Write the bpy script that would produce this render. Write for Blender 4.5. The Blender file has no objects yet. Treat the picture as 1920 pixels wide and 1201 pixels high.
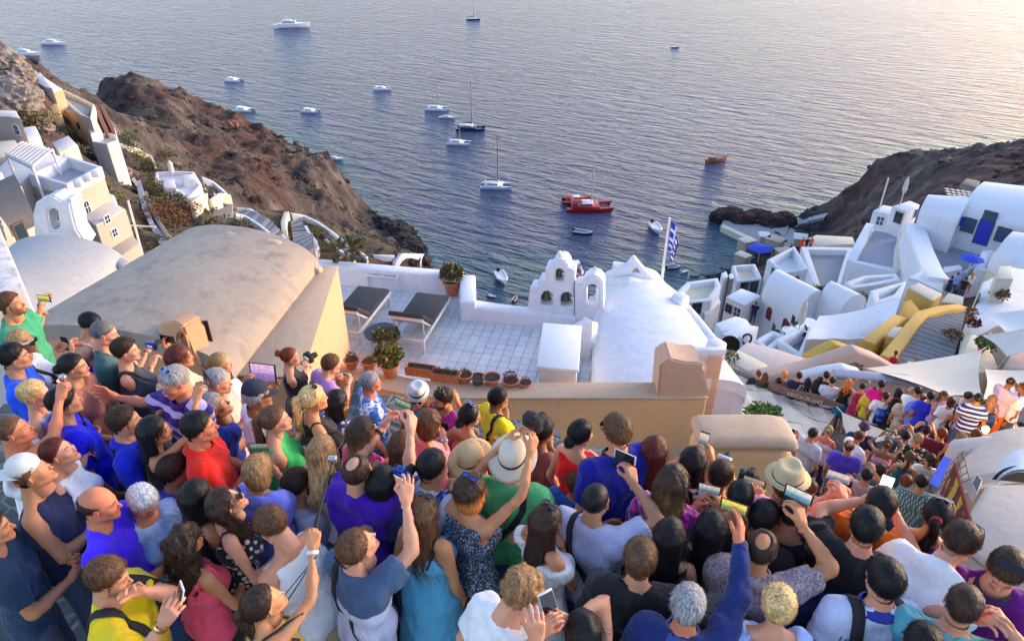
import bpy,bmesh,math,random
import numpy as np
from mathutils import Vector,Matrix
C=bpy.context.scene.collection
sc=bpy.context.scene
R=math.radians
H0=100.0                      # the camera stands 100 m above the sea
PITCH=R(31.5)
FOC=1300.0                    # focal length in pixels of the 1920 px wide photograph
cam_d=bpy.data.cameras.new('camera')
cam=bpy.data.objects.new('camera',cam_d)
C.objects.link(cam)
cam_d.sensor_width=36.0
cam_d.lens=36.0*FOC/1920.0
cam_d.clip_start=0.1
cam_d.clip_end=20000.0
cam.location=(0,0,H0)
cam.rotation_euler=(math.pi/2-PITCH,0,0)
sc.camera=cam
world=bpy.data.worlds.new('World')
sc.world=world
world.use_nodes=True
wn=world.node_tree
bg=wn.nodes['Background']
sky=wn.nodes.new('ShaderNodeTexSky')
sky.sky_type='NISHITA'
sky.sun_disc=False
SUN_EL=R(11.0)
SUN_AZ=R(69.0)                # measured from the view direction (+Y) towards the right (+X)
sky.sun_elevation=SUN_EL
sky.sun_rotation=SUN_AZ
sky.altitude=100
sky.air_density=1.0
sky.dust_density=1.0
sky.ozone_density=1.5
tint=wn.nodes.new('ShaderNodeMix');tint.data_type='RGBA';tint.blend_type='MULTIPLY'
tint.inputs[0].default_value=1.0;tint.inputs[7].default_value=(1.06,0.955,1.0,1)     # evening air, slightly rosy
wn.links.new(sky.outputs['Color'],tint.inputs[6]);wn.links.new(tint.outputs[2],bg.inputs['Color'])
bg.inputs['Strength'].default_value=0.12
sun_d=bpy.data.lights.new('sun','SUN')
sun_d.energy=0.42
sun_d.angle=R(25)
sun_d.color=(1.0,0.80,0.62)
sun=bpy.data.objects.new('sun',sun_d)
C.objects.link(sun)
sdir=Vector((math.sin(SUN_AZ)*math.cos(SUN_EL),math.cos(SUN_AZ)*math.cos(SUN_EL),math.sin(SUN_EL)))
sun.rotation_euler=sdir.to_track_quat('Z','Y').to_euler()
sun.location=(60,20,140)
sc.view_settings.view_transform='Standard'
sc.view_settings.look='None'
sc.view_settings.gamma=1.0
sc.view_settings.exposure=2.25
sc.cycles.max_bounces=6
sc.cycles.diffuse_bounces=3
sc.cycles.glossy_bounces=3
sc.cycles.caustics_reflective=False
sc.cycles.caustics_refractive=False
# ---------- places: a point of the photograph put at a known height or distance ----------
def ray(px,py):
 u=(px-960.0)/FOC
 v=(py-600.5)/FOC
 return Vector((u,math.cos(PITCH)-v*math.sin(PITCH),-math.sin(PITCH)-v*math.cos(PITCH)))
def at_depth(px,py,d):
 return Vector((0,0,H0))+ray(px,py)*d
def at_level(px,py,z):       # z is measured from the camera's height
 r=ray(px,py)
 return Vector((0,0,H0))+r*(z/r.z)
def on_wall(px,py,A,B,off=0.0):   # on the upright plane through A and B
 r=ray(px,py)
 n=Vector((B.y-A.y,A.x-B.x,0)).normalized()
 if n.y>0:n=-n
 o=Vector((0,0,H0))
 t=(A-o).dot(n)/r.dot(n)
 return o+r*t+n*off
# ---------- node materials ----------
def new_mat(name):
 m=bpy.data.materials.new(name)
 m.use_nodes=True
 nt=m.node_tree
 return m,nt,nt.nodes['Principled BSDF']
def nd(nt,typ,**kw):
 n=nt.nodes.new(typ)
 for k,v in kw.items():
  if k in n.inputs:n.inputs[k].default_value=v
  else:setattr(n,k,v)
 return n
def ramp(nt,fac,stops):
 r=nt.nodes.new('ShaderNodeValToRGB')
 el=r.color_ramp.elements
 while len(el)>1:el.remove(el[0])
 el[0].position=stops[0][0];el[0].color=(*stops[0][1],1)
 for p,c in stops[1:]:
  e=el.new(p);e.color=(*c,1)
 nt.links.new(fac,r.inputs[0])
 return r.outputs[0]
def mix(nt,fac,a,b,mode='MIX'):
 m=nt.nodes.new('ShaderNodeMix');m.data_type='RGBA';m.blend_type=mode
 for s,v in((0,fac),(6,a),(7,b)):
  if hasattr(v,'type')and hasattr(v,'links'):nt.links.new(v,m.inputs[s])
  elif s==0:m.inputs[0].default_value=v
  else:m.inputs[s].default_value=(*v,1)if len(v)==3 else v
 return m.outputs[2]
def noise(nt,scale,detail=4,rough=0.55,vec=None,dist=0.0,out=0):
 n=nd(nt,'ShaderNodeTexNoise')
 n.inputs['Scale'].default_value=scale;n.inputs['Detail'].default_value=detail
 n.inputs['Roughness'].default_value=rough;n.inputs['Distortion'].default_value=dist
 if vec is not None:nt.links.new(vec,n.inputs['Vector'])
 return n.outputs[out]
def coords(nt,kind='Object',scale=(1,1,1),rot=(0,0,0)):
 if kind=='World':
  o=nt.nodes.new('ShaderNodeNewGeometry').outputs['Position']
 else:
  o=nt.nodes.new('ShaderNodeTexCoord').outputs[kind]
 mp=nt.nodes.new('ShaderNodeMapping')
 mp.inputs['Scale'].default_value=scale;mp.inputs['Rotation'].default_value=rot
 nt.links.new(o,mp.inputs['Vector'])
 return mp.outputs[0]
def turned(nt,scale,ang):      # turn first, then stretch
 o=nt.nodes.new('ShaderNodeNewGeometry').outputs['Position']
 a=nt.nodes.new('ShaderNodeMapping');a.inputs['Rotation'].default_value=(0,0,ang);nt.links.new(o,a.inputs['Vector'])
 b=nt.nodes.new('ShaderNodeMapping');b.inputs['Scale'].default_value=scale;nt.links.new(a.outputs[0],b.inputs['Vector'])
 return b.outputs[0]
def bump(nt,bs,h,strength=0.3,dist=0.02,prev=None):
 b=nt.nodes.new('ShaderNodeBump')
 b.inputs['Strength'].default_value=strength;b.inputs['Distance'].default_value=dist
 nt.links.new(h,b.inputs['Height'])
 if prev is not None:nt.links.new(prev,b.inputs['Normal'])
 if bs is not None:nt.links.new(b.outputs[0],bs.inputs['Normal'])
 return b.outputs[0]
def plaster(name,col,stain=(0.5,0.5,0.5),amt=0.35,rough=0.85,scale=1.0,bumpy=0.35):
 m,nt,bs=new_mat(name)
 v=coords(nt,'World')
 n1=noise(nt,0.8*scale,6,0.62,v,0.3)
 n2=noise(nt,7.0*scale,5,0.7,v)
 vs=coords(nt,'World',(2.2*scale,2.2*scale,0.35*scale))
 n3=noise(nt,1.6,5,0.7,vs)
 f1=ramp(nt,n1,[(0.42,(0,0,0)),(0.72,(1,1,1))])
 f2=ramp(nt,n3,[(0.5,(0,0,0)),(0.75,(1,1,1))])
 c=mix(nt,f1,col,tuple(a*(1-amt*0.5)+s*amt*0.5 for a,s in zip(col,stain)))
 mm=nd(nt,'ShaderNodeMath',operation='MULTIPLY');nt.links.new(f2,mm.inputs[0]);mm.inputs[1].default_value=amt
 c=mix(nt,mm.outputs[0],c,stain)
 f4=ramp(nt,n2,[(0.3,(0.93,)*3),(0.7,(1.05,)*3)])
 c=mix(nt,1.0,c,f4,'MULTIPLY')
 vo=nd(nt,'ShaderNodeTexVoronoi',feature='DISTANCE_TO_EDGE');vo.inputs['Scale'].default_value=0.75*scale
 wv=nd(nt,'ShaderNodeVectorMath',operation='ADD');nt.links.new(v,wv.inputs[0]);nt.links.new(noise(nt,2.5,4,0.6,v,0,1),wv.inputs[1]);nt.links.new(wv.outputs[0],vo.inputs['Vector'])
 ck=ramp(nt,vo.outputs['Distance'],[(0.0,(1,1,1)),(0.012,(0,0,0))]);mk=ramp(nt,noise(nt,0.5*scale,3,0.5,v),[(0.56,(0,0,0)),(0.62,(0.3,0.3,0.3))])
 c=mix(nt,mix(nt,1.0,ck,mk,'MULTIPLY'),c,tuple(x*0.45 for x in stain))
 nt.links.new(c,bs.inputs['Base Color'])
 bs.inputs['Roughness'].default_value=rough
 b1=bump(nt,None,n1,bumpy,0.10)
 bump(nt,bs,n2,bumpy,0.015,b1)
 return m
def paint(name,col,rough=0.5,metal=0.0,vary=0.12,emit=None,estr=0.0,scale=9.0):
 m,nt,bs=new_mat(name)
 n=noise(nt,scale,3,0.6,coords(nt,'Object'))
 f=ramp(nt,n,[(0.3,tuple(c*(1-vary)for c in col)),(0.7,tuple(min(1,c*(1+vary))for c in col))])
 nt.links.new(f,bs.inputs['Base Color'])
 bs.inputs['Roughness'].default_value=rough
 bs.inputs['Metallic'].default_value=metal
 bump(nt,bs,n,0.1,0.004)
 if emit:
  bs.inputs['Emission Color'].default_value=(*emit,1)
  bs.inputs['Emission Strength'].default_value=estr
 return m
M={}
M['white']=plaster('whitewash',(0.76,0.77,0.80),(0.50,0.50,0.52),0.45)
M['white_clean']=plaster('fresh_whitewash',(0.80,0.81,0.84),(0.60,0.61,0.66),0.35)
M['warm_white']=plaster('warm_whitewash',(0.72,0.68,0.64),(0.50,0.45,0.40),0.35)
M['cream']=plaster('cream_plaster',(0.70,0.64,0.50),(0.50,0.45,0.36),0.35)
M['beige']=plaster('beige_plaster',(0.55,0.45,0.35),(0.40,0.33,0.27),0.3)
M['ochre']=plaster('ochre_plaster',(0.62,0.42,0.22),(0.50,0.36,0.22),0.35)
M['peach']=plaster('peach_plaster',(0.74,0.38,0.20),(0.64,0.37,0.22),0.3)
M['tanwall']=plaster('tan_plaster',(0.74,0.43,0.20),(0.56,0.40,0.27),0.4)
M['tantop']=plaster('worn_tan_coping',(0.58,0.41,0.27),(0.40,0.33,0.27),0.5)
M['pink']=plaster('pink_plaster',(0.62,0.42,0.33),(0.48,0.36,0.30),0.35)
M['pinktop']=plaster('pink_coping',(0.70,0.58,0.50),(0.5,0.42,0.38),0.3)
def worn_wall(m):
 nt=m.node_tree;bs=nt.nodes['Principled BSDF'];src=bs.inputs['Base Color'].links[0].from_socket
 g=nt.nodes.new('ShaderNodeNewGeometry');sp=nt.nodes.new('ShaderNodeSeparateXYZ');nt.links.new(g.outputs['Position'],sp.inputs[0])
 mr=nd(nt,'ShaderNodeMapRange');nt.links.new(sp.outputs['Z'],mr.inputs[0]);mr.inputs[1].default_value=H0-8.15;mr.inputs[2].default_value=H0-8.75
 n=noise(nt,2.6,6,0.65,coords(nt,'World'),0.4)
 f=ramp(nt,n,[(0.50,(0,0,0)),(0.54,(1,1,1))])
 nt.links.new(mix(nt,mix(nt,1.0,f,mr.outputs[0],'MULTIPLY'),src,(0.50,0.46,0.43)),bs.inputs['Base Color'])
worn_wall(M['tanwall'])
M['yellow']=plaster('yellow_plaster',(0.62,0.38,0.08),(0.50,0.36,0.16),0.35)
M['stain']=plaster('stained_white',(0.74,0.73,0.72),(0.16,0.15,0.15),0.75)
M['roofgrey']=plaster('weathered_cement_vault',(0.44,0.35,0.27),(0.21,0.185,0.165),0.9,scale=0.8)
M['bluegrey']=plaster('blue_grey_cement',(0.40,0.41,0.42),(0.52,0.48,0.42),0.6)
M['slate']=plaster('slate_cement',(0.10,0.10,0.10),(0.15,0.145,0.14),0.5)
M['floor_grey']=plaster('grey_terrace_cement',(0.30,0.31,0.34),(0.42,0.42,0.44),0.5)
M['floor_blue']=plaster('blue_grey_terrace',(0.36,0.37,0.44),(0.46,0.46,0.50),0.3)
M['rubble']=plaster('rubble_stone',(0.30,0.25,0.21),(0.14,0.12,0.11),0.8,scale=3.0,bumpy=0.9)
M['stone_step']=plaster('stone_step',(0.20,0.20,0.215),(0.11,0.11,0.12),0.7,scale=2.5,bumpy=0.6)
M['step_edge']=plaster('whitened_step_edge',(0.27,0.27,0.28),(0.22,0.22,0.23),0.6)
M['redbrick']=plaster('red_stone',(0.28,0.12,0.08),(0.18,0.10,0.08),0.6,scale=3)
M['blue']=paint('blue_paint',(0.02,0.04,0.45),0.4)
M['bluecloth']=paint('blue_canvas',(0.02,0.08,0.60),0.8)
M['redwood']=paint('red_shutter',(0.22,0.03,0.03),0.5)
M['brownwood']=paint('brown_wood',(0.12,0.07,0.045),0.6)
M['glass']=paint('window_glass',(0.03,0.05,0.07),0.12)
M['blueglass']=paint('blue_window_glass',(0.03,0.10,0.17),0.2)
M['dark']=paint('dark_opening',(0.02,0.018,0.016),0.9)
M['whitepaint']=paint('white_paint',(0.80,0.80,0.80),0.4,vary=0.05)
M['whitewood']=paint('whitened_wood',(0.70,0.66,0.62),0.6,vary=0.08)
M['charcoal']=paint('charcoal_fabric',(0.045,0.047,0.053),0.9,vary=0.3,scale=30)
M['grey_metal']=paint('grey_metal',(0.3,0.3,0.32),0.4,0.8)
M['terracotta']=paint('terracotta',(0.50,0.17,0.07),0.8,vary=0.25)
M['terracotta_pale']=paint('pale_terracotta',(0.58,0.36,0.22),0.85,vary=0.25)
M['soil']=paint('soil',(0.05,0.035,0.025),1.0)
M['canvas']=plaster('cream_canvas',(0.66,0.60,0.50),(0.52,0.47,0.40),0.3,bumpy=0.1)
M['canvas_white']=plaster('white_canvas',(0.74,0.74,0.72),(0.6,0.59,0.57),0.25,bumpy=0.1)
M['rope']=paint('rope',(0.5,0.47,0.42),0.8)
M['bell']=paint('bell_bronze',(0.10,0.14,0.09),0.5,0.6)
M['grey_wood']=paint('grey_weathered_wood',(0.17,0.16,0.16),0.8,vary=0.3)
M['sign_wood']=paint('brown_sign_wood',(0.16,0.10,0.08),0.75,vary=0.3)
M['red']=paint('red_paint',(0.45,0.02,0.02),0.4)
M['hull_white']=paint('white_gelcoat',(0.78,0.79,0.82),0.3,vary=0.04)
M['navy_hull']=paint('navy_hull',(0.02,0.04,0.12),0.3)
M['boatwood']=paint('varnished_wood',(0.25,0.09,0.04),0.5)
M['orange']=paint('orange_paint',(0.6,0.17,0.03),0.6)
M['tyre']=paint('black_rubber',(0.015,0.015,0.017),0.8)
M['lens']=paint('dark_lens',(0.01,0.012,0.02),0.06)
M['lens_blue']=paint('mirrored_blue_lens',(0.03,0.08,0.35),0.08,0.6)
M['frame_white']=paint('white_frame',(0.75,0.72,0.68),0.3)
M['strap']=paint('black_webbing',(0.02,0.02,0.025),0.8)
M['silver']=paint('silver_metal',(0.6,0.6,0.62),0.25,0.9)
M['gold']=paint('gold_metal',(0.7,0.5,0.15),0.3,0.9)
# ---------- mesh helpers ----------
def mesh_obj(name,verts,faces,mat=None,parent=None,smooth=False,loc=None):
 me=bpy.data.meshes.new(name)
 me.from_pydata([tuple(v)for v in verts],[],[tuple(f)for f in faces])
 me.update()
 if smooth:me.shade_smooth()
 return link(name,me,mat,parent,loc)
def link(name,me,mat=None,parent=None,loc=None):
 o=bpy.data.objects.new(name,me)
 C.objects.link(o)
 if mat is not None and len(me.materials)==0:
  for m in(mat if isinstance(mat,(list,tuple))else[mat]):me.materials.append(m)
 if loc is not None:o.location=loc
 if parent is not None:
  o.parent=parent
  if loc is None:o.location=-parent_origin(parent)
 return o
def parent_origin(p):
 v=Vector(p.location)
 while p.parent is not None:
  p=p.parent;v=v+Vector(p.location)
 return v
def tag(o,label=None,cat=None,group=None,kind=None):
 if label:o['label']=label
 if cat:o['category']=cat
 if group:o['group']=group
 if kind:o['kind']=kind
 return o
def thing(name,label,cat,loc=(0,0,0),group=None,rz=0.0):
 o=bpy.data.objects.new(name,None)
 o.empty_display_size=0.2
 C.objects.link(o);o.location=loc;o.rotation_euler=(0,0,rz)
 return tag(o,label,cat,group)
def copy_tree(o,parent=None):
 c=o.copy();C.objects.link(c);c.parent=parent
 for ch in list(o.children):copy_tree(ch,c)
 return c
class MB:
 """collects shapes in one mesh; points are world or local points"""
 def __init__(s):s.v=[];s.f=[];s.m=[]
 def add(s,vs,fs,mi=0):
  b=len(s.v);s.v+=[Vector(v)for v in vs]
  s.f+=[tuple(i+b for i in f)for f in fs];s.m+=[mi]*len(fs);return s
 def box(s,c,size,rz=0.0,mi=0,rot=None):
  hx,hy,hz=size[0]/2,size[1]/2,size[2]/2
  rm=rot if rot is not None else Matrix.Rotation(rz,3,'Z')
  vs=[Vector(c)+rm@Vector((x*hx,y*hy,z*hz))for z in(-1,1)for x,y in((-1,-1),(1,-1),(1,1),(-1,1))]
  return s.add(vs,[(3,2,1,0),(4,5,6,7),(0,1,5,4),(1,2,6,5),(2,3,7,6),(3,0,4,7)],mi)
 def prism(s,top,zbot,mi=0,draft=0.0):
  n=len(top)
  c=sum((Vector(t)for t in top),Vector())/n
  bot=[]
  for t in top:
   d=Vector((t[0]-c.x,t[1]-c.y,0))*draft
   bot.append(Vector((t[0]+d.x,t[1]+d.y,zbot)))
  area=sum(top[i][0]*top[(i+1)%n][1]-top[(i+1)%n][0]*top[i][1]for i in range(n))
  idx=list(range(n))
  f=[tuple(idx)]if area>0 else[tuple(reversed(idx))]
  for i in range(n):
   j=(i+1)%n
   f.append((i,n+i,n+j,j)if area>0 else(j,n+j,n+i,i))
  f.append(tuple(n+i for i in(reversed(idx)if area>0 else idx)))
  return s.add(list(top)+bot,f,mi)
 def tube(s,pts,r,n=8,mi=0,cap=True,up=None):
  pts=[Vector(p)for p in pts]
  rs=r if isinstance(r,(list,tuple))else[r]*len(pts)
  vs=[];fs=[]
  for i,p in enumerate(pts):
   t=(pts[min(i+1,len(pts)-1)]-pts[max(i-1,0)]).normalized()
   a=t.orthogonal().normalized()if up is None else t.cross(up).normalized()
   if i>0:
    a=(pa-t*pa.dot(t)).normalized()
   pa=a
   b=t.cross(a)
   for k in range(n):
    w=2*math.pi*k/n
    vs.append(p+(a*math.cos(w)+b*math.sin(w))*rs[i])
  for i in range(len(pts)-1):
   for k in range(n):
    fs.append((i*n+k,i*n+(k+1)%n,(i+1)*n+(k+1)%n,(i+1)*n+k))
  if cap:
   fs.append(tuple(reversed(range(n))));fs.append(tuple((len(pts)-1)*n+k for k in range(n)))
  return s.add(vs,fs,mi)
 def lathe(s,c,prof,n=16,mi=0,sx=1.0,sy=1.0,rot=None):
  vs=[];fs=[]
  for r_,z in prof:
   for k in range(n):
    w=2*math.pi*k/n
    p=Vector((r_*math.cos(w)*sx,r_*math.sin(w)*sy,z))
    if rot is not None:p=rot@p
    vs.append(Vector(c)+p)
  for i in range(len(prof)-1):
   for k in range(n):
    fs.append((i*n+k,i*n+(k+1)%n,(i+1)*n+(k+1)%n,(i+1)*n+k))
  if prof[0][0]>1e-4:fs.append(tuple(reversed(range(n))))
  if prof[-1][0]>1e-4:fs.append(tuple((len(prof)-1)*n+k for k in range(n)))
  return s.add(vs,fs,mi)
 def build(s,name,mat,parent=None,smooth=False,bevel=0.0,segs=2,loc=None,crease=50):
  me=bpy.data.meshes.new(name)
  org=Vector(loc)if loc is not None else None
  vv=[tuple(v-org)if org is not None else tuple(v)for v in s.v]
  me.from_pydata(vv,[],s.f)
  mats=mat if isinstance(mat,(list,tuple))else[mat]
  for m in mats:me.materials.append(m)
  if max(s.m or[0])>0:
   me.polygons.foreach_set('material_index',s.m)
  if bevel>0:
   bm=bmesh.new();bm.from_mesh(me)
   bmesh.ops.remove_doubles(bm,verts=bm.verts,dist=1e-4)
   es=[e for e in bm.edges if len(e.link_faces)==2 and e.calc_face_angle(0)>R(25)]
   if es:
    bmesh.ops.bevel(bm,geom=es,offset=bevel,segments=segs,profile=0.5,affect='EDGES',clamp_overlap=True)
   bm.to_mesh(me);bm.free()
  me.update()
  if smooth or bevel>0:
   me.shade_smooth()
   if hasattr(me,'set_sharp_from_angle'):me.set_sharp_from_angle(angle=R(crease))
  o=bpy.data.objects.new(name,me);C.objects.link(o)
  if parent is not None:
   o.parent=parent
   o.location=org if org is not None else-parent_origin(parent)
  elif org is not None:o.location=org
  return o
# ---------- distance fields turned into smooth surfaces ----------
def grid_of(lo,hi,h):
 n=[int(math.ceil((hi[i]-lo[i])/h))+1 for i in range(3)]
 ax=[lo[i]+h*np.arange(n[i],dtype=np.float32)for i in range(3)]
 return ax,np.meshgrid(*ax,indexing='ij')
def surface_nets(D,lo,h):
 S=D<0
 s=S[:-1,:-1,:-1].astype(np.int8)
 cnt=np.zeros_like(s)
 for i in(0,1):
  for j in(0,1):
   for k in(0,1):
    cnt=cnt+S[i:S.shape[0]-1+i,j:S.shape[1]-1+j,k:S.shape[2]-1+k]
 act=(cnt>0)&(cnt<8)
 idx=np.full(act.shape,-1,np.int64)
 ii,jj,kk=np.nonzero(act)
 idx[ii,jj,kk]=np.arange(len(ii))
 acc=np.zeros((len(ii),3));num=np.zeros(len(ii))
 corners=[(i,j,k)for i in(0,1)for j in(0,1)for k in(0,1)]
 for a in corners:
  for ax in range(3):
   if a[ax]==1:continue
   b=list(a);b[ax]=1
   da=D[ii+a[0],jj+a[1],kk+a[2]];db=D[ii+b[0],jj+b[1],kk+b[2]]
   m=(da<0)!=(db<0)
   t=np.where(m,da/np.where(m,da-db,1),0)
   for c in range(3):
    acc[:,c]+=np.where(m,a[c]+(t if c==ax else 0),0)
   num+=m
 V=acc/num[:,None]
 V[:,0]+=ii;V[:,1]+=jj;V[:,2]+=kk
 V=V*h+np.array(lo)
 F=[]
 for ax in range(3):
  sl0=[slice(None)]*3;sl1=[slice(None)]*3
  sl0[ax]=slice(0,-1);sl1[ax]=slice(1,None)
  A=S[tuple(sl0)];B=S[tuple(sl1)]
  u,v=(ax+1)%3,(ax+2)%3
  m=A!=B
  m=m.copy()
  for q in(u,v):
   z=[slice(None)]*3;z[q]=0;m[tuple(z)]=False
   z[q]=-1;m[tuple(z)]=False
  p=np.array(np.nonzero(m)).T
  if len(p)==0:continue
  eu=np.zeros(3,int);eu[u]=1;ev=np.zeros(3,int);ev[v]=1
  q=[p-eu-ev,p-ev,p,p-eu]
  q=[idx[x[:,0],x[:,1],x[:,2]]for x in q]
  Q=np.stack(q,1)
  flip=B[p[:,0],p[:,1],p[:,2]]
  Q[flip]=Q[flip][:,::-1]
  F.append(Q)
 F=np.concatenate(F)if F else np.zeros((0,4),int)
 F=F[(F>=0).all(1)]
 return V,F
def np_mesh(name,V,F,mats,matidx=None,col=None,smooth=True):
 me=bpy.data.meshes.new(name)
 F=[np.asarray(f)for f in(F if isinstance(F,list)else[F])]
 nl=sum(f.size for f in F);nf=sum(len(f)for f in F)
 me.vertices.add(len(V));me.loops.add(nl);me.polygons.add(nf)
 me.vertices.foreach_set('co',np.asarray(V,np.float32).ravel())
 me.loops.foreach_set('vertex_index',np.concatenate([f.ravel()for f in F]).astype(np.int32))
 tot=np.concatenate([np.full(len(f),f.shape[1])for f in F]).astype(np.int32)
 st=np.concatenate([[0],np.cumsum(tot)[:-1]]).astype(np.int32)
 me.polygons.foreach_set('loop_start',st)
 me.polygons.foreach_set('loop_total',tot)
 for m in(mats if isinstance(mats,(list,tuple))else[mats]):me.materials.append(m)
 if matidx is not None:me.polygons.foreach_set('material_index',np.asarray(matidx,np.int32))
 me.polygons.foreach_set('use_smooth',np.full(nf,smooth))
 me.update(calc_edges=True)
 if col is not None:
  ca=me.color_attributes.new('Col','FLOAT_COLOR','POINT')
  c4=np.ones((len(V),4),np.float32);c4[:,:3]=col
  ca.data.foreach_set('color',c4.ravel())
 return me
def smin(a,b,k):
 h=np.clip(0.5+0.5*(b-a)/k,0,1)
 return b+(a-b)*h-k*h*(1-h)
def smax(a,b,k):return-smin(-a,-b,k)
def cone_d(X,Y,Z,a,b,ra,rb):
 ax,ay,az=a;dx,dy,dz=b[0]-ax,b[1]-ay,b[2]-az
 l2=dx*dx+dy*dy+dz*dz+1e-9
 px,py,pz=X-ax,Y-ay,Z-az
 t=np.clip((px*dx+py*dy+pz*dz)/l2,0,1)
 return np.sqrt((px-t*dx)**2+(py-t*dy)**2+(pz-t*dz)**2)-(ra+(rb-ra)*t)
def ell_d(X,Y,Z,c,r):
 x,y,z=X-c[0],Y-c[1],Z-c[2]
 k=np.sqrt((x/r[0])**2+(y/r[1])**2+(z/r[2])**2)+1e-6
 g=np.sqrt((x/r[0]**2)**2+(y/r[1]**2)**2+(z/r[2]**2)**2)+1e-6
 return k*(k-1)/g
_rng=np.random.RandomState(7)
_tab=_rng.rand(64,64,64).astype(np.float32)
def vnoise(x,y,z):
 x,y,z=np.broadcast_arrays(np.asarray(x,np.float64),np.asarray(y,np.float64),np.asarray(z,np.float64))
 xi,yi,zi=np.floor(x).astype(int),np.floor(y).astype(int),np.floor(z).astype(int)
 fx,fy,fz=x-xi,y-yi,z-zi
 fx,fy,fz=fx*fx*(3-2*fx),fy*fy*(3-2*fy),fz*fz*(3-2*fz)
 g=lambda a,b,c:_tab[(xi+a)&63,(yi+b)&63,(zi+c)&63]
 l=lambda a,b,t:a+(b-a)*t
 return l(l(l(g(0,0,0),g(1,0,0),fx),l(g(0,1,0),g(1,1,0),fx),fy),
   l(l(g(0,0,1),g(1,0,1),fx),l(g(0,1,1),g(1,1,1),fx),fy),fz)
def fbm(x,y,z=0.0,oct=5,gain=0.5,ridged=False):
 s=0;a=1;t=0
 for o in range(oct):
  n=vnoise(x*2**o+17.3*o,y*2**o+9.1*o,np.asarray(z)*2**o+3.7*o)
  if ridged:n=1-np.abs(2*n-1)
  s=s+a*n;t+=a;a*=gain
 return s/t
# ---------- building helpers ----------
def LV_(pts,z):return[at_level(x,y,z)for x,y in pts]
def prism_part(name,parent,pts,ztop,zbot,mat,bevel=0.06,px=True,segs=2):
 """upright block whose top outline is pts"""
 top=LV_(pts,ztop)if px else[Vector((p[0],p[1],H0+ztop))for p in pts]
 c=sum(top,Vector())/len(top)
 m=MB();m.prism(top,H0+zbot)
 o=m.build(name,mat,None,bevel=bevel,segs=segs,crease=35)
 if parent is not None:o.parent=parent;o.location=-parent_origin(parent)
 return o,top
def building(name,label,cat,pts,ztop,zbot,wall,roof=None,bevel=0.10,rim=0.0,rimw=0.25,group=None):
 """flat roofed block; with a rim it is a terrace inside a parapet"""
 top=LV_(pts,ztop);c=sum(top,Vector())/len(top)
 t=thing(name,label,cat,(c.x,c.y,H0+zbot),group)
 if rim<=0:
  prism_part('wall',t,pts,ztop-0.02,zbot,wall,bevel)
  n=len(top)
  ins=[p+(c-p)*0.02 for p in top]
  m=MB();m.prism([p+Vector((0,0,0.015))for p in ins],H0+ztop-0.1);o=m.build('roof',roof or wall,t,bevel=bevel*0.8)
 else:
  n=len(top)
  area=sum(top[i].x*top[(i+1)%n].y-top[(i+1)%n].x*top[i].y for i in range(n))
  if area<0:top=top[::-1]
  inner=[]
  for i in range(n):
   a,b,d=top[i-1],top[i],top[(i+1)%n]
   e1=(b-a);e1.z=0;e1.normalize();e2=(d-b);e2.z=0;e2.normalize()
   n1=Vector((-e1.y,e1.x,0));n2=Vector((-e2.y,e2.x,0))
   k=n1+n2;k=k/max(0.35,k.dot(n1))
   inner.append(b+k*rimw)
  vs=top+inner+[p-Vector((0,0,rim))for p in inner]+[Vector((p.x,p.y,H0+zbot))for p in top]
  fs=[]
  for i in range(n):
   j=(i+1)%n
   fs+=[(i,j,n+j,n+i),(n+i,n+j,2*n+j,2*n+i),(3*n+i,3*n+j,j,i)]
  m=MB();m.add(vs,fs)
  o=m.build('parapet',wall,t,bevel=min(bevel,rimw*0.35),segs=2)
  m=MB();m.prism([p-Vector((0,0,rim-0.004))for p in inner],H0+ztop-rim-0.15);m.build('terrace_floor',roof or wall,t)
 return t
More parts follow.
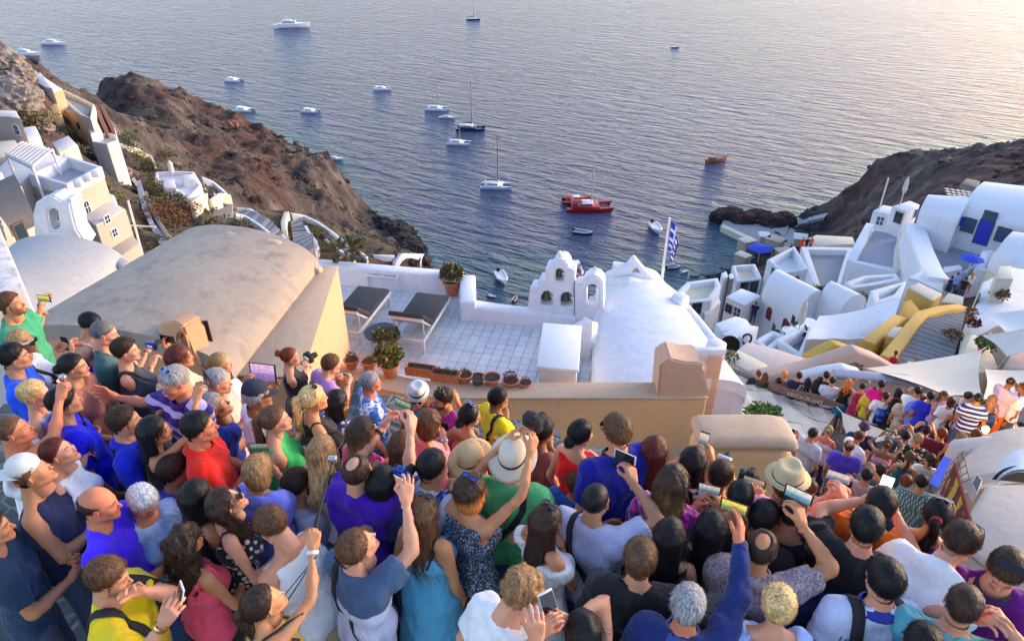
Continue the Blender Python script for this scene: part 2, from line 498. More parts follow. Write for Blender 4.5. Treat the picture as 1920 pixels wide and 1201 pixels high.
def vault(name,label,cat,q,zs,rise,zbot,wall,roof=None,n=14,group=None,eave=0.0,endwall=True,pw=1.0):
 """q: near-left, near-right, far-right, far-left corners at the springing; the arch spans left to right"""
 P=[at_level(x,y,z if z is not None else zs)for(x,y,*zz)in q for z in[zz[0]if zz else None]]
 nl,nr,fr,fl=P
 c=(nl+nr+fr+fl)/4
 t=thing(name,label,cat,(c.x,c.y,H0+zbot),group)
 ns=6
 vs=[];fs=[]
 for j in range(ns+1):
  a=nl.lerp(fl,j/ns);b=nr.lerp(fr,j/ns)
  for i in range(n+1):
   w=math.pi*i/n
   u=0.5-0.5*math.cos(w)
   p=a.lerp(b,u);p.z+=rise*(math.sin(w)**pw)
   vs.append(p)
 for j in range(ns):
  for i in range(n):
   k=j*(n+1)+i
   fs.append((k,k+1,k+n+2,k+n+1))
 m=MB();m.add(vs,fs)
 k0=len(vs);low=[v-Vector((0,0,0.25))for v in vs]
 m.add(low,[tuple(reversed(f))for f in fs])
 rim_=[]
 for j in range(ns):
  for i in(0,n):
   k=j*(n+1)+i;rim_.append((k,k+n+1,k0+k+n+1,k0+k)if i==0 else(k+n+1,k,k0+k,k0+k+n+1))
 for i in range(n):
  for j in(0,ns):
   k=j*(n+1)+i;rim_.append((k+1,k,k0+k,k0+k+1)if j==0 else(k,k+1,k0+k+1,k0+k))
 m.f+=rim_;m.m+=[0]*len(rim_)
 m.build('vaulted_roof',roof or wall,t,smooth=True,crease=40)
 def ins(p):return p+(Vector((c.x,c.y,p.z))-p)*0.012
 for nm,a,b in(('gable_wall',nl,nr),('gable_wall',fl,fr)):
  pts_=[]
  for i in range(n+1):
   w=math.pi*i/n;u=0.5-0.5*math.cos(w)
   p=ins(a.lerp(b,u));p.z+=rise*(math.sin(w)**pw)-0.05;pts_.append(p)
  base=[Vector((p.x,p.y,H0+zbot))for p in pts_]
  nn=(b-a).cross(Vector((0,0,1))).normalized()*0.25
  if(nn.dot(c-a))<0:nn=-nn
  vs2=pts_+base+[p+nn for p in pts_]+[p+nn for p in base]
  N=n+1;f2=[]
  for i in range(n):
   f2+=[(i,i+1,N+i+1,N+i),(2*N+i+1,2*N+i,3*N+i,3*N+i+1),(i+1,i,2*N+i,2*N+i+1)]
  f2+=[(0,N,3*N,2*N),(n,2*N+n,3*N+n,N+n)]
  m=MB();m.add(vs2,f2);m.build(nm,wall,t)
 for a,b in((nl,fl),(nr,fr)):
  a,b=ins(a),ins(b)
  nn=(b-a).cross(Vector((0,0,1))).normalized()*0.25
  if nn.dot(c-a)<0:nn=-nn
  top_=[a,b,b+nn,a+nn]
  top_=[p-Vector((0,0,0.06))for p in top_]
  m=MB();m.prism(top_,H0+zbot+0.01);m.build('wall',wall,t)
 return t,P
def wall_run(name,label,cat,pts,thick,zbot,mat,ztop=None,top_mat=None,cap=0.0,bevel=0.05,group=None,world=False,parent=None,drop=None):
 """a wall along points (px, py, ztop); the top may rise and fall"""
 P=[Vector(p)for p in pts]if world else[at_level(p[0],p[1],p[2]if len(p)>2 else ztop)for p in pts]
 n=len(P);Lf=[];Rt=[]
 for i in range(n):
  a=P[max(i-1,0)];b=P[min(i+1,n-1)]
  d=b-a;d.z=0;d.normalize();k=Vector((-d.y,d.x,0))*thick/2
  Lf.append(P[i]+k);Rt.append(P[i]-k)
 zb=lambda p:H0+zbot if drop is None else p.z-drop
 vs=Lf+Rt+[Vector((p.x,p.y,zb(p)))for p in Rt]+[Vector((p.x,p.y,zb(p)))for p in Lf]
 fs=[]
 for i in range(n-1):
  fs+=[(i+1,i,n+i,n+i+1),(n+i+1,n+i,2*n+i,2*n+i+1),(i,i+1,3*n+i+1,3*n+i),(2*n+i+1,2*n+i,3*n+i,3*n+i+1)]
 fs+=[(0,3*n,2*n,n),(n-1,2*n-1,3*n-1,4*n-1)]
 m=MB();m.add(vs,fs)
 if parent is not None:
  return m.build(name,mat,parent,bevel=bevel)
 c=sum(P,Vector())/n
 t=thing(name,label,cat,(c.x,c.y,min(zb(p)for p in P)),group)
 m.build('masonry' if cap else 'wall',mat,t,bevel=bevel)
 if cap:
  vs=[p+Vector((0,0,cap))+(p-q)*0.06 for p,q in zip(Lf,Rt)]+[q+Vector((0,0,cap))+(q-p)*0.06 for p,q in zip(Lf,Rt)]+[q+(q-p)*0.06+Vector((0,0,0.003))for p,q in zip(Lf,Rt)]+[p+(p-q)*0.06+Vector((0,0,0.003))for p,q in zip(Lf,Rt)]
  m=MB();m.add(vs,fs);m.build('coping',top_mat or mat,t,bevel=min(cap*0.45,0.10),segs=3)
 return t
def opening(parent,px,py,w,h,A,B,kind='window',arched=False,frame='whitepaint',pane='glass',proud=0.03,bars=True,fw=0.07):
 """a window or door on the upright plane through A and B, centred where (px, py) is seen"""
 c=on_wall(px,py,A,B)
 u=(B-A);u.z=0;u.normalize()
 n=Vector((u.y,-u.x,0))
 if n.dot(Vector((0,0,H0))-c)<0:n=-n
 z=Vector((0,0,1))
 def outline(w_,h_):
  pts_=[(-w_/2,-h_/2),(w_/2,-h_/2)]
  if arched:
   r_=w_/2
   for k in range(9):
    a=math.pi*k/8;pts_.append((r_*math.cos(a),h_/2-r_+r_*math.sin(a)))
  else:pts_+=[(w_/2,h_/2),(-w_/2,h_/2)]
  return pts_
 def slab_(name,pts_,off0,off1,mat,par):
  k=len(pts_);f_=[c+u*x+z*y+n*off1 for x,y in pts_];b_=[c+u*x+z*y+n*off0 for x,y in pts_]
  m=MB();m.add(f_+b_,[tuple(range(k))]+[(i,k+i,k+(i+1)%k,(i+1)%k)for i in range(k)])
  return m.build(name,mat,par)
 o=slab_(kind,outline(w+2*fw,h+2*fw),-0.05,proud,M[frame],parent)
 return_o=o
 o2=slab_('pane' if kind=='window' else 'leaf',outline(w,h),proud-0.02,proud+0.006,M[pane],o)
 if bars and kind=='window':
  m=MB()
  m.add([c+u*x+z*y+n*(proud+0.014)for x,y in((-0.02,-h/2),(0.02,-h/2),(0.02,h/2*0.96),(-0.02,h/2*0.96))],[(0,1,2,3)])
  m.add([c+u*x+z*y+n*(proud+0.016)for x,y in((-w/2,-0.02),(w/2,-0.02),(w/2,0.02),(-w/2,0.02))],[(0,1,2,3)])
  m.build('glazing_bar',M[frame],o)
 return o
def slab_holes(name,outline,holes,A,B,thick,mat,parent=None,bevel=0.03):
 """upright slab through A and B whose outline (pixels) has holes; real thickness away from the camera"""
 u=(B-A);u.z=0;u.normalize();n=Vector((u.y,-u.x,0))
 if n.dot(Vector((0,0,H0))-A)<0:n=-n
 bm=bmesh.new();edges=[]
 for loop in[outline]+holes:
  vs=[bm.verts.new(on_wall(x,y,A,B))for x,y in loop]
  for i in range(len(vs)):edges.append(bm.edges.new((vs[i],vs[(i+1)%len(vs)])))
 bmesh.ops.triangle_fill(bm,use_beauty=True,use_dissolve=False,edges=edges,normal=n)
 r=bmesh.ops.extrude_face_region(bm,geom=list(bm.faces))
 bmesh.ops.translate(bm,vec=-n*thick,verts=[g for g in r['geom']if isinstance(g,bmesh.types.BMVert)])
 bmesh.ops.recalc_face_normals(bm,faces=bm.faces)
 if bevel:
  es=[e for e in bm.edges if len(e.link_faces)==2 and e.calc_face_angle(0)>R(60)]
  bmesh.ops.bevel(bm,geom=es,offset=bevel,segments=2,affect='EDGES',clamp_overlap=True)
 me=bpy.data.meshes.new(name);bm.to_mesh(me);bm.free();me.materials.append(mat)
 me.shade_smooth();me.set_sharp_from_angle(angle=R(40))
 o=bpy.data.objects.new(name,me);C.objects.link(o)
 if parent is not None:o.parent=parent;o.location=-parent_origin(parent)
 return o
def arch_px(cx,cy,w,h,n=10,lean=0.0):
 """arched opening in pixels: centre of the foot (cx, cy)"""
 pts_=[(cx-w/2,cy),(cx+w/2,cy)]
 for k in range(n+1):
  a=math.pi*k/n
  pts_.append((cx+w/2*math.cos(a)+lean*h,cy-h+w/2-w/2*math.sin(a)))
 return pts_
# ---------- plants ----------
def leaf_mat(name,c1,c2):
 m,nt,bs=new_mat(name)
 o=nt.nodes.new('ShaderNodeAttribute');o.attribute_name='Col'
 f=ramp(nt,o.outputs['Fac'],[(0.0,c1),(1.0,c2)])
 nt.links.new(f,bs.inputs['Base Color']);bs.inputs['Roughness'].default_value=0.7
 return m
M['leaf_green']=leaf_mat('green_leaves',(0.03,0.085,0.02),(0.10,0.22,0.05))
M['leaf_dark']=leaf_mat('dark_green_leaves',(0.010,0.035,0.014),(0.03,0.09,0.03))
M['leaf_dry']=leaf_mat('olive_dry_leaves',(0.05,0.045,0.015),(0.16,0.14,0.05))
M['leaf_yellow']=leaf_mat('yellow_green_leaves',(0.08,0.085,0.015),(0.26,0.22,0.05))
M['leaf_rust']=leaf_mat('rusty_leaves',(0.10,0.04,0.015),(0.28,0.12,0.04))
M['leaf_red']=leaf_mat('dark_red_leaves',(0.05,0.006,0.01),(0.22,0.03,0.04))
M['bark']=paint('bark',(0.10,0.07,0.05),0.9,vary=0.3)
def foliage(center,rad,n,leaf,seed=0,squash=0.8,spiky=False):
 rs=np.random.RandomState(seed)
 d=rs.normal(0,1,(n,3));d/=np.linalg.norm(d,axis=1)[:,None]
 d[:,2]=np.where(d[:,2]<-0.25,-d[:,2]*0.6,d[:,2])
 lump=0.78+0.42*fbm(d[:,0]*2.2+seed,d[:,1]*2.2,d[:,2]*2.2,2)
 r_=rad*lump*rs.uniform(0.45,1.0,n)**0.5
 p=d*r_[:,None];p[:,2]*=squash
 p+=np.array(center)
 a=rs.normal(0,1,(n,3))+d*(1.6 if spiky else 0.6);a/=np.linalg.norm(a,axis=1)[:,None]
 b=np.cross(a,rs.normal(0,1,(n,3)));b/=np.linalg.norm(b,axis=1)[:,None]+1e-9
 s=leaf*rs.uniform(0.6,1.3,n)
 w=s*(0.16 if spiky else 0.36)
 v=np.stack([p,p+a*(s*0.5)[:,None]+b*w[:,None],p+a*s[:,None],p+a*(s*0.5)[:,None]-b*w[:,None]],1).reshape(-1,3)
 f=np.arange(4*n).reshape(n,4)
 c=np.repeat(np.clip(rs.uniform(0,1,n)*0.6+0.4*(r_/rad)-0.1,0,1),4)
 return v,f,np.repeat(c[:,None],3,1)
def bush(name,label,loc,rad,mat,n=500,leaf=None,seed=0,cat='bush',group=None,stems=True,spiky=False,squash=0.8,lift=0.55):
 t=thing(name,label,cat,tuple(loc),group)
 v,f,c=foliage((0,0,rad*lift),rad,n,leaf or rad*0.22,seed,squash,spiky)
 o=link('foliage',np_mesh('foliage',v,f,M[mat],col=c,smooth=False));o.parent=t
 if stems:
  m=MB();rr=random.Random(seed)
  for k in range(5):
   a=rr.uniform(0,6.28);m.tube([(0,0,-0.1*rad),(math.cos(a)*rad*0.2,math.sin(a)*rad*0.2,rad*0.4),(math.cos(a)*rad*0.5,math.sin(a)*rad*0.5,rad*0.8)],[rad*0.04,rad*0.03,rad*0.01],5)
  o=m.build('stems',M['bark']);o.parent=t
 return t
def pot_plant(label,px,py,z,r,h,plant=None,mat='terracotta',seed=0,prad=None,nleaf=350,spiky=False,group='flower pots along the terrace edge',lf=None):
 p=at_level(px,py,z)
 t=thing('flower_pot',label,'flower pot',tuple(p),group)
 m=MB();m.lathe((0,0,0),[(r*0.62,0),(r*0.78,h*0.45),(r*0.92,h*0.82),(r*1.04,h*0.83),(r*1.06,h),(r*0.93,h),(r*0.88,h*0.86),(0.001,h*0.85)],20)
 o=m.build('pot',M[mat],None,smooth=True,crease=35);o.parent=t
 m=MB();m.lathe((0,0,0),[(r*0.89,h*0.86),(r*0.5,h*0.90),(0.001,h*0.91)],14);o=m.build('soil',M['soil']);o.parent=t
 if plant:
  pr=prad or r*1.5
  v,f,c=foliage((0,0,h+pr*0.65),pr,nleaf,lf or pr*0.3,seed,0.85,spiky)
  o=link('foliage',np_mesh('foliage',v,f,M[plant],col=c,smooth=False));o.parent=t
  m=MB();rr=random.Random(seed)
  for k in range(5):
   a=rr.uniform(0,6.28);m.tube([(0,0,h*0.8),(math.cos(a)*pr*0.3,math.sin(a)*pr*0.3,h+pr*0.6)],pr*0.03,5)
  o=m.build('stems',M['bark']);o.parent=t
 return t
# ---------- terrain: control points (pixel, level below the camera), then a smooth surface with broken rock on it ----------
TP=[
 (178,172,-56),(205,163,-56),(250,162,-57),(300,172,-58),(335,188,-59),(352,212,-61),(372,228,-62),(430,238,-65),(470,250,-68),(520,266,-71),
 (575,285,-76),(620,305,-81),(645,335,-86),(668,372,-91),(682,397,-96),(715,418,-98),(745,440,-99.4),(772,470,-99.6),(800,492,-99.6),(815,520,-99.6),
 (210,215,-55),(280,230,-56),(350,280,-58),(420,300,-63),(500,320,-68),(560,350,-73),(620,380,-81),(660,410,-88),(700,445,-93),(750,478,-97),
 (300,290,-53),(380,330,-55),(450,370,-60),(520,400,-66),(600,440,-76),(680,480,-87),(250,250,-52),(430,345,-58),(500,380,-63),(640,420,-83),
 (235,270,-47),(270,300,-47),(330,345,-48),(300,360,-46),(370,370,-47),(420,400,-43),(460,410,-42),(280,400,-41),(330,400,-43),(380,430,-37),
 (250,340,-43),(220,300,-43),(230,370,-38),(300,450,-34),(250,430,-33),(330,455,-32),(440,440,-37),(520,440,-40),(560,410,-42),(640,440,-44),(600,490,-35),
 (700,480,-45),(770,490,-46),(820,500,-50),
 (5,85,-20),(30,110,-21),(50,150,-25),(90,190,-37),(10,160,-20),(60,210,-28),(0,220,-20),(110,240,-38),(150,262,-38),(200,272,-40),(100,262,-32),
 (85,137,-32),(60,120,-30),(115,170,-37),(165,205,-42),(100,163,-36),(135,178,-40),
 (60,330,-24),(140,330,-30),(180,300,-38),
]
TP2=[  # plain points: x, y, level
 (-135,120,-8),(-180,190,-18),(-225,260,-50),(-110,60,0),(-40,60,-32),(-25,45,-28),(-12,30,-24),(0,25,-26),(8,25,-26),(20,26,-23),(-30,30,-14),(34,30,-20),(50,30,-16),(70,20,-10),(90,60,-18),
 (-100,50,0),(-60,20,0),(0,12,-15),(20,12,-15),(-20,10,-13),(60,0,-6),(0,0,-12),(0,-14,-12),(-40,-14,-8),(40,-14,-10),(100,0,-6),(-80,0,-4),(0,40,-42),(12,45,-40),(0,60,-58),(20,70,-62),(0,100,-88),(20,110,-90),(-10,90,-74),(40,100,-80),
 (0,130,-104),(25,140,-104),(-8,150,-104),(50,150,-101),(10,170,-108),(35,180,-108),(-20,160,-103),
]
TPR=[  # right: cliff, harbour, the ground under the village
 (1540,440,-99.3),(1560,428,-97),(1575,405,-94),(1590,385,-91),(1612,350,-86),(1625,320,-81),(1640,300,-77),(1700,294,-74),(1740,292,-72),(1790,284,-68),(1850,284,-70),(1885,292,-68),
 (1600,425,-88),(1650,400,-80),(1660,350,-76),(1700,340,-70),(1760,340,-62),(1810,340,-54),(1700,385,-62),(1620,430,-82),(1580,440,-92),
 (1895,285,-68),(1925,278,-64),(1915,330,-56),(2050,300,-38),(2200,300,-20),(2300,500,-10),
 (1450,440,-99),(1500,425,-98.5),(1500,400,-99),(1440,470,-98.5),(1480,470,-97.5),(1400,500,-98),(1350,520,-98.5),(1480,500,-92),(1540,470,-88),
 (1430,560,-40),(1350,590,-40),(1300,560,-56),(1500,560,-38),(1480,530,-50),(1560,520,-46),(1600,560,-33),(1660,480,-40),(1700,440,-42),(1640,420,-48),(1780,480,-35),
 (1850,440,-36),(1900,420,-34),(1950,600,-24),(1750,600,-26),(1650,640,-25),(1500,640,-27),(1420,640,-28),(1850,680,-20),
]
SEAP=[(690,380),(720,400),(790,450),(830,480),(850,520),(640,300),(560,262),(460,230),(400,200),(330,150),(150,150),(100,110),(170,155),(1345,460),(1380,470),
  (1330,420),(1350,395),(1480,385),(1545,385),(1600,310),(1660,280),(1760,270),(1850,262),(1900,235),(900,500),(1000,500),(1200,520),(1300,505),(220,120),(0,60),(1900,100),(1450,380)]
pts=[];zs=[]
for px,py,z in TP+TPR:
 p=at_level(px,py,z);pts.append((p.x,p.y));zs.append(z)
for px,d_,z in((40,185,-70),(70,200,-78),(110,190,-72),(150,195,-70),(60,250,-101),(110,245,-101),(150,235,-98),(20,230,-98),(90,165,-56),(130,172,-60)):
 p=at_depth(px,180,d_);pts.append((p.x,p.y));zs.append(z)
for x,y,z in TP2:pts.append((x,y));zs.append(z)
for px,py in SEAP:
 p=at_level(px,py,-100);d=Vector((p.x,p.y,0))
 pts.append((p.x,p.y));zs.append(-103.0)
 q=d*1.12;pts.append((q.x,q.y));zs.append(-112.0)
pts=np.array(pts);zs=np.array(zs,float)
def phi(d):return np.sqrt(d*d+4.0)
dd=np.sqrt(((pts[:,None]-pts[None])**2).sum(-1))
Nn=len(pts)
Amat=np.zeros((Nn+3,Nn+3));Amat[:Nn,:Nn]=phi(dd)-np.eye(Nn)*1.5
Amat[:Nn,Nn]=1;Amat[:Nn,Nn+1:]=pts;Amat[Nn,:Nn]=1;Amat[Nn+1:,:Nn]=pts.T
wsol=np.linalg.solve(Amat,np.concatenate([zs,[0,0,0]]))
def base_level(x,y):
 x=np.asarray(x,float);y=np.asarray(y,float)
 out=wsol[Nn]+wsol[Nn+1]*x+wsol[Nn+2]*y
 for i in range(Nn):
  out=out+wsol[i]*phi(np.sqrt((x-pts[i,0])**2+(y-pts[i,1])**2))
 return out
def land_level(x,y):
 b=base_level(x,y)
 far=np.clip((np.asarray(y)-35)/60,0,1)
 rid=fbm(x/26.0,y/26.0,b/22.0,5,0.5,True)-0.70
 fine=fbm(x/5.0+40,y/5.0,b/6.0,4,0.55,True)-0.6
 tgt=np.clip((np.asarray(y)-95)/90,0,1)
 damp=np.clip((b+99)/9,0.12,1)*np.where(np.asarray(x)>50,0.6,1.0)
 b=b+damp*far*(rid*(7.0+9*tgt)+fine*(2.0+3.0*tgt))
 near_sea=np.clip(1-np.abs(b+99)/8,0,1)
 b=b+near_sea*(fbm(x/3.0,y/3.0,0,3)-0.5)*5
 return b
gx=np.arange(-230,300,1.1);gy=np.arange(-14,360,1.1)
GX,GY=np.meshgrid(gx,gy,indexing='ij')
LZ=land_level(GX,GY)
LZ=np.maximum(LZ,-112)
edge=np.clip((GX-230)/60,0,1)
# keep only the cells that matter (above deep water)
keep=LZ>-108
nx,ny=GX.shape
ids=np.arange(nx*ny).reshape(nx,ny)
Q=np.stack([ids[:-1,:-1],ids[1:,:-1],ids[1:,1:],ids[:-1,1:]],-1).reshape(-1,4)
km=(keep[:-1,:-1]|keep[1:,1:]).reshape(-1)
Q=Q[km]
LV=np.stack([GX,GY,LZ+H0],-1).reshape(-1,3)
used=np.unique(Q);remap=np.full(nx*ny,-1);remap[used]=np.arange(len(used))
m,nt,bs=new_mat('volcanic_hillside')
geo=nt.nodes.new('ShaderNodeNewGeometry')
sep=nt.nodes.new('ShaderNodeSeparateXYZ');nt.links.new(geo.outputs['Position'],sep.inputs[0])
sepn=nt.nodes.new('ShaderNodeSeparateXYZ');nt.links.new(geo.outputs['Normal'],sepn.inputs[0])
v=coords(nt,'World')
nbig=noise(nt,0.022,6,0.6,v,0.6)
nmid=noise(nt,0.14,7,0.68,v,0.5)
nfin=noise(nt,0.9,6,0.7,v)
rock=ramp(nt,nmid,[(0.32,(0.022,0.017,0.018)),(0.44,(0.064,0.046,0.042)),(0.56,(0.128,0.094,0.078)),(0.72,(0.27,0.22,0.19))])
redr=ramp(nt,nmid,[(0.32,(0.03,0.012,0.011)),(0.52,(0.100,0.044,0.036)),(0.72,(0.19,0.105,0.085))])
redf=ramp(nt,nbig,[(0.46,(0,0,0)),(0.56,(1,1,1))])
c=mix(nt,redf,rock,redr)
gras=ramp(nt,nfin,[(0.35,(0.065,0.052,0.028)),(0.55,(0.135,0.105,0.062)),(0.75,(0.20,0.155,0.10))])
fl=ramp(nt,sepn.outputs['Z'],[(0.55,(0,0,0)),(0.82,(1,1,1))])
gr=ramp(nt,nmid,[(0.40,(0,0,0)),(0.52,(1,1,1))])
gf=mix(nt,1.0,fl,gr,'MULTIPLY')
# dry grass grows left of the bay only
lf=nd(nt,'ShaderNodeMapRange');nt.links.new(sep.outputs['X'],lf.inputs[0]);lf.inputs[1].default_value=40;lf.inputs[2].default_value=0;lf.inputs[3].default_value=0.15;lf.inputs[4].default_value=0.85
gm=mix(nt,lf.outputs[0],(0,0,0),gf)
yf=nd(nt,'ShaderNodeMapRange');nt.links.new(sep.outputs['Y'],yf.inputs[0]);yf.inputs[1].default_value=175;yf.inputs[2].default_value=95;yf.inputs[3].default_value=0.28;yf.inputs[4].default_value=1.0
gm=mix(nt,1.0,gm,yf.outputs[0],'MULTIPLY')
c=mix(nt,gm,c,gras)
bsh_=ramp(nt,noise(nt,0.35,3,0.5,v),[(0.62,(0,0,0)),(0.68,(1,1,1))])
bm_=mix(nt,1.0,bsh_,gm,'MULTIPLY')
c=mix(nt,bm_,c,(0.05,0.055,0.022))
# dark wet rock by the water
wet=nd(nt,'ShaderNodeMapRange');nt.links.new(sep.outputs['Z'],wet.inputs[0]);wet.inputs[1].default_value=6.5;wet.inputs[2].default_value=1.5
c=mix(nt,wet.outputs[0],c,(0.022,0.022,0.026))
nt.links.new(c,bs.inputs['Base Color']);bs.inputs['Roughness'].default_value=0.95
b1=bump(nt,None,nmid,0.9,1.6)
bump(nt,bs,nfin,1.0,0.6,b1)
M['land']=m
me=np_mesh('hillside',LV[used],remap[Q],m)
land=link('hillside',me);tag(land,'red and brown volcanic slopes falling to the sea',kind='structure')
# ---------- sea ----------
def axis_pts(a,b,fine,far,n):
 mid=np.arange(a,b,fine)
 e=np.geomspace(fine,far,n)
 return np.concatenate([(a-np.cumsum(e))[::-1],mid,b+np.cumsum(e)])
sx=axis_pts(-230,300,5.0,1400,26);sy=axis_pts(-60,420,5.0,1400,26)
SX,SY=np.meshgrid(sx,sy,indexing='ij')
sl=base_level(np.clip(SX,-230,300),np.clip(SY,0,400))
shal=np.clip((sl+111.0)/9.0,0,1)*(SX>-230)*(SX<300)*(SY<400)
nx,ny=SX.shape;ids=np.arange(nx*ny).reshape(nx,ny)
Q=np.stack([ids[:-1,:-1],ids[1:,:-1],ids[1:,1:],ids[:-1,1:]],-1).reshape(-1,4)
m,nt,bs=new_mat('sea_water')
at=nt.nodes.new('ShaderNodeAttribute');at.attribute_name='Col'
sf=ramp(nt,at.outputs['Fac'],[(0.0,(0.078,0.092,0.175)),(0.5,(0.055,0.10,0.165)),(1.0,(0.06,0.145,0.175))])
nt.links.new(sf,bs.inputs['Base Color'])
bs.inputs['Roughness'].default_value=0.2
bs.inputs['IOR'].default_value=1.33
bs.inputs['Specular Tint'].default_value=(1,1,1,1)
wd=R(-32)
v1=turned(nt,(0.05,0.20,0.1),R(32))
v2=turned(nt,(0.15,0.50,0.3),R(20))
v3=turned(nt,(0.7,1.5,1.0),R(48))
v4=turned(nt,(0.006,0.014,0.02),R(15))
n1=noise(nt,1.0,3,0.55,v1,0.5);n2=noise(nt,1.0,4,0.6,v2,0.6);n3=noise(nt,1.0,3,0.6,v3,0.3);n4=noise(nt,1.0,3,0.5,v4,0.8)
pat=ramp(nt,n4,[(0.3,(0.6,)*3),(0.7,(1.25,)*3)])
n2m=mix(nt,1.0,n2,pat,'MULTIPLY')
b1=bump(nt,None,n1,1.0,4.4)
b2=bump(nt,None,n2m,1.0,1.6,b1)
bump(nt,bs,n3,1.0,0.20,b2)
M['sea']=m
me=np_mesh('sea',np.stack([SX,SY,np.zeros_like(SX)],-1).reshape(-1,3),Q,m,col=np.repeat(shal.reshape(-1,1),3,1))
sea=link('sea',me);tag(sea,'wind rippled sea filling the bay',kind='structure')
_ts=np.concatenate([np.arange(20,120,0.4),np.arange(120,420,1.0)])
def on_land(px,py,up=0.0):
 """where the ray through a pixel meets the hillside"""
 r=ray(px,py);X_=r.x*_ts;Y_=r.y*_ts;Z_=r.z*_ts
 L_=land_level(X_,Y_)
 k=np.nonzero(Z_<L_)[0]
 i=k[0]if len(k)else len(_ts)-1
 t_=float(_ts[max(i-1,0)]+_ts[i])/2
 return Vector((r.x*t_,r.y*t_,H0+float(land_level(np.array([r.x*t_]),np.array([r.y*t_]))[0])+up))
def px_of(p):
 d=Vector(p)-Vector((0,0,H0));zc=d.y*math.cos(PITCH)-d.z*math.sin(PITCH)
 return 960+FOC*d.x/zc,600.5-FOC*(d.y*math.sin(PITCH)+d.z*math.cos(PITCH))/zc,zc
# loose rock lying on the slopes
rs=np.random.RandomState(21)
bm=bmesh.new();bmesh.ops.create_icosphere(bm,subdivisions=1,radius=1);RV=np.array([tuple(v.co)for v in bm.verts]);RF=np.array([[v.index for v in f.verts]for f in bm.faces]);bm.free()
n_=9000
tx=np.concatenate([rs.uniform(-150,15,n_*2//3),rs.uniform(60,240,n_//3)]);ty=np.concatenate([rs.uniform(60,260,n_*2//3),rs.uniform(110,300,n_//3)])
clump=fbm(tx/9.0,ty/9.0,0,3);tz=land_level(tx,ty)
ok=(clump>0.5)&(tz>-99.5)
V=[];F=[];k=0
for x,y,z,c in zip(tx[ok],ty[ok],tz[ok],clump[ok]):
 q=RV*rs.uniform(0.72,1.25,(len(RV),1))*np.array([rs.uniform(0.8,1.5),rs.uniform(0.8,1.3),rs.uniform(0.5,0.9)])*(0.18+rs.rand()**3*1.25)
 V.append(q+np.array([x,y,z+H0]));F.append(RF+k);k+=len(RV)
me=np_mesh('loose_rocks',np.concatenate(V),np.concatenate(F),M['land'],smooth=False)
o=link('loose_rocks',me);tag(o,'loose volcanic rocks strewn over the slopes','rocks',kind='stuff')
# ================= the terrace below the crowd =================
TZ=-8.0
M['towerpeach']=plaster('tower_peach',(0.68,0.43,0.28),(0.56,0.40,0.30),0.35)
fl=[(560,500),(600,486),(862,512),(877,560),(1075,590),(1150,520),(1160,735),(1090,745),(800,735),(560,720)]
t=thing('tiled_terrace','grey white tiled roof terrace with white parapets behind the crowd','terrace',tuple(at_level(860,620,-9)))
m=MB();m.prism(LV_(fl,TZ-0.03),H0-16.0);m.build('terrace_base',M['white'],t)
# tiles, 0.2 m
m_,nt,bs=new_mat('glazed_floor_tile')
rnd=nt.nodes.new('ShaderNodeObjectInfo').outputs['Random']
c0=ramp(nt,rnd,[(0.0,(0.66,0.67,0.69)),(1.0,(0.74,0.75,0.77))])
n0=noise(nt,2.2,4,0.6,coords(nt,'World'))
c0=mix(nt,1.0,c0,ramp(nt,n0,[(0.35,(0.84,)*3),(0.7,(1.08,)*3)]),'MULTIPLY')
nt.links.new(c0,bs.inputs['Base Color']);bs.inputs['Roughness'].default_value=0.45
bump(nt,bs,n0,0.15,0.01);M['tile']=m_
def in_poly(x,y,poly):
 r_=False;j=len(poly)-1
 for i in range(len(poly)):
  if(poly[i].y>y)!=(poly[j].y>y)and x<(poly[j].x-poly[i].x)*(y-poly[i].y)/(poly[j].y-poly[i].y)+poly[i].x:r_=not r_
  j=i
 return r_
FP=LV_(fl,TZ)
ta=R(-12.5);ex=Vector((math.cos(ta),math.sin(ta),0));ey=Vector((-math.sin(ta),math.cos(ta),0));o0=at_level(860,620,TZ)
TS=0.205
cells=[]
for i in range(-40,40):
 for j in range(-40,40):
  p=o0+ex*(i*TS)+ey*(j*TS)
  if in_poly(p.x,p.y,FP):cells.append((p.length,p))
cells.sort(key=lambda q:(q[1]-at_level(900,700,TZ)).length)
tm=MB();g=TS/2-0.0022;b=0.004
tm.add([(-g,-g,0),(g,-g,0),(g,g,0),(-g,g,0),(-g+b,-g+b,0.012),(g-b,-g+b,0.012),(g-b,g-b,0.012),(-g+b,g-b,0.012)],
 [(0,1,5,4),(1,2,6,5),(2,3,7,6),(3,0,4,7),(4,5,6,7)])
first=None;tor=parent_origin(t)
rt=random.Random(3)
for k,(_,p)in enumerate(cells[:300]):
 if first is None:
  first=tm.build('tile',M['tile'],None);o=first
 else:
  o=first.copy();C.objects.link(o)
 o.parent=t;o.location=Vector((p.x,p.y,H0+TZ-0.012+rt.uniform(-0.001,0.0015)))-tor;o.rotation_euler=(0,0,ta)
rest=MB()
for _,p in cells[300:]:
 q=Vector((p.x,p.y,H0+TZ-0.012))
 rest.add([q+ex*v.x+ey*v.y+Vector((0,0,v.z))for v in tm.v],tm.f)
o=rest.build('far_tiles',M['tile'],t);o['kind']='stuff'
for pts_ in([(575,489),(868,514)],[(877,514),(877,566)],[(870,571),(1082,589)]):
 P=[at_level(x,y,-7.68 if pts_[0][0]==870 else-7.52)for x,y in pts_]
 wall_run('parapet',None,None,P,0.36 if pts_[0][0]!=870 else 0.26,-9.0,M['white_clean'],world=True,parent=t,bevel=0.06)
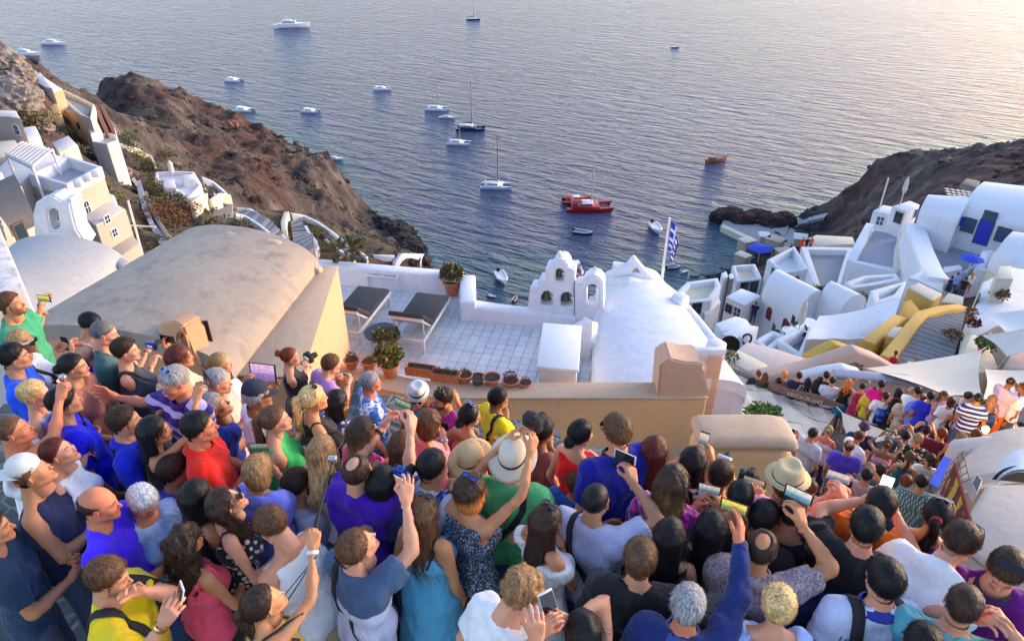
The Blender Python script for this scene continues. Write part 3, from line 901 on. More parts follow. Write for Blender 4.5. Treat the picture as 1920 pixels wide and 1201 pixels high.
# white storage chest
q=[(1018,604),(1091,610),(1085,694),(1006,686)]
t=thing('storage_chest','white painted chest with an overhanging flat lid on the terrace','chest',tuple(at_level(1048,700,TZ)))
top=LV_(q,-7.0);c=sum(top,Vector())/4
m=MB();m.prism(top,H0-7.07);m.build('lid',M['whitepaint'],t,bevel=0.015)
m=MB();m.prism([p+(c-p)*0.09-Vector((0,0,0.072))for p in top],H0+TZ);m.build('chest_body',M['white'],t,bevel=0.02)
# ---- sun loungers ----
def lounger():
 t=thing('sun_lounger','x','sun lounger',(0,0,0),'sun loungers on the terrace')
 W_,Ln,zh=0.78,1.80,0.34
 def P(name,m,mat,bev=0.006):
  o=m.build(name,mat,None,bevel=bev);o.parent=t;return o
 for sx in(-1,1):
  m=MB();m.box((sx*(W_/2-0.02),0,zh-0.04),(0.04,Ln,0.07));P('side_rail',m,M['whitewood'])
  for sy in(-0.86,0.80):
   m=MB();m.box((sx*(W_/2-0.022),sy,(zh-0.07)/2),(0.045,0.06,zh-0.07));P('leg',m,M['whitewood'])
 for sy in(-Ln/2+0.02,Ln/2-0.02):
  m=MB();m.box((0,sy,zh-0.04),(W_-0.08,0.04,0.07));P('end_rail',m,M['whitewood'])
 m=MB();m.box((0,-0.84,0.13),(W_-0.08,0.03,0.05));P('stretcher',m,M['whitewood'])
 for k in range(9):
  m=MB();m.box((0,0.82-k*0.125,zh-0.015),(W_-0.09,0.085,0.02));P('slat',m,M['whitewood'],0.004)
 ang=R(40);rm=Matrix.Rotation(-ang,3,'X');hg=Vector((0,-0.26,zh-0.01))
 for k in range(5):
  m=MB();m.box(hg+rm@Vector((0,-0.08-k*0.135,0)),(W_-0.10,0.085,0.02),rot=rm);P('slat',m,M['whitewood'],0.004)
 for sx in(-1,1):
  m=MB();m.box(hg+rm@Vector((sx*(W_/2-0.075),-0.34,-0.03)),(0.035,0.68,0.04),rot=rm);P('back_rail',m,M['whitewood'])
  m=MB();e=hg+rm@Vector((sx*(W_/2-0.075),-0.5,-0.04));m.tube([e,Vector((e.x,-0.66,zh-0.03))],0.014,6);P('back_support',m,M['whitewood'],0)
 m=MB();m.box(hg+rm@Vector((0,-0.67,-0.02)),(W_-0.06,0.035,0.07),rot=rm);P('back_rail',m,M['whitewood'])
 m=MB();m.box((0,0.30,zh+0.045),(W_-0.03,1.10,0.095));P('seat_cushion',m,M['charcoal'],0.025)
 m=MB();m.box(hg+rm@Vector((0,-0.36,0.055)),(W_-0.03,0.74,0.095),rot=rm);P('back_cushion',m,M['charcoal'],0.025)
 return t
lg=lounger()
A=at_level(726,650,TZ);B=at_level(796,660,TZ)
c=at_level(790,618,TZ);lg.location=c;lg.rotation_euler=(0,0,R(-13));lg['label']='right hand white slatted sun lounger with charcoal cushions'
l2=copy_tree(lg);l2.location=at_level(676,604,TZ)+Vector((0,0,0));l2['label']='left hand white slatted sun lounger partly hidden by the peach wall'
# little double table
tb=thing('side_table','low white table with two grey inset tops against the parapet','table',tuple(at_level(724,536,TZ)),rz=R(-12))
def P(name,m,mat,par,bev=0.006):
 o=m.build(name,mat,None,bevel=bev);o.parent=par;return o
for sx in(-1,1):
 for sy in(-1,1):
  m=MB();m.box((sx*0.37,sy*0.20,0.17),(0.04,0.04,0.34));P('leg',m,M['whitepaint'],tb)
for sx in(-0.375,0,0.375):
 m=MB();m.box((sx,0,0.36),(0.045,0.46,0.045));P('rail',m,M['whitepaint'],tb)
for sy in(-0.21,0.21):
 m=MB();m.box((0,sy,0.358),(0.79,0.045,0.04));P('rail',m,M['whitepaint'],tb)
for sx in(-0.19,0.19):
 m=MB();m.box((sx,0,0.365),(0.33,0.37,0.02));P('table_panel',m,M['grey_metal'],tb,0.003)
# round dark table
rt_=thing('round_table','round dark glass table between the two loungers','table',tuple(at_level(719,655,TZ)))
m=MB();m.lathe((0,0,0),[(0.34,0.40),(0.36,0.43),(0.34,0.45),(0.001,0.45)],26);P('table_top',m,M['glass'],rt_,0)
m=MB();m.lathe((0,0,0),[(0.18,0),(0.19,0.02),(0.05,0.05),(0.035,0.40),(0.001,0.40)],16);P('pedestal',m,M['grey_metal'],rt_,0)
# pots
pot_plant('pale urn with spiky succulent on the terrace parapet corner',651,516,TZ+0.02,0.24,0.42,'leaf_dry','terracotta_pale',1,0.34,110,True,'large pots by the parapet',0.3)
pot_plant('terracotta pot with round green shrub by the parapet corner',849,550,TZ+0.02,0.22,0.36,'leaf_dry','terracotta',2,0.26,700,False,'large pots by the parapet',0.09)
pot_plant('terracotta pot with sparse shrub beside the round table',727,672,TZ+0.02,0.19,0.30,'leaf_dry','terracotta',3,0.27,420,False,'large pots by the parapet',0.08)
WT=-7.17
pot_plant('terracotta pot with the fullest green shrub on the wall coping',733,705,WT,0.16,0.26,'leaf_yellow','terracotta',4,0.24,900,False,lf=0.075)
pot_plant('leftmost small terracotta pot on the coping with a little greenery',661,690,WT,0.135,0.20,'leaf_dark','terracotta',5,0.10,120)
pot_plant('small terracotta pot filled with bare soil',694,694,WT,0.145,0.22)
pot_plant('small terracotta pot right of the cactus planter',872,716,WT,0.13,0.17,'leaf_dark',seed=8,prad=0.08,nleaf=80)
pot_plant('mauve brown empty pot in the row on the wall',896,719,WT,0.125,0.15,None,'brownwood')
pot_plant('wide terracotta bowl with dry soil in the row on the wall',922,719,WT,0.15,0.15)
pot_plant('dark red succulent in a low bowl on the wall',957,721,WT,0.14,0.10,'leaf_red',seed=9,prad=0.12,nleaf=140)
pot_plant('low bowl with a trailing red stem near the chest',985,723,WT,0.11,0.08,'leaf_red',seed=10,prad=0.08,nleaf=50)
for label,px,py,plants in(('long terracotta trough with dry soil on the coping',789,701,0),('long terracotta trough with three round cacti',837,712,1)):
 t=thing('planter_trough',label,'planter',tuple(at_level(px,py,WT)),'long troughs on the coping',rz=R(-13))
 m=MB();m.box((0,0,0.012),(0.44,0.15,0.02))
 for sy in(-0.085,0.085):m.box((0,sy,0.085),(0.50,0.018,0.17))
 for sx in(-0.25,0.25):m.box((sx,0,0.085),(0.018,0.185,0.17))
 P('trough',m,M['terracotta'],t,0.006)
 m=MB();m.box((0,0,0.13),(0.48,0.15,0.02));P('soil',m,M['soil'],t,0)
 if plants:
  for k,(x,mm)in enumerate(((-0.16,'leaf_red'),(0.0,'leaf_dry'),(0.15,'leaf_green'))):
   v,f,cc=foliage((x,0,0.17),0.075,160,0.035,20+k,0.9,True);o=link('cactus',np_mesh('cactus',v,f,M[mm],col=cc,smooth=False));o.parent=t
# ---- the belfry and arch ----
A=at_level(990,573,-7.6);B=at_level(1080,583,-7.6)
t=thing('belfry','white stepped belfry with three arched bell openings','belfry',(A.x,A.y,H0-9))
out=[(988,590),(990,573),(993,541),(1010,541),(1009,527),(1023,526),(1022,503),(1034,502),(1037,494),(1044,488),(1052,486),(1060,489),(1065,496),(1067,505),(1078,506),(1075,531),(1078,600),(1074,600)]
holes=[arch_px(1049,529,17,25),arch_px(1025,573,24,27),arch_px(1062,575,24,27)]
slab_holes('masonry',out,holes,A,B,0.45,M['white_clean'],t,0.035)
m=MB();m.lathe(on_wall(1050.5,484,A,B)+Vector((0,0.2,0)),[(0.05,-0.08),(0.06,0.0),(0.04,0.06),(0.001,0.08)],12);m.build('finial',M['white_clean'],t,smooth=True)
for cx,cy in((1049,517),(1025,558),(1062,560)):
 p=on_wall(cx,cy,A,B)+Vector((0,0.22,0))
 k=0.085 if cy<530 else 0.11
 m=MB();m.lathe(p,[(k*1.15,-k*1.2),(k,-k*1.05),(k*0.72,-k*0.4),(k*0.6,k*0.3),(k*0.35,k*0.75),(0.001,k*0.85)],16);m.tube([p+Vector((0,0,k*0.8)),p+Vector((0,0,k*1.7))],0.012,6)
 m.build('bell',M['bell'],t,smooth=True)
A2=at_level(1076,585,-7.6);B2=at_level(1135,592,-7.6)
t=thing('arch_gateway','white arched gateway with a small cross between belfry and chapel','gateway',(A2.x,A2.y,H0-9))
out=[(1078,606),(1077,533),(1090,532),(1095,524),(1104,517),(1114,516),(1124,520),(1130,528),(1131,540),(1131,606)]
slab_holes('masonry',out,[arch_px(1110,580,25,46)],A2,B2,0.4,M['white_clean'],t,0.03)
p=on_wall(1116.5,514,A2,B2)+Vector((0,0.15,0))
m=MB();m.box(p,(0.03,0.03,0.2));m.box(p+Vector((0,0.0,0.035)),(0.12,0.028,0.03));m.build('cross',M['whitepaint'],t)
wall_run('curved_step_wall','small white curved wall stepping up to the chapel','wall',[(1078,607,-7.35),(1092,600,-7.15),(1104,597,-7.1),(1112,603,-7.3)],0.22,-8.2,M['white_clean'],bevel=0.04)
# ---- chapel with the white vault ----
t,Pc=vault('white_chapel','white barrel roofed chapel right of the tiled terrace','chapel',[(1104,775,-7.9),(1400,738,-7.8),(1240,532,-7.8),(1118,536,-7.8)],-7.8,0.50,-13.0,M['white_clean'],M['white_clean'],n=18,pw=0.8)
# low parapets
for pts_,th in(([(1112,640,-7.60),(1119,600,-7.60),(1133,529,-7.5)],0.18),([(1236,524,-7.5),(1266,548,-7.6),(1300,585,-7.6),(1352,650,-7.5)],0.16),([(1128,524,-7.4),(1180,520,-7.2),(1222,526,-7.4)],0.2)):
 wall_run('parapet',None,None,[at_level(*q)for q in pts_],th,0,M['white_clean'],world=True,parent=t,bevel=0.04,drop=0.7)
A3=at_level(1150,524,-7.35);B3=at_level(1225,524,-7.35)
slab_holes('pediment',[(1150,526),(1152,500),(1178,503),(1186,493),(1191,487),(1197,493),(1208,506),(1230,528)],[[(1184,511),(1192,498),(1201,512)]],A3,B3,0.3,M['white_clean'],t,0.02)
for px,py,z in((1276,553,-7.3),(1344,640,-7.2)):
 p=at_level(px,py,z);m=MB();m.box(p-Vector((0,0,0.25)),(0.30,0.30,0.5),rz=0.6);m.build('corner_block',M['white_clean'],t,bevel=0.05)
# ---- flag ----
fa=at_level(1240,530,-7.6);hgt=0
ptop=None
for k in range(400):
 q=fa+Vector((0,0,k*0.01))
 d=q-Vector((0,0,H0));zc=d.y*math.cos(PITCH)-d.z*math.sin(PITCH);vy=600.5-FOC*(d.y*math.sin(PITCH)+d.z*math.cos(PITCH))/zc
 if vy<412:ptop=q;break
ptop=ptop or fa+Vector((0,0,2.2))
t=thing('flagpole','white flagpole on the chapel carrying a blue and white striped flag','flagpole',tuple(fa))
m=MB();m.tube([fa,ptop],[0.035,0.022],10);m.build('pole',M['whitepaint'],t)
m=MB();m.lathe(ptop,[(0.02,0),(0.035,0.03),(0.001,0.06)],10);m.build('finial',M['whitepaint'],t)
mf,nt,bs=new_mat('flag_cloth')
uv=nt.nodes.new('ShaderNodeAttribute');uv.attribute_name='Col'
sp=nt.nodes.new('ShaderNodeSeparateColor');nt.links.new(uv.outputs['Color'],sp.inputs[0])
def mth(op,a,b=None):
 n_=nd(nt,'ShaderNodeMath',operation=op)
 for i,x in enumerate((a,b)):
  if x is None:continue
  if hasattr(x,'links'):nt.links.new(x,n_.inputs[i])
  else:n_.inputs[i].default_value=x
 return n_.outputs[0]
strp=mth('MODULO',mth('FLOOR',mth('MULTIPLY',sp.outputs[1],9.0)),2.0)
inc=mth('MULTIPLY',mth('LESS_THAN',sp.outputs[0],0.37),mth('GREATER_THAN',sp.outputs[1],4/9))
crx=mth('LESS_THAN',mth('ABSOLUTE',mth('SUBTRACT',sp.outputs[0],0.185)),0.037)
cry=mth('LESS_THAN',mth('ABSOLUTE',mth('SUBTRACT',sp.outputs[1],0.722)),0.055)
cross_=mth('MAXIMUM',crx,cry)
wh=mth('ADD',mth('MULTIPLY',inc,cross_),mth('MULTIPLY',mth('SUBTRACT',1.0,inc),strp))
nt.links.new(mix(nt,wh,(0.01,0.05,0.50),(0.78,0.80,0.84)),bs.inputs['Base Color']);bs.inputs['Roughness'].default_value=0.8
vs=[];cs=[];fs=[]
nu,nv=26,18;FL,FH=0.95,0.66
for i in range(nu+1):
 for j in range(nv+1):
  u_,v_=i/nu,j/nv
  x=0.05+0.20*(1-math.exp(-3*u_))*(0.6+0.4*v_)+0.03*math.sin(u_*9)
  y=0.07*math.sin(u_*15+v_*2)*u_**0.5
  z=-(1-v_)*FH-u_*0.62*FL*(0.75+0.25*v_)
  vs.append(ptop+Vector((x,y,z-0.05)));cs.append((u_,v_,0))
for i in range(nu):
 for j in range(nv):
  k=i*(nv+1)+j;fs.append((k,k+nv+1,k+nv+2,k+1))
me=np_mesh('flag',np.array([tuple(v)for v in vs]),np.array(fs),mf,col=np.array(cs));o=link('flag',me);o.parent=t;o.location=-fa
# ---- tan wall in front of the terrace ----
wl=[(600,690),(700,712),(780,730),(860,734),(1322,734)]
P0=[at_level(x,y,-7.2)for x,y in wl]
wall_run('tan_wall','long tan plastered wall with broad worn coping below the terrace','wall',P0,0.40,-11.0,M['tanwall'],world=True,top_mat=M['tantop'],cap=0.04,bevel=0.05)
A=at_level(1233,745,-7.2);B=at_level(1330,745,-7.2)
t=thing('peach_tower','peach plastered buttress tower with sloping shoulders beside the chapel','tower',(A.x,A.y,H0-11))
slab_holes('wall',[(1230,790),(1233,745),(1238,686),(1256,672),(1286,679),(1314,679),(1322,700),(1331,745),(1326,800)],[],A,B,0.55,M['towerpeach'],t,0.03)
prism_part('pillar',t,[(1326,655),(1359,654),(1357,668),(1330,669)],-6.9,-12,M['towerpeach'],0.03)
prism_part('recess',t,[(1300,662),(1328,662),(1330,672),(1304,672)],-7.2,-12,M['warm_white'],0.02)
prism_part('cap',t,[(1290,650),(1361,649),(1362,656),(1294,657)],-6.8,-7.05,M['white'],0.02)
wall_run('pink_stair_wall','sloping pink parapet running down from the peach tower','wall',[(1335,752,-8.3),(1365,790,-8.8),(1420,850,-9.4)],0.75,-12,M['pinktop'],bevel=0.05)
# low rounded wall
t=wall_run('low_rounded_wall','low beige wall with rounded top and end at the crowd','wall',[(1300,823,-5.45),(1340,822,-5.45),(1400,821,-5.45),(1450,822,-5.47),(1482,828,-5.52)],0.46,-8.6,M['tanwall'],top_mat=M['tantop'],cap=0.20,bevel=0.12)
# ---- lit candles and lamps the photograph shows ----
def glow_lamp(label,px,py,d,e,r_=0.05):
 p=at_depth(px,py,d)
 t=thing('lamp',label,'lamp',tuple(p))
 mm=paint('glowing_lamp_glass_'+str(px),(1.0,0.55,0.2),0.4,emit=(1.0,0.36,0.07),estr=7)
 m=MB();m.lathe((0,0,0),[(r_*0.5,-r_),(r_,-r_*0.3),(r_,r_*0.4),(r_*0.4,r_),(0.001,r_*1.05)],14);o=m.build('glass',mm,None,smooth=True);o.parent=t
 m=MB();m.box((0,0,-r_*1.2),(r_*1.4,r_*1.4,r_*0.4));o=m.build('base',M['brownwood'],None,bevel=0.005);o.parent=t
 ld=bpy.data.lights.new('lamp_light','POINT');ld.energy=e;ld.color=(1.0,0.48,0.15);ld.shadow_soft_size=0.08
 lo_=bpy.data.objects.new('lamp_light',ld);C.objects.link(lo_);lo_.parent=t;lo_.location=(0,-0.12,0.05)
glow_lamp('small glowing lamp at the foot of the tan wall',1042,858,7.6,9)
glow_lamp('glowing orange lamp among the crowd on the lower lane',1848,804,13.0,30,0.06)
# ================= buildings and gardens on the left =================
t,_=vault('tan_vaulted_house','large weathered tan barrel roof beside the crowd','house',[(8,655,-5.75),(440,712,-5.75),(601,504,-5.75),(336,462,-5.75)],-5.75,0.62,-12,M['peach'],M['roofgrey'],n=22,pw=0.85)
top=LV_([(603,503),(634,503),(566,715),(448,706)],-5.78)
m=MB();m.prism(top,H0-12.0);m.build('end_wall',M['peach'],t,bevel=0.02)
m=MB();m.prism([p+Vector((0,0,0.05))for p in LV_([(602,502),(635,502),(569,712),(445,708)],-5.78)],H0-5.765);m.build('coping',M['tantop'],t,bevel=0.02)
for pts_ in([(338,458,-5.66),(200,540,-5.66),(60,625,-5.66)],[(338,459,-5.6),(425,436,-5.12),(520,452,-5.2),(602,503,-5.66)]):
 wall_run('roof_curb',None,None,[at_level(*q)for q in pts_],0.16,0,M['tantop'],world=True,parent=t,bevel=0.03,drop=0.3)
A=at_level(290,650,-5.5);B=at_level(352,676,-5.5)
t=thing('roof_vent','small rounded tan vent with a dark arched mouth on the big roof','vent',tuple(A))
slab_holes('hood',[(278,680),(283,640),(288,622),(305,606),(325,602),(342,612),(352,640),(372,690)],[[(333,640),(334,628),(340,624),(346,630),(352,650),(346,652)]],A,B,0.30,M['peach'],t,0.03)
m=MB();c_=on_wall(341,640,A,B,-0.29);m.box(c_,(0.3,0.02,0.35));m.build('mouth',M['dark'],t)
t,_=vault('blue_grey_vault','broad blue grey cement vault below the left bell gable','house',[(-190,660,-9),(118,640,-9),(236,492,-9),(22,478,-9)],-9,0.75,-20,M['warm_white'],M['bluegrey'],n=20,pw=0.9)
wall_run('white_edge_wall','pale rounded gutter wall along the blue grey vault','wall',[(158,452,-8.6),(195,470,-8.75),(236,494,-8.8)],0.35,-14,M['bluegrey'],bevel=0.08)
A=at_level(62,462,-9.2);B=at_level(155,462,-9.2)
t=thing('bell_gable','white bell gable with one tall arched opening at the left','belfry',(A.x,A.y,H0-14))
slab_holes('masonry',[(66,470),(60,402),(67,377),(76,381),(84,371),(100,367),(113,375),(123,383),(130,371),(136,400),(143,430),(160,456),(152,470)],[arch_px(103,432,17,40,lean=-0.12)],A,B,0.7,M['white'],t,0.06)
p=on_wall(104,405,A,B)+Vector((0,0.3,0));m=MB();m.lathe(p,[(0.16,-0.2),(0.13,-0.1),(0.09,0.1),(0.001,0.18)],12);m.tube([p+Vector((-0.4,0,0.15)),p+Vector((0.4,0,0.15))],0.02,6);m.build('bell',M['bell'],t)
t,_=vault('slate_vaulted_house','dark slate grey vaulted house with tan wall and small window','house',[(6,440,-11),(-70,392,-11),(30,345,-11),(66,410,-11)],-11,0.9,-20,M['cream'],M['slate'],n=14)
P1,P2=at_level(6,440,-11),at_level(66,410,-11)
opening(t,38,434,0.42,0.6,P1,P2,'window',frame='brownwood',pane='glass',bars=False)
t=thing('stained_wall','white plaster wall with black mould stains at the far left','wall',tuple(at_level(0,540,-7)))
prism_part('wall',t,[(-60,395),(-4,418),(44,535),(-40,560)],-6.6,-12,M['stain'],0.05)
# house with the white roof terrace
t=building('terrace_house','beige house with white crenellated roof terrace and an oval window','house',[(52,326),(124,346),(191,312),(128,292)],-18.4,-19.36,M['white'],M['floor_blue'],0.06,rim=0.9,rimw=0.3)
bx=LV_([(54,328),(124,348),(190,314),(128,294)],-19.35);m=MB();m.prism(bx,H0-31);m.build('wall',M['beige'],t,bevel=0.04)
A,B=bx[1],bx[2]
opening(t,163,388,0.55,1.0,A,B,'window',arched=True,frame='whitepaint',pane='glass',fw=0.12)
for px,py in((146,344),(163,334),(178,326)):
 p=at_level(px,py,-18.35);m=MB();m.box(p,(0.5,0.5,0.45),rz=0.5);m.build('merlon',M['white'],t,bevel=0.05)
t=building('lower_beige_house','lower beige house with rounded buttress and small white framed windows','house',[(146,400),(210,377),(236,392),(180,424)],-22.2,-34,M['beige'],M['warm_white'],0.12)
w_=LV_([(146,400),(180,424),(236,392)],-22.2)
for px,py in((201,411),(215,436)):opening(t,px,py,0.5,0.6,w_[1],w_[2],'window',pane='glass',fw=0.1)
opening(t,170,431,0.3,0.35,w_[0],w_[1],'window',pane='glass',fw=0.06,bars=False)
t=building('beige_yard_house','flat beige block at the foot of the lower beige house','house',[(190,446),(236,425),(262,456),(228,480)],-24.5,-34,M['beige'],M['beige'],0.2)
t=building('beige_step_house','small beige stepped block left of the yard block','house',[(150,432),(188,446),(226,482),(180,470)],-24.8,-34,M['warm_white'],M['beige'],0.12)
# pergola
t=thing('pergola','white slatted pergola roof over the terrace at upper left','pergola',tuple(at_level(55,320,-19)))
q=LV_([(12,288),(42,266),(98,280),(60,312)],-17.2)
for k in range(9):
 a=q[0].lerp(q[3],k/8);b=q[1].lerp(q[2],k/8)
 m=MB();m.tube([a,b],0.10,4);m.build('slat',M['whitewood'],t)
for p in q:
 m=MB();m.tube([p,Vector((p.x,p.y,p.z-2.6))],0.10,6);m.build('post',M['white'],t)
for a,b in((q[0],q[3]),(q[1],q[2])):
 m=MB();m.tube([a-Vector((0,0,.15)),b-Vector((0,0,.15))],0.12,4);m.build('beam',M['white'],t)
building('pergola_terrace','pale terrace block carrying the slatted pergola','terrace',[(-20,330),(12,300),(60,275),(125,296),(55,330),(30,352)],-19.6,-30,M['warm_white'],M['warm_white'],0.1)
building('white_front_block','tall white block between slate roof and pergola at left edge','house',[(-60,330),(3,322),(18,362),(-30,388)],-15.5,-26,M['warm_white'],M['white'],0.1)
t=building('upper_beige_house','upper beige house with oval white framed window at the left edge','house',[(-70,216),(17,219),(38,222),(30,208),(-60,204)],-18.2,-30,M['beige'],M['warm_white'],0.1)
w_=LV_([(17,219),(38,222)],-18.2);opening(t,31,243,0.6,0.9,w_[0],w_[1],'window',arched=True,pane='blueglass',fw=0.14)
for lab,q_,z_,zb_,wm,rm in(('cream block between pergola and yellow bush',[(96,268),(128,254),(146,272),(112,288)],-24.5,-34,'cream','warm_white'),
 ('small white block behind the upper beige house',[(36,240),(66,236),(74,252),(44,258)],-21.5,-30,'white','white'),
 ('red stone gable left of the footpath',[(108,300),(120,286),(134,300),(122,314)],-23.0,-32,'redbrick','cream'),
 ('small white block right of the oval window house',[(204,362),(214,366),(220,382),(210,386)],-22.6,-32,'white_clean','white'),
 ('beige block at the left edge under the upper house',[(-40,268),(28,262),(44,286),(-20,300)],-20.2,-30,'beige','cream')):
 building('hillside_house',lab,'house',q_,z_,zb_,M[wm],M[rm],0.08)
# ochre estate
t=building('ochre_house','tall ochre walled house in the rocks at upper left','house',[(60,152),(101,173),(118,168),(76,140)],-26.6,-42,M['ochre'],M['white'],0.1)
t=building('ochre_lower_house','lower ochre house with two small dark windows','house',[(106,200),(156,221),(176,205),(126,184)],-29.6,-42,M['ochre'],M['floor_grey'],0.1)
w_=LV_([(106,200),(156,221)],-29.6)
for px,py in((126,238),(147,236)):opening(t,px,py,0.9,0.9,w_[0],w_[1],'window',frame='brownwood',pane='glass',fw=0.08,bars=False)
building('ochre_garden_wall','broad ochre retaining wall between rocks and ochre house','wall',[(62,160),(103,178),(112,204),(96,206),(70,186)],-28.2,-42,M['ochre'],M['ochre'],0.1)
building('ochre_terrace','cream terrace with white parapets above the bay at upper left','terrace',[(100,170),(122,169),(177,196),(170,222),(150,215)],-29.2,-42,M['cream'],M['floor_grey'],0.08,rim=0.8,rimw=0.4)
building('white_far_house','small white house half hidden by the rocks at upper left','house',[(50,142),(76,136),(98,166),(84,164)],-25.8,-36,M['white'],M['white'],0.1)
building('pale_court_house','pale courtyard house beside the red brick stair walls','house',[(152,222),(176,214),(190,244),(170,252)],-31.2,-42,M['warm_white'],M['cream'],0.1)
for pts_,lab in(([(178,198,-30),(200,246,-31.8)],'left red brick stair wall by the pale courtyard'),([(189,196,-30),(210,240,-31.8)],'right red brick stair wall above the headland')):
 wall_run('brick_stair_wall',lab,'wall',pts_,0.6,-42,M['redbrick'],group='red brick stair walls')
building('pale_lookout','pale lookout terrace at the end of the brick stairs','terrace',[(168,254),(200,248),(216,252),(222,262),(200,270),(172,266)],-32.2,-42,M['warm_white'],M['cream'],0.1,rim=0.7,rimw=0.4)
def landwall(label,pts_,th,hgt,mat,name='garden_wall',cat='wall',group=None,bevel=0.06):
 P=[on_land(x,y,hgt)for x,y in pts_]
 return wall_run(name,label,cat,P,th,0,M[mat],world=True,bevel=bevel,drop=hgt+2.5,group=group)
landwall('white buttress wall below the lookout',[(215,250),(222,280)],0.7,1.6,'white')
landwall('pale wall running down from the lookout to the white farmhouse',[(226,275),(262,288),(284,298),(292,318)],0.5,1.2,'cream')
# white cliff house
t=building('white_cliff_house','white cubic cliff house with roof terrace among green shrubs','house',[(290,342),(291,322),(328,320),(364,322),(378,346),(352,372),(330,356)],-43.0,-56,M['white_clean'],M['white'],0.1,rim=0.7,rimw=0.5)
for pts_,dz,mat in(([(306,338),(326,336),(330,352),(306,352)],-42.1,'white'),([(340,328),(362,326),(366,336),(344,338)],-42.1,'white_clean'),([(328,356),(350,346),(372,352),(358,378),(338,370)],-43.6,'white_clean')):
 prism_part('annex',t,pts_,dz,-56,M[mat],0.1)
p=at_level(322,322,-43);m=MB();m.lathe(p,[(0.5,-2),(0.45,0.5),(0.5,1.6),(0.001,2.2)],10);m.build('chimney',M['warm_white'],t)
landwall('white wall curving past the cliff house to the stone tower',[(380,342),(402,352),(420,366),(432,378)],0.6,1.1,'white')
landwall('second white wall of the garden lane',[(376,352),(398,364),(412,378)],0.5,0.8,'white')
t=landwall('cream gable wall beside the stone tower',[(366,410),(378,395),(391,382)],0.5,2.2,'cream')
landwall('cream wall on top of the rubble tower',[(398,392),(416,384),(434,378)],0.6,1.8,'cream')
building('rubble_tower','rubble stone tower foundation above the tan vault','tower',[(372,412),(400,396),(436,382),(436,404),(400,424),(368,428)],-37.2,-48,M['rubble'],M['rubble'],0.1)
# stepped lanes
def lane(label,left,right,mat='stone_step',name='stepped_lane',n=22):
 Lp=[on_land(x,y,0.25)for x,y in left];Rp=[on_land(x,y,0.25)for x,y in right]
 def samp(Q,s):
  k=s*(len(Q)-1);i=min(int(k),len(Q)-2);return Q[i].lerp(Q[i+1],k-i)
 c=sum(Lp+Rp,Vector())/(len(Lp)+len(Rp))
 t=thing(name,label,'stairs',tuple(c))
 t['kind']='structure'
 del t['category']
 for k in range(n):
  a,b,c2,d=samp(Lp,k/n),samp(Rp,k/n),samp(Rp,(k+1)/n),samp(Lp,(k+1)/n)
  z=max(a.z,b.z,c2.z,d.z)+0.05
  m=MB();m.prism([Vector((q.x,q.y,z))for q in(a,b,c2,d)],z-3.0);m.build('step',M[mat]if k%3 else M['floor_grey'],t)
 return t
lane('grey stepped lane curving down to the bay',[(546,420),(548,440),(552,462),(560,490)],[(566,424),(576,446),(592,468),(594,490)],n=26)
landwall('white outer wall of the curving stepped lane',[(548,411),(572,416),(596,425),(622,443),(648,464),(672,480),(690,492)],0.45,0.9,'white')
landwall('white inner wall of the curving stepped lane',[(574,434),(582,448),(593,462),(597,474),(592,486),(582,494)],0.45,0.9,'white')
landwall('cream end post wall at the head of the stepped lane',[(540,412),(534,432),(536,450)],0.7,1.4,'cream')
landwall('white wall between the lower lane and the dry garden',[(612,458),(630,470),(648,486)],0.4,0.8,'white')
lane('lower grey lane along the outer white wall',[(600,440),(625,460),(655,482)],[(612,436),(640,458),(680,488)],n=16,name='lower_lane')
landwall('long white wall descending left of the stepped lane',[(446,394),(470,402),(498,420),(536,456)],0.45,0.9,'white')
landwall('inner white wall left of the stepped lane',[(442,408),(462,414),(486,430),(506,446)],0.4,0.8,'white')
lane('grey lane between white walls above the tan vault',[(436,402),(462,410),(490,430),(515,452)],[(450,398),(478,408),(506,426),(534,452)],n=14,name='walled_lane')
lane('narrow footpath winding up the dry slope',[(300,462),(284,430),(268,395),(262,360),(246,338)],[(318,458),(292,428),(278,395),(270,360),(252,338)],mat='floor_blue',n=24,name='hillside_path')
landwall('low stone wall along the footpath',[(318,456),(300,425),(284,395),(274,366)],0.5,0.7,'rubble')
# white pen
P=[on_land(x,y,0.8)for x,y in((738,502),(752,487),(794,484),(786,501))]
wall_run('white_pen','white walled square pen on the slope beyond the terrace','wall',P,0.5,0,M['white'],world=True,drop=3,bevel=0.05)
landwall('thin white wall left of the walled pen',[(700,482),(740,484)],0.4,0.5,'white')
# pole with cross beam
p=on_land(252,436);q=p+Vector((0,0,5.2));a=at_depth(*[px_of(p)[0]-42,px_of(p)[1]-12],px_of(p)[2])if False else None
zc=62.0
p0=at_depth(252,432,zc);p1=at_depth(240,376,zc+0.8)
t=thing('wooden_cross','tall pale wooden pole with a long cross beam above the footpath','pole',tuple(p0))
m=MB();m.tube([p0-Vector((0,0,4)),p1],0.10,8);m.build('pole',M['whitewood'],t)
m=MB();m.tube([at_depth(212,421,zc),at_depth(292,425,zc)],0.08,8);m.build('cross_beam',M['whitewood'],t)
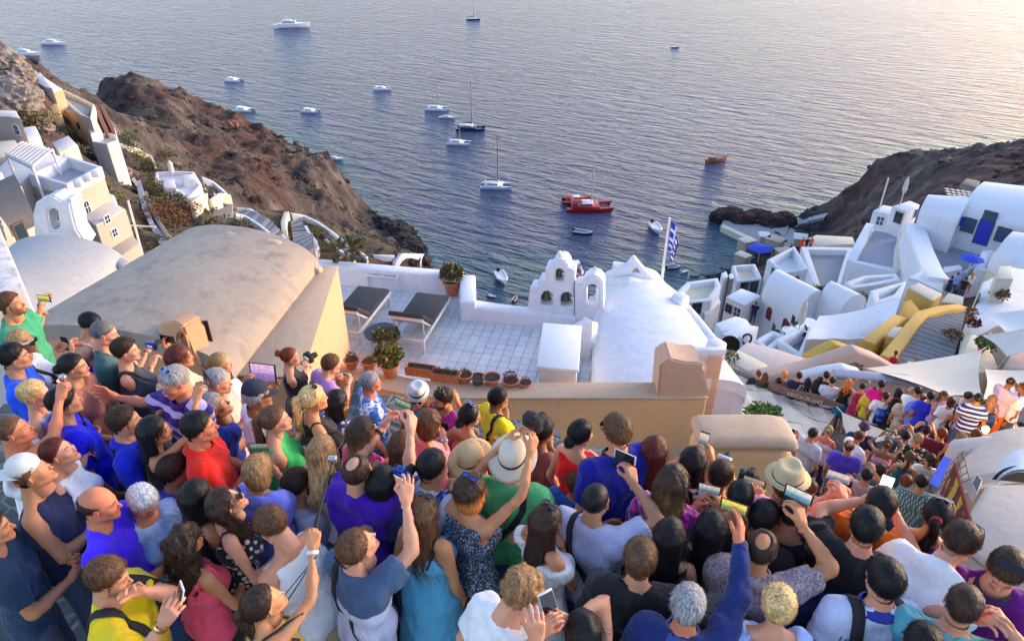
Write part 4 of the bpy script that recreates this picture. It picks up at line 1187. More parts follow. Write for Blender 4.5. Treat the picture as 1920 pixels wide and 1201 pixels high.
# rock outcrops, upper left
def boulder(label,px,py,r,seed,mat='rubble',group=None,p=None,sc=(1,1,0.8)):
 c=p if p is not None else on_land(px,py)
 rs=np.random.RandomState(seed)
 bm=bmesh.new();bmesh.ops.create_icosphere(bm,subdivisions=4,radius=1)
 V=np.array([tuple(v.co)for v in bm.verts]);F=np.array([[v.index for v in f.verts]for f in bm.faces]);bm.free()
 n_=fbm(V[:,0]*1.7+seed,V[:,1]*1.7,V[:,2]*1.7,5,0.65,True)
 V=V*(0.35+1.05*n_)[:,None]*r*np.array(sc)
 me=np_mesh('rock',V,F,M[mat],smooth=False)
 o=link('rock',me,loc=tuple(c));tag(o,label,'rock',group)
 return o
for k,(px,py,r,lab)in enumerate([(22,140,2.4,'craggy rock outcrop highest on the upper left slope'),(38,176,2.2,'craggy rock outcrop left of the ochre house'),(22,196,2.4,'craggy rock outcrop above the upper beige house'),(60,216,1.6,'craggy rock outcrop below the ochre house wall'),
 (6,118,2.2,'craggy rock outcrop at the left edge of the frame'),(78,238,1.0,'rock beside the ochre lower house'),(228,322,1.2,'dark rock above the footpath'),(205,324,1.2,'rock left of the footpath top'),(433,234,2.0,'dark red rock standing on the headland ridge'),(133,300,1.0,'rock pile right of the pergola'),
 (40,205,1.8,'small crag in the middle of the upper left rocks'),(10,168,2.0,'brown crag between the highest outcrop and the beige house'),(50,194,1.3,'pale crag touching the ochre wall'),(88,226,0.8,'small pale crag at the ochre wall foot'),(30,170,1.8,'dark crag in the middle of the slope above the beige house')]):
 boulder(lab,px,py,r,k+3,'redbrick' if k==8 else 'rubble',None,None,(1.2,1,0.75))
# dark rocks along the shore
for k,(px,py,r)in enumerate([(690,402,2),(712,418,2.6),(730,430,3.4),(748,440,4),(757,455,3.6),(768,468,3.4),(745,425,2.4),(770,450,2.2),(700,412,2)]):
 p=at_level(px,py,-99.6);boulder('dark wet shore rock %s of the headland foot'%['at the upper end','near the upper end','above the middle','in the middle','right of the middle','at the lower right end','seaward of the middle','farthest out','second from the upper end'][k],px,py,r,30+k,'land','dark shore rocks',p,(1.4,1,0.8))
# bushes
rr=random.Random(5)
BL=[(238,262,2.6,'leaf_green','green bush under the lookout wall'),(250,275,2.4,'leaf_dark','dark green bush below the lookout'),(243,288,2.6,'leaf_dark','dark bush behind the pale descending wall'),(262,300,2.4,'leaf_yellow','yellow green bush above the footpath'),
 (268,318,2.8,'leaf_yellow','large yellow green bush by the footpath top'),(283,326,2.4,'leaf_dry','olive bush left of the cliff house'),(276,345,2.2,'leaf_dry','olive bush by the path bend'),(297,358,2.4,'leaf_yellow','yellow green bush under the cliff house'),
 (306,372,2.2,'leaf_dry','dry olive bush below the cliff house'),(322,368,3.2,'leaf_green','dense green tree in front of the cliff house'),(344,378,3.4,'leaf_green','second dense green tree in front of the cliff house'),(377,370,3.6,'leaf_dark','blue green tree right of the cliff house'),
 (325,398,3.6,'leaf_dry','broad olive bush below the dense green trees'),(352,408,2.6,'leaf_rust','rusty bush beside the stone tower'),(310,410,2.6,'leaf_rust','rust coloured bush above the path foot'),(335,428,2.4,'leaf_rust','rusty dry bush behind the tan vault'),
 (290,415,2.2,'leaf_rust','reddish bush right of the footpath'),(62,236,3.0,'leaf_yellow','yellow green bush above the upper beige house'),(85,246,3.0,'leaf_yellow','wide yellow bush left of the ochre lower house'),(125,262,2.4,'leaf_dry','olive bush under the ochre lower house'),
 (222,385,1.8,'leaf_yellow','small yellow bush right of the beige houses'),(310,300,2.0,'leaf_yellow','yellow bush behind the farmhouse chimney'),(600,446,1.8,'leaf_yellow','yellow green bush between the two lanes'),(588,440,1.6,'leaf_dry','dry bush at the tip of the inner lane wall'),
 (612,470,1.8,'leaf_dry','dry bush between the lower lane walls'),(606,488,1.8,'leaf_rust','rusty bush beside the terrace corner'),(455,430,1.8,'leaf_dry','olive bush above the tan vault ridge'),(395,330,1.6,'leaf_dry','small bush on the slope above the cliff house'),(672,470,1.8,'leaf_dry','dry bush outside the outer lane wall'),(810,492,1.8,'leaf_rust','rusty bush right of the walled pen'),(148,300,2.2,'leaf_dry','olive bush between beige house and rocks'),(165,285,2.4,'leaf_dry','wide olive bush above the pergola house')]
for k,(px,py,r,mm,lab)in enumerate(BL):
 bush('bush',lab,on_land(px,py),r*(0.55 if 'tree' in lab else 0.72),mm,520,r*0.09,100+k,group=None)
# scattered tufts nobody could count
V=[];F=[];Cc=[]
rs=np.random.RandomState(8)
n_=2600
tx=rs.uniform(-110,-5,n_);ty=rs.uniform(30,235,n_)
tz=land_level(tx,ty);e_=0.7
gx_=land_level(tx+e_,ty)-tz;gy_=land_level(tx,ty+e_)-tz
ok=(tz>-93)&(np.hypot(gx_,gy_)/e_<1.3)
for i in np.nonzero(ok)[0]:
 v,f,c=foliage((tx[i],ty[i],tz[i]+H0),rs.uniform(0.35,1.0),26,0.35,i,0.7)
 F.append(f+len(V)*104);V.append(v);Cc.append(c)
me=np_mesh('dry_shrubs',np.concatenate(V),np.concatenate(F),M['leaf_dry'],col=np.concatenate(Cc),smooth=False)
o=link('dry_shrubs',me);tag(o,'small dry shrubs scattered over the left slope','shrubs',kind='stuff')
M['sand']=plaster('sand_plaster',(0.60,0.50,0.42),(0.46,0.38,0.33),0.4)
# ================= white village on the right =================
W_=M['white_clean']
# the big vaulted house with the blue door
t,P=vault('blue_door_house','large white vaulted house with bright blue door at upper right','house',[(1798,403,-22.6),(1848,356,-22.4),(2080,380,-21.8),(2040,455,-22.2)],-22.5,1.5,-32,M['white'],W_,n=16)
A,B=P[0],P[3]
opening(t,1844,436,1.0,2.0,A,B,'door',frame='brownwood',pane='blue',fw=0.06)
opening(t,1856,406,0.85,0.75,A,B,'window',frame='brownwood',pane='blueglass',fw=0.08)
opening(t,1816,422,0.85,1.1,A,B,'window',frame='brownwood',pane='blueglass',fw=0.08)
opening(t,1880,440,0.85,1.1,A,B,'window',frame='brownwood',pane='blueglass',fw=0.08)
opening(t,1803,415,0.35,0.75,A,B,'shutter',frame='blue',pane='blue',fw=0.02)
vault('white_vault_house','smaller white vaulted house left of the blue door house','house',[(1722,402,-23),(1740,374,-22.6),(1822,378,-22.2),(1796,415,-22.6)],-22.8,0.9,-32,W_,W_,n=12)
b=building('upper_white_block','white flat roofed block left of the smaller vault','house',[(1671,387),(1698,397),(1726,384),(1706,376)],-24.0,-34,M['white'],M['white'],0.15)
opening(b,1716,400,0.5,0.8,*[LV_([(1698,397),(1726,384)],-24.0)[i]for i in(0,1)],'window',frame='whitepaint',pane='blue',bars=False)
building('stepped_white_block','lower stepped white block beside the blue grey terrace','house',[(1636,396),(1668,402),(1686,390),(1656,384)],-25.4,-36,M['white'],M['white'],0.15)
building('blue_grey_terrace','long sloping blue grey terrace between white parapets','terrace',[(1634,428),(1690,436),(1684,506),(1596,488)],-26.4,-34,M['white'],M['floor_blue'],0.06,rim=0.12,rimw=0.3)
wall_run('terrace_left_wall','white left parapet of the blue grey terrace','wall',[(1597,488,-25.9),(1612,455,-25.9),(1632,418,-25.7)],0.7,-34,W_,bevel=0.1)
wall_run('terrace_front_wall','white front parapet of the blue grey terrace','wall',[(1597,488,-25.9),(1640,498,-25.9),(1682,508,-25.9)],0.4,-33,W_,bevel=0.06)
wall_run('ochre_drain_wall','weathered ochre gutter wall right of the blue grey terrace','wall',[(1700,432,-25.6),(1690,460,-26.0),(1686,505,-26.2)],0.9,-33,M['cream'],bevel=0.2)
# sloping long white wall and the grey terrace beyond
wall_run('long_white_wall','long thick white wall sloping towards the yellow house','wall',[(1716,418,-24.0),(1730,462,-23.6),(1748,505,-23.0),(1760,520,-22.6)],1.6,-33,W_,bevel=0.2)
building('grey_courtyard','grey cement courtyard in front of the blue door','terrace',[(1728,438),(1780,452),(1850,462),(1856,480),(1812,510),(1764,512)],-25.4,-33,M['white'],M['floor_grey'],0.06,rim=0.05,rimw=0.2)
building('white_bench_block','white rounded bench block at the courtyard edge','bench',[(1768,500),(1800,496),(1806,504),(1770,512)],-24.4,-30,W_,W_,0.15)
building('white_yellow_neighbour','white low block above the yellow wall','house',[(1700,520),(1730,506),(1772,516),(1768,548),(1722,526)],-22.9,-30,W_,M['white'],0.15)
building('courtyard_right_wall','white and grey wall block right of the courtyard','wall',[(1826,505),(1842,470),(1862,468),(1850,508)],-23.8,-30,W_,M['white'],0.1)
building('courtyard_rust_wall','wall with rusty worn top beside the courtyard','wall',[(1850,500),(1860,470),(1892,468),(1880,500)],-23.6,-30,M['floor_grey'],M['pinktop'],0.08)
# far left terrace with people on its parapet
building('lower_grey_terrace','wide grey terrace with people sitting on its parapet','terrace',[(1502,462),(1603,464),(1592,500),(1580,545),(1528,545),(1514,500)],-33.5,-45,M['white'],M['floor_grey'],0.08,rim=0.7,rimw=0.7)
building('far_beige_roof','cream flat roof beyond the sitting people','house',[(1505,450),(1530,440),(1600,444),(1604,458),(1540,460)],-35.0,-46,M['white'],M['cream'],0.15)
building('tall_white_corner_house','tall white house with sloped parapet above the harbour','house',[(1438,486),(1490,460),(1516,504),(1470,512)],-29.5,-45,M['white'],W_,0.15,rim=0.9,rimw=0.35)
building('harbour_white_house','white house with sandy roof beside the tall corner house','house',[(1372,497),(1416,494),(1430,522),(1382,528)],-31.5,-46,M['white'],M['cream'],0.1,rim=0.5,rimw=0.35)
building('narrow_white_tower','narrow white chimney block by the harbour terraces','tower',[(1352,512),(1362,508),(1366,518),(1356,522)],-28.0,-46,W_,W_,0.1)
building('second_narrow_tower','second narrow block with dark side right of the first','tower',[(1366,514),(1374,512),(1377,520),(1369,523)],-28.0,-46,M['rubble'],W_,0.05)
building('cream_terrace','cream floored terrace with low white parapet right of the chapel','terrace',[(1268,546),(1288,528),(1346,520),(1352,536),(1335,562),(1290,568)],-26.5,-42,M['white'],M['cream'],0.08,rim=0.5,rimw=0.4)
building('flat_white_house','white box house behind the man in green','house',[(1360,556),(1390,540),(1428,554),(1396,573)],-23.2,-34,M['warm_white'],W_,0.15)
building('stained_stair_block','whitewashed stair block with dark stains by the water','stairs',[(1308,570),(1342,548),(1352,566),(1322,592)],-27.5,-40,M['stain'],M['white'],0.1)
building('white_step_house','low white house with rounded roof edge below the flat house','house',[(1340,606),(1380,592),(1400,598),(1410,612),(1352,622)],-20.6,-30,W_,W_,0.2)
# red window vault
t,P=vault('red_window_house','white vaulted house with two red arched windows','house',[(1427,556,-23.2),(1462,530,-22.9),(1545,575,-22.3),(1496,594,-22.6)],-23,1.5,-34,W_,W_,n=16)
A,B=P[0],P[3]
opening(t,1442,587,0.42,0.82,A,B,'window',True,'redwood','redwood',fw=0.05)
opening(t,1472,608,0.40,0.80,A,B,'window',True,'redwood','redwood',fw=0.05)
t,P=vault('second_white_vault','plain white vault right of the red windows','house',[(1536,560,-21.6),(1562,545,-21.4),(1622,572,-21.2),(1576,584,-21.4)],-21.5,0.95,-32,W_,W_,n=12)
# swooping roof
vs=[at_level(x,y,z)for x,y,z in((1536,592,-18.9),(1590,586,-18.7),(1640,572,-18.4),(1690,556,-18.0),(1512,636,-18.6),(1560,634,-18.9),(1620,634,-18.7),(1672,606,-18.0),(1514,664,-17.8),(1560,668,-17.6),(1610,650,-17.6),(1650,630,-17.2))]
t=thing('swooping_white_roof','white house with swooping curved roof above the yellow stairs','house',tuple(vs[5]))
m=MB();m.add(vs,[(0,4,5,1),(1,5,6,2),(2,6,7,3)])
bm=bmesh.new();me=bpy.data.meshes.new('t');me.from_pydata([tuple(v)for v in m.v],[],m.f);bm.from_mesh(me)
bmesh.ops.subdivide_edges(bm,edges=list(bm.edges),cuts=3,use_grid_fill=True,smooth=0.6)
r_=bmesh.ops.extrude_face_region(bm,geom=list(bm.faces));bmesh.ops.translate(bm,vec=(0,0,-0.8),verts=[g for g in r_['geom']if isinstance(g,bmesh.types.BMVert)])
bmesh.ops.recalc_face_normals(bm,faces=bm.faces)
me=bpy.data.meshes.new('curved_roof');bm.to_mesh(me);bm.free();me.shade_smooth();me.set_sharp_from_angle(angle=R(50));me.materials.append(W_)
o=bpy.data.objects.new('curved_roof',me);C.objects.link(o);o.parent=t;o.location=-vs[5]
m=MB();m.prism([v-Vector((0,0,0.15))for v in(vs[4],vs[5],vs[6],vs[7],vs[3],vs[2],vs[1],vs[0])],H0-28);m.build('wall',M['white'],t,bevel=0.05)
building('white_roof_terrace','white walled roof terrace between vault and yellow house','terrace',[(1632,544),(1700,526),(1690,556),(1640,572)],-19.6,-30,W_,M['white'],0.1,rim=0.6,rimw=0.4)
building('small_white_court','small white open court with a wooden chair frame','terrace',[(1584,528),(1620,516),(1680,512),(1690,524),(1640,534),(1600,540)],-24.0,-32,M['white'],M['floor_grey'],0.08,rim=0.6,rimw=0.4)
# foreground courts in front of the red window house
t=building('arched_porch_house','white house with an arched porch and a round wall wreath','house',[(1350,626),(1392,606),(1424,612),(1392,634)],-20.4,-30,W_,W_,0.1)
w_=LV_([(1350,626),(1392,634)],-20.4);opening(t,1370,642,1.0,0.9,w_[0],w_[1],'doorway',True,'whitepaint','dark',fw=0.04)
w_=LV_([(1392,634),(1424,612)],-20.4);p=on_wall(1397,634,w_[0],w_[1],0.1);m=MB();m.tube([p+Vector((0.25*math.cos(a),0,0.32*math.sin(a)))for a in[k*math.pi/6 for k in range(13)]],0.06,6);m.build('wreath',M['soil'],t)
building('white_open_court','empty white walled court below the red windows','terrace',[(1414,638),(1448,618),(1478,630),(1440,658)],-20.2,-30,W_,M['white'],0.06,rim=0.9,rimw=0.3)
building('dining_terrace','white walled dining terrace with round tables','terrace',[(1454,636),(1512,606),(1530,612),(1505,672)],-20.0,-30,W_,M['floor_grey'],0.06,rim=0.8,rimw=0.3)
for k,(px,py,lab)in enumerate(((1476,640,'white round cafe table nearest the corner of the dining terrace'),(1502,636,'white round cafe table in the middle of the dining terrace'),(1512,624,'white round cafe table at the back of the dining terrace'))):
 p=at_level(px,py,-20.8);t=thing('cafe_table',lab,'table',tuple(p),'cafe tables on the dining terrace')
 m=MB();m.lathe((0,0,0),[(0.42,0.72),(0.43,0.75),(0.001,0.755)],16);o=m.build('table_top',M['whitepaint']);o.parent=t
 m=MB();m.lathe((0,0,0),[(0.2,0),(0.04,0.05),(0.04,0.72)],8);o=m.build('pedestal',M['grey_metal']);o.parent=t
 for j,(dx,dy)in enumerate(((0.7,0.1),(-0.6,0.3))):
  c_=thing('cafe_chair','dark metal chair %s %s'%(('right of','left of')[j],lab.replace('white round ','the ')),'chair',tuple(p+Vector((dx,dy,0))),'cafe chairs on the dining terrace')
  m=MB();m.box((0,0,0.45),(0.4,0.4,0.04));o=m.build('seat',M['strap']);o.parent=c_
  m=MB();m.box((0.18 if dx>0 else-0.18,0,0.7),(0.03,0.38,0.45));o=m.build('backrest',M['strap']);o.parent=c_
  for sx in(-1,1):
   for sy in(-1,1):
    m=MB();m.box((sx*0.17,sy*0.17,0.215),(0.03,0.03,0.43));o=m.build('leg',M['strap']);o.parent=c_
def parasol(label,p,r,h,mat,closed=False):
 t=thing('parasol',label,'parasol',tuple(p))
 m=MB();m.tube([(0,0,0),(0,0,h)],0.04,6);o=m.build('pole',M['whitewood']);o.parent=t
 m=MB();m.lathe((0,0,h),[(r,-r*0.35),(r*0.5,-r*0.12),(0.02,0.02)]if not closed else[(0.10,-1.5),(0.22,-1.1),(0.16,-0.3),(0.03,0.05)],8);o=m.build('canopy',M[mat]);o.parent=t
parasol('closed cream parasol on the dining terrace',at_level(1492,640,-20.8),1.2,2.6,'canvas',True)
parasol('closed white parasol on the upper white block',at_level(1686,388,-24.0),1.2,2.8,'canvas',True)
parasol('bright blue parasol at the courtyard edge',at_level(1812,514,-24.6),0.85,1.6,'bluecloth')
t=thing('flag_mast','bare leaning white mast on the stepped white block','pole',tuple(at_level(1648,394,-25.4)))
m=MB();a=at_level(1648,394,-25.4);m.tube([a,a+Vector((0,0,3.2))],0.07,6);m.build('mast',M['whitewood'],t)
# small stone hut and slatted shade behind
building('stone_hut','little brown stone hut on the rocks above the blue door house','hut',[(1802,344),(1812,334),(1838,340),(1830,352)],-27.0,-33,M['rubble'],M['rubble'],0.05)
t=thing('slat_shade','shade of pale strips beside the stone hut','pergola',tuple(at_level(1790,362,-25.5)))
for k in range(5):
 for j in range(4):
  p=at_level(1776+k*10+j*2,354+j*5+k*1.5,-25.0);m=MB();m.box(p,(0.42,0.42,0.04),rz=0.4);m.build('strip',M['canvas'],t)
for px,py in((1772,372),(1812,378)):
 a=at_level(px,py,-25.2);m=MB();m.tube([a,a-Vector((0,0,3))],0.08,6);m.build('post',M['whitewood'],t)
# green trees
bush('tree','round green tree behind a white wall in the village centre',at_level(1533,560,-25.5),0.75,'leaf_green',700,0.16,301,'tree')
bush('bush','yellow green bush behind the plain white vault',at_level(1612,565,-23.0),0.5,'leaf_yellow',300,0.12,302)
# yellow house and stairs
building('yellow_house','mustard yellow block with pale top in the middle of the village','house',[(1702,538),(1722,529),(1768,551),(1750,564)],-18.6,-28,M['yellow'],M['cream'],0.08)
building('yellow_lower_block','yellow lower front of the mustard block','house',[(1694,566),(1708,560),(1728,585),(1700,600),(1684,596)],-18.8,-28,M['yellow'],M['yellow'],0.08)
building('yellow_bench_block','yellow block where people lean above the stairs','house',[(1764,566),(1778,548),(1808,556),(1806,570)],-19.6,-28,M['yellow'],M['cream'],0.08)
wall_run('yellow_stair_wall','yellow parapet curving along the grey stairs','wall',[(1806,572,-18.6),(1770,576,-18.2),(1730,586,-17.6),(1712,606,-17.0),(1690,636,-16.2),(1664,668,-15.4)],0.55,-26,M['yellow'],bevel=0.08)
wall_run('yellow_left_parapet','yellow parapet beside the swooping roof','wall',[(1690,592,-17.9),(1660,614,-17.4),(1628,640,-16.9)],0.6,-26,M['yellow'],bevel=0.08)
wall_run('yellow_low_wall','yellow topped wall behind the pink parapet','wall',[(1512,668,-15.6),(1540,652,-15.4),(1562,640,-15.2),(1592,650,-15.4)],0.5,-24,M['yellow'],bevel=0.08)
building('yellow_step_block','small yellow step block by the stairs','wall',[(1662,628),(1674,612),(1694,612),(1686,636)],-16.8,-26,M['yellow'],M['cream'],0.08)
t=thing('grey_stairs','broad grey stone stairs with whitened edges','stairs',tuple(at_level(1740,640,-18)))
t['kind']='structure';del t['category']
sl=[(1668,680,-15.9),(1692,644,-16.9),(1716,612,-18.0),(1734,596,-18.8),(1756,586,-19.4)];sr=[(1756,700,-15.9),(1790,665,-16.6),(1800,630,-17.6),(1806,600,-18.6),(1812,580,-19.4)]
SL=[at_level(*q)for q in sl];SR=[at_level(*q)for q in sr]
def samp(Q,s):
 k=s*(len(Q)-1);i=min(int(k),len(Q)-2);return Q[i].lerp(Q[i+1],k-i)
NS=20
for k in range(NS):
 a,b,c2,d=samp(SL,k/NS),samp(SR,k/NS),samp(SR,(k+1)/NS),samp(SL,(k+1)/NS)
 z=H0-15.9-3.5*(k/NS)
 m=MB();m.prism([Vector((q.x,q.y,z))for q in(a,b,c2,d)],z-6);o=m.build('step',M['stone_step'],t)
 m=MB();e1,e2=d.lerp(a,0.22),c2.lerp(b,0.22);m.prism([Vector((q.x,q.y,z+0.006))for q in(e1,e2,c2,d)],z-0.1);m.build('step_edge',M['step_edge'],t)
# cream house at right
t=building('cream_house','cream house with one red brown window right of the stairs','house',[(1812,640),(1842,528),(1900,500),(2000,520),(1990,600),(1868,612)],-15.2,-26,M['cream'],M['white'],0.1)
w_=LV_([(1812,640),(1842,528)],-15.2);opening(t,1828,574,0.55,0.9,w_[0],w_[1],'window',frame='brownwood',pane='brownwood',bars=False)
building('cream_chimney','cream stepped chimney block with round cap on the cream house','chimney',[(1868,522),(1872,498),(1898,498),(1902,524)],-14.0,-20,M['cream'],M['cream'],0.12)
vault('cream_upper_vault','white vaulted roof rising at the right edge','house',[(1852,500,-19.5),(1900,450,-19.0),(1990,458,-18.5),(1960,540,-19.0)],-19,1.2,-28,M['cream'],M['white'],n=12)
building('cream_lower_wall','cream wall below the house with a dark niche','wall',[(1790,690),(1822,622),(1850,640),(1874,690),(1840,700)],-13.8,-22,M['cream'],M['cream'],0.08)
building('pink_right_house','pale pink house corner at the right edge','house',[(1880,690),(1915,628),(2000,610),(2000,700)],-12.6,-22,M['pink'],M['pink'],0.08)
bush('bush','dry rusty bush on the grey stairs',at_level(1782,638,-16.9),0.42,'leaf_rust',400,0.09,310)
bush('bush','red flowering pot plant on the cream wall',at_level(1824,612,-15.0),0.25,'leaf_red',260,0.1,311)
bush('bush','mauve dry bush on the white roof at right',at_level(1874,560,-15.0),0.36,'leaf_rust',350,0.12,312)
bush('bush','grey green plants between cream walls',at_level(1846,652,-13.6),0.32,'leaf_dry',350,0.12,313)
# pink wave wall
wall_run('pink_wave_wall','pale pink wall with wave shaped top above the crowd','wall',[(1412,700,-13.0),(1470,690,-13.0),(1530,676,-12.9),(1560,662,-12.6),(1600,650,-12.2),(1640,664,-12.6),(1680,688,-13.2),(1712,692,-13.4)],0.55,-20,M['pink'],bevel=0.1)
building('pink_lower_house','pale pink roofed block behind the handrail','house',[(1372,664),(1400,640),(1450,652),(1520,674),(1440,694)],-14.8,-22,M['pinktop'],M['pinktop'],0.08)
building('cream_small_yard','small cream yard behind the handrail near the tower','house',[(1362,672),(1384,655),(1440,684),(1410,700)],-14.2,-22,M['cream'],M['cream'],0.06)
bush('bush','yellow flowers by the handrail near the peach tower',at_level(1368,678,-13.0),0.28,'leaf_yellow',300,0.07,320)
bush('bush','green bush between the woven canopy and the low wall',at_level(1428,802,-9.4),0.40,'leaf_green',900,0.10,321)
bush('bush','yellow green shrub behind the far row',at_level(1597,706,-12.6),0.32,'leaf_yellow',400,0.1,322)
# openings on the plain facades
for nm,pts_,z,ops in(('upper_white_block',[(1671,387),(1698,397)],-24.0,[(1684,408,0.6,0.9,'glass')]),
 ('stepped_white_block',[(1636,396),(1668,402)],-25.4,[(1650,414,0.6,0.8,'blueglass')]),
 ('white_vault_house',None,0,[]),
 ('flat_white_house',[(1360,556),(1396,573)],-23.2,[(1382,585,0.5,0.7,'brownwood'),(1366,578,0.4,0.5,'glass')]),
 ('tall_white_corner_house',[(1438,486),(1470,512)],-29.5,[(1450,515,0.7,1.1,'glass')]),
 ('tall_white_corner_house',[(1470,512),(1516,504)],-29.5,[(1491,528,0.7,1.3,'redwood')]),
 ('harbour_white_house',[(1382,528),(1430,522)],-31.5,[(1395,540,0.8,1.2,'glass'),(1413,538,0.8,1.2,'glass')]),
 ('cream_terrace',[(1290,568),(1335,562)],-26.5,[(1306,578,0.7,0.9,'glass')]),
 ('lower_grey_terrace',[(1528,545),(1580,545)],-33.5,[(1552,556,1.0,1.6,'blueglass')]),
 ('blue_grey_terrace',[(1684,506),(1596,488)],-26.4,[(1618,510,0.7,1.2,'brownwood'),(1652,515,0.7,0.9,'blueglass')]),
 ('white_roof_terrace',[(1640,572),(1632,544)],-19.6,[]),
 ('cream_house',[(1812,640),(1868,612)],-15.2,[(1846,640,0.45,0.6,'brownwood')]),
 ('pink_right_house',[(1880,690),(1915,628)],-12.6,[(1894,676,0.3,0.5,'glass')])):
 par=bpy.data.objects.get(nm)
 if not pts_ or par is None:continue
 w_=LV_(pts_,z)
 for px,py,w,h,pane in ops:opening(par,px,py,w,h,w_[0],w_[1],'window',pane=='redwood','whitepaint' if pane!='glass' else 'brownwood',pane,fw=0.07)
for k,(px,py,z,mm)in enumerate(((1800,462,-25.3,'leaf_rust'),(1752,448,-25.3,'leaf_green'),(1816,600,-15,'leaf_rust'),(1838,660,-13.6,'leaf_green'))):
 pot_plant(['potted rusty plant beside the blue door','potted green plant at the courtyard corner','potted rust plant on the cream house corner','potted green plant in the cream alley'][k],px,py,z,0.14,0.22,mm,'terracotta',400+k,0.22,120,False,'potted plants in the village',0.1)
# ---- woven canopy: rows of cloth strips ----
t=thing('woven_canopy','cream canopy of overlapping cloth strips with dark gaps','canopy',tuple(at_level(1430,760,-11)))
c00,c10,c01,c11=at_level(1345,700,-11.6),at_level(1560,775,-11.3),at_level(1370,800,-10.6),at_level(1500,830,-10.2)
c00=at_level(1338,690,-11.8);c10=at_level(1575,766,-11.3);c01=at_level(1330,790,-10.4);c11=at_level(1520,840,-10.2)
nr_,nc_=5,5
for i in range(nr_):
 for j in range(nc_):
  u0,u1,v0,v1=j/nc_,(j+1)/nc_,i/nr_,(i+1)/nr_
  G=lambda u,v:(c00.lerp(c10,u)).lerp(c01.lerp(c11,u),v)
  off=(j%2)*0.5
  a,b,c_,d=G(u0,v0),G(u1,v0),G(u1,v1),G(u0,v1)
  sag=Vector((0,0,-0.10));lift=Vector((0,0,0.10 if(i+j)%2 else-0.06))
  mid0,mid1=a.lerp(b,0.5)+lift,d.lerp(c_,0.5)-lift
  m=MB();e=Vector((0,0,0.012))
  top_=[a,mid0,b,c_*0.94+b*0.06,mid1*0.86+mid0*0.14,d*0.94+a*0.06]
  m.add(top_+[p-e for p in top_],[(0,5,4,1),(1,4,3,2),(6,7,10,11),(7,8,9,10)]+[(k,(k+1)%6,6+(k+1)%6,6+k)for k in range(6)])
  m.build('cloth_strip',M['canvas'],t)
for i in range(nr_+1):
 m=MB();m.tube([c00.lerp(c01,i/nr_)-Vector((0,0,0.12)),c10.lerp(c11,i/nr_)-Vector((0,0,0.12))],0.035,6);m.build('rafter',M['grey_wood'],t)
for p in(c00,c10,c01,c11):
 m=MB();m.tube([p,p-Vector((0,0,2.6))],0.05,6);m.build('post',M['grey_wood'],t)
building('red_paving','reddish paved patch below the woven canopy','terrace',[(1330,770),(1560,760),(1600,860),(1360,850)],-13.2,-15,M['pinktop'],M['pinktop'],0.02)
# hand rail and carved sign
t=thing('handrail','grey weathered wooden handrail along the lane','handrail',tuple(at_level(1400,710,-12)))
rp=[at_level(1345,684,-11.6),at_level(1400,704,-11.5),at_level(1450,722,-11.3),at_level(1530,756,-11.1)]
m=MB();m.tube(rp,0.07,8);m.build('rail',M['grey_wood'],t)
for p in rp:
 m=MB();m.tube([p,p-Vector((0,0,1.6))],0.04,6);m.build('post',M['grey_wood'],t)
A=at_level(1440,722,-11.0);B=at_level(1588,762,-10.6)
t=thing('carved_sign','long leaf shaped brown wooden sign with pale worn lettering','sign',tuple(A))
slab_holes('board',[(1440,721),(1480,730),(1530,740),(1560,752),(1584,762),(1560,762),(1530,757),(1490,746),(1444,731)],[],A,B,0.06,M['sign_wood'],t,0.01)
cu=bpy.data.curves.new('lettering','FONT');cu.body='RESTAURANT';cu.size=0.15;cu.extrude=0.006
o0=bpy.data.objects.new('lettering',cu);C.objects.link(o0);dg=bpy.context.evaluated_depsgraph_get();mt_=bpy.data.meshes.new_from_object(o0.evaluated_get(dg));bpy.data.objects.remove(o0)
u=(B-A).normalized();n=Vector((u.y,-u.x,0)).normalized()
if n.y>0:n=-n
z=u.cross(n)*-1 if(u.cross(n)).z<0 else u.cross(n)
s0=on_wall(1476,740,A,B,0.012)
mt_.transform(Matrix.Translation(s0)@Matrix((u,z,n)).transposed().to_4x4())
mt_.materials.append(M['rope']);o=bpy.data.objects.new('lettering',mt_);C.objects.link(o);o.parent=t;o.location=-A
# ---- shade sails ----
def sail(label,corners,mat='canvas',sag=0.35,n=10,group='shade sails over the lane'):
 P=[at_level(*q)for q in corners];c=sum(P,Vector())/len(P)
 tri=len(P)==3
 vs=[];fs=[]
 for i in range(n+1):
  for j in range(n+1):
   u_,v_=i/n,j/n
   if tri:p=P[0].lerp(P[1].lerp(P[2],v_),u_)
   else:p=P[0].lerp(P[1],u_).lerp(P[3].lerp(P[2],u_),v_)
   k=sag*math.sin(math.pi*min(max(u_,0),1))*math.sin(math.pi*v_)
   d=(c-p)*0.10*(abs(2*u_-1)**4*(1-(2*v_-1)**2)+abs(2*v_-1)**4*(1-(2*u_-1)**2))*(0 if tri and u_<0.5 else 1)
   vs.append(p+d-Vector((0,0,k)))
 N=n+1
 for i in range(n):
  for j in range(n):fs.append((i*N+j,i*N+j+1,(i+1)*N+j+1,(i+1)*N+j))
 t=thing('shade_sail',label,'shade sail',tuple(c),group)
 m=MB();m.add(vs,fs);K=len(vs);m.add([v-Vector((0,0,0.012))for v in vs],[tuple(reversed(f))for f in fs])
 m.build('canvas',M[mat],t,smooth=True,crease=80)
 for p in P:
  q=p+(p-c).normalized()*0.5
  m=MB();m.tube([p,q],0.015,5);m.build('tie_rope',M['rope'],t)
 return t
sail('widest cream shade sail below the grey stairs',[(1622,690,-12.2),(1842,655,-12.6),(1842,748,-10.2),(1780,742,-10.6)],sag=0.25)
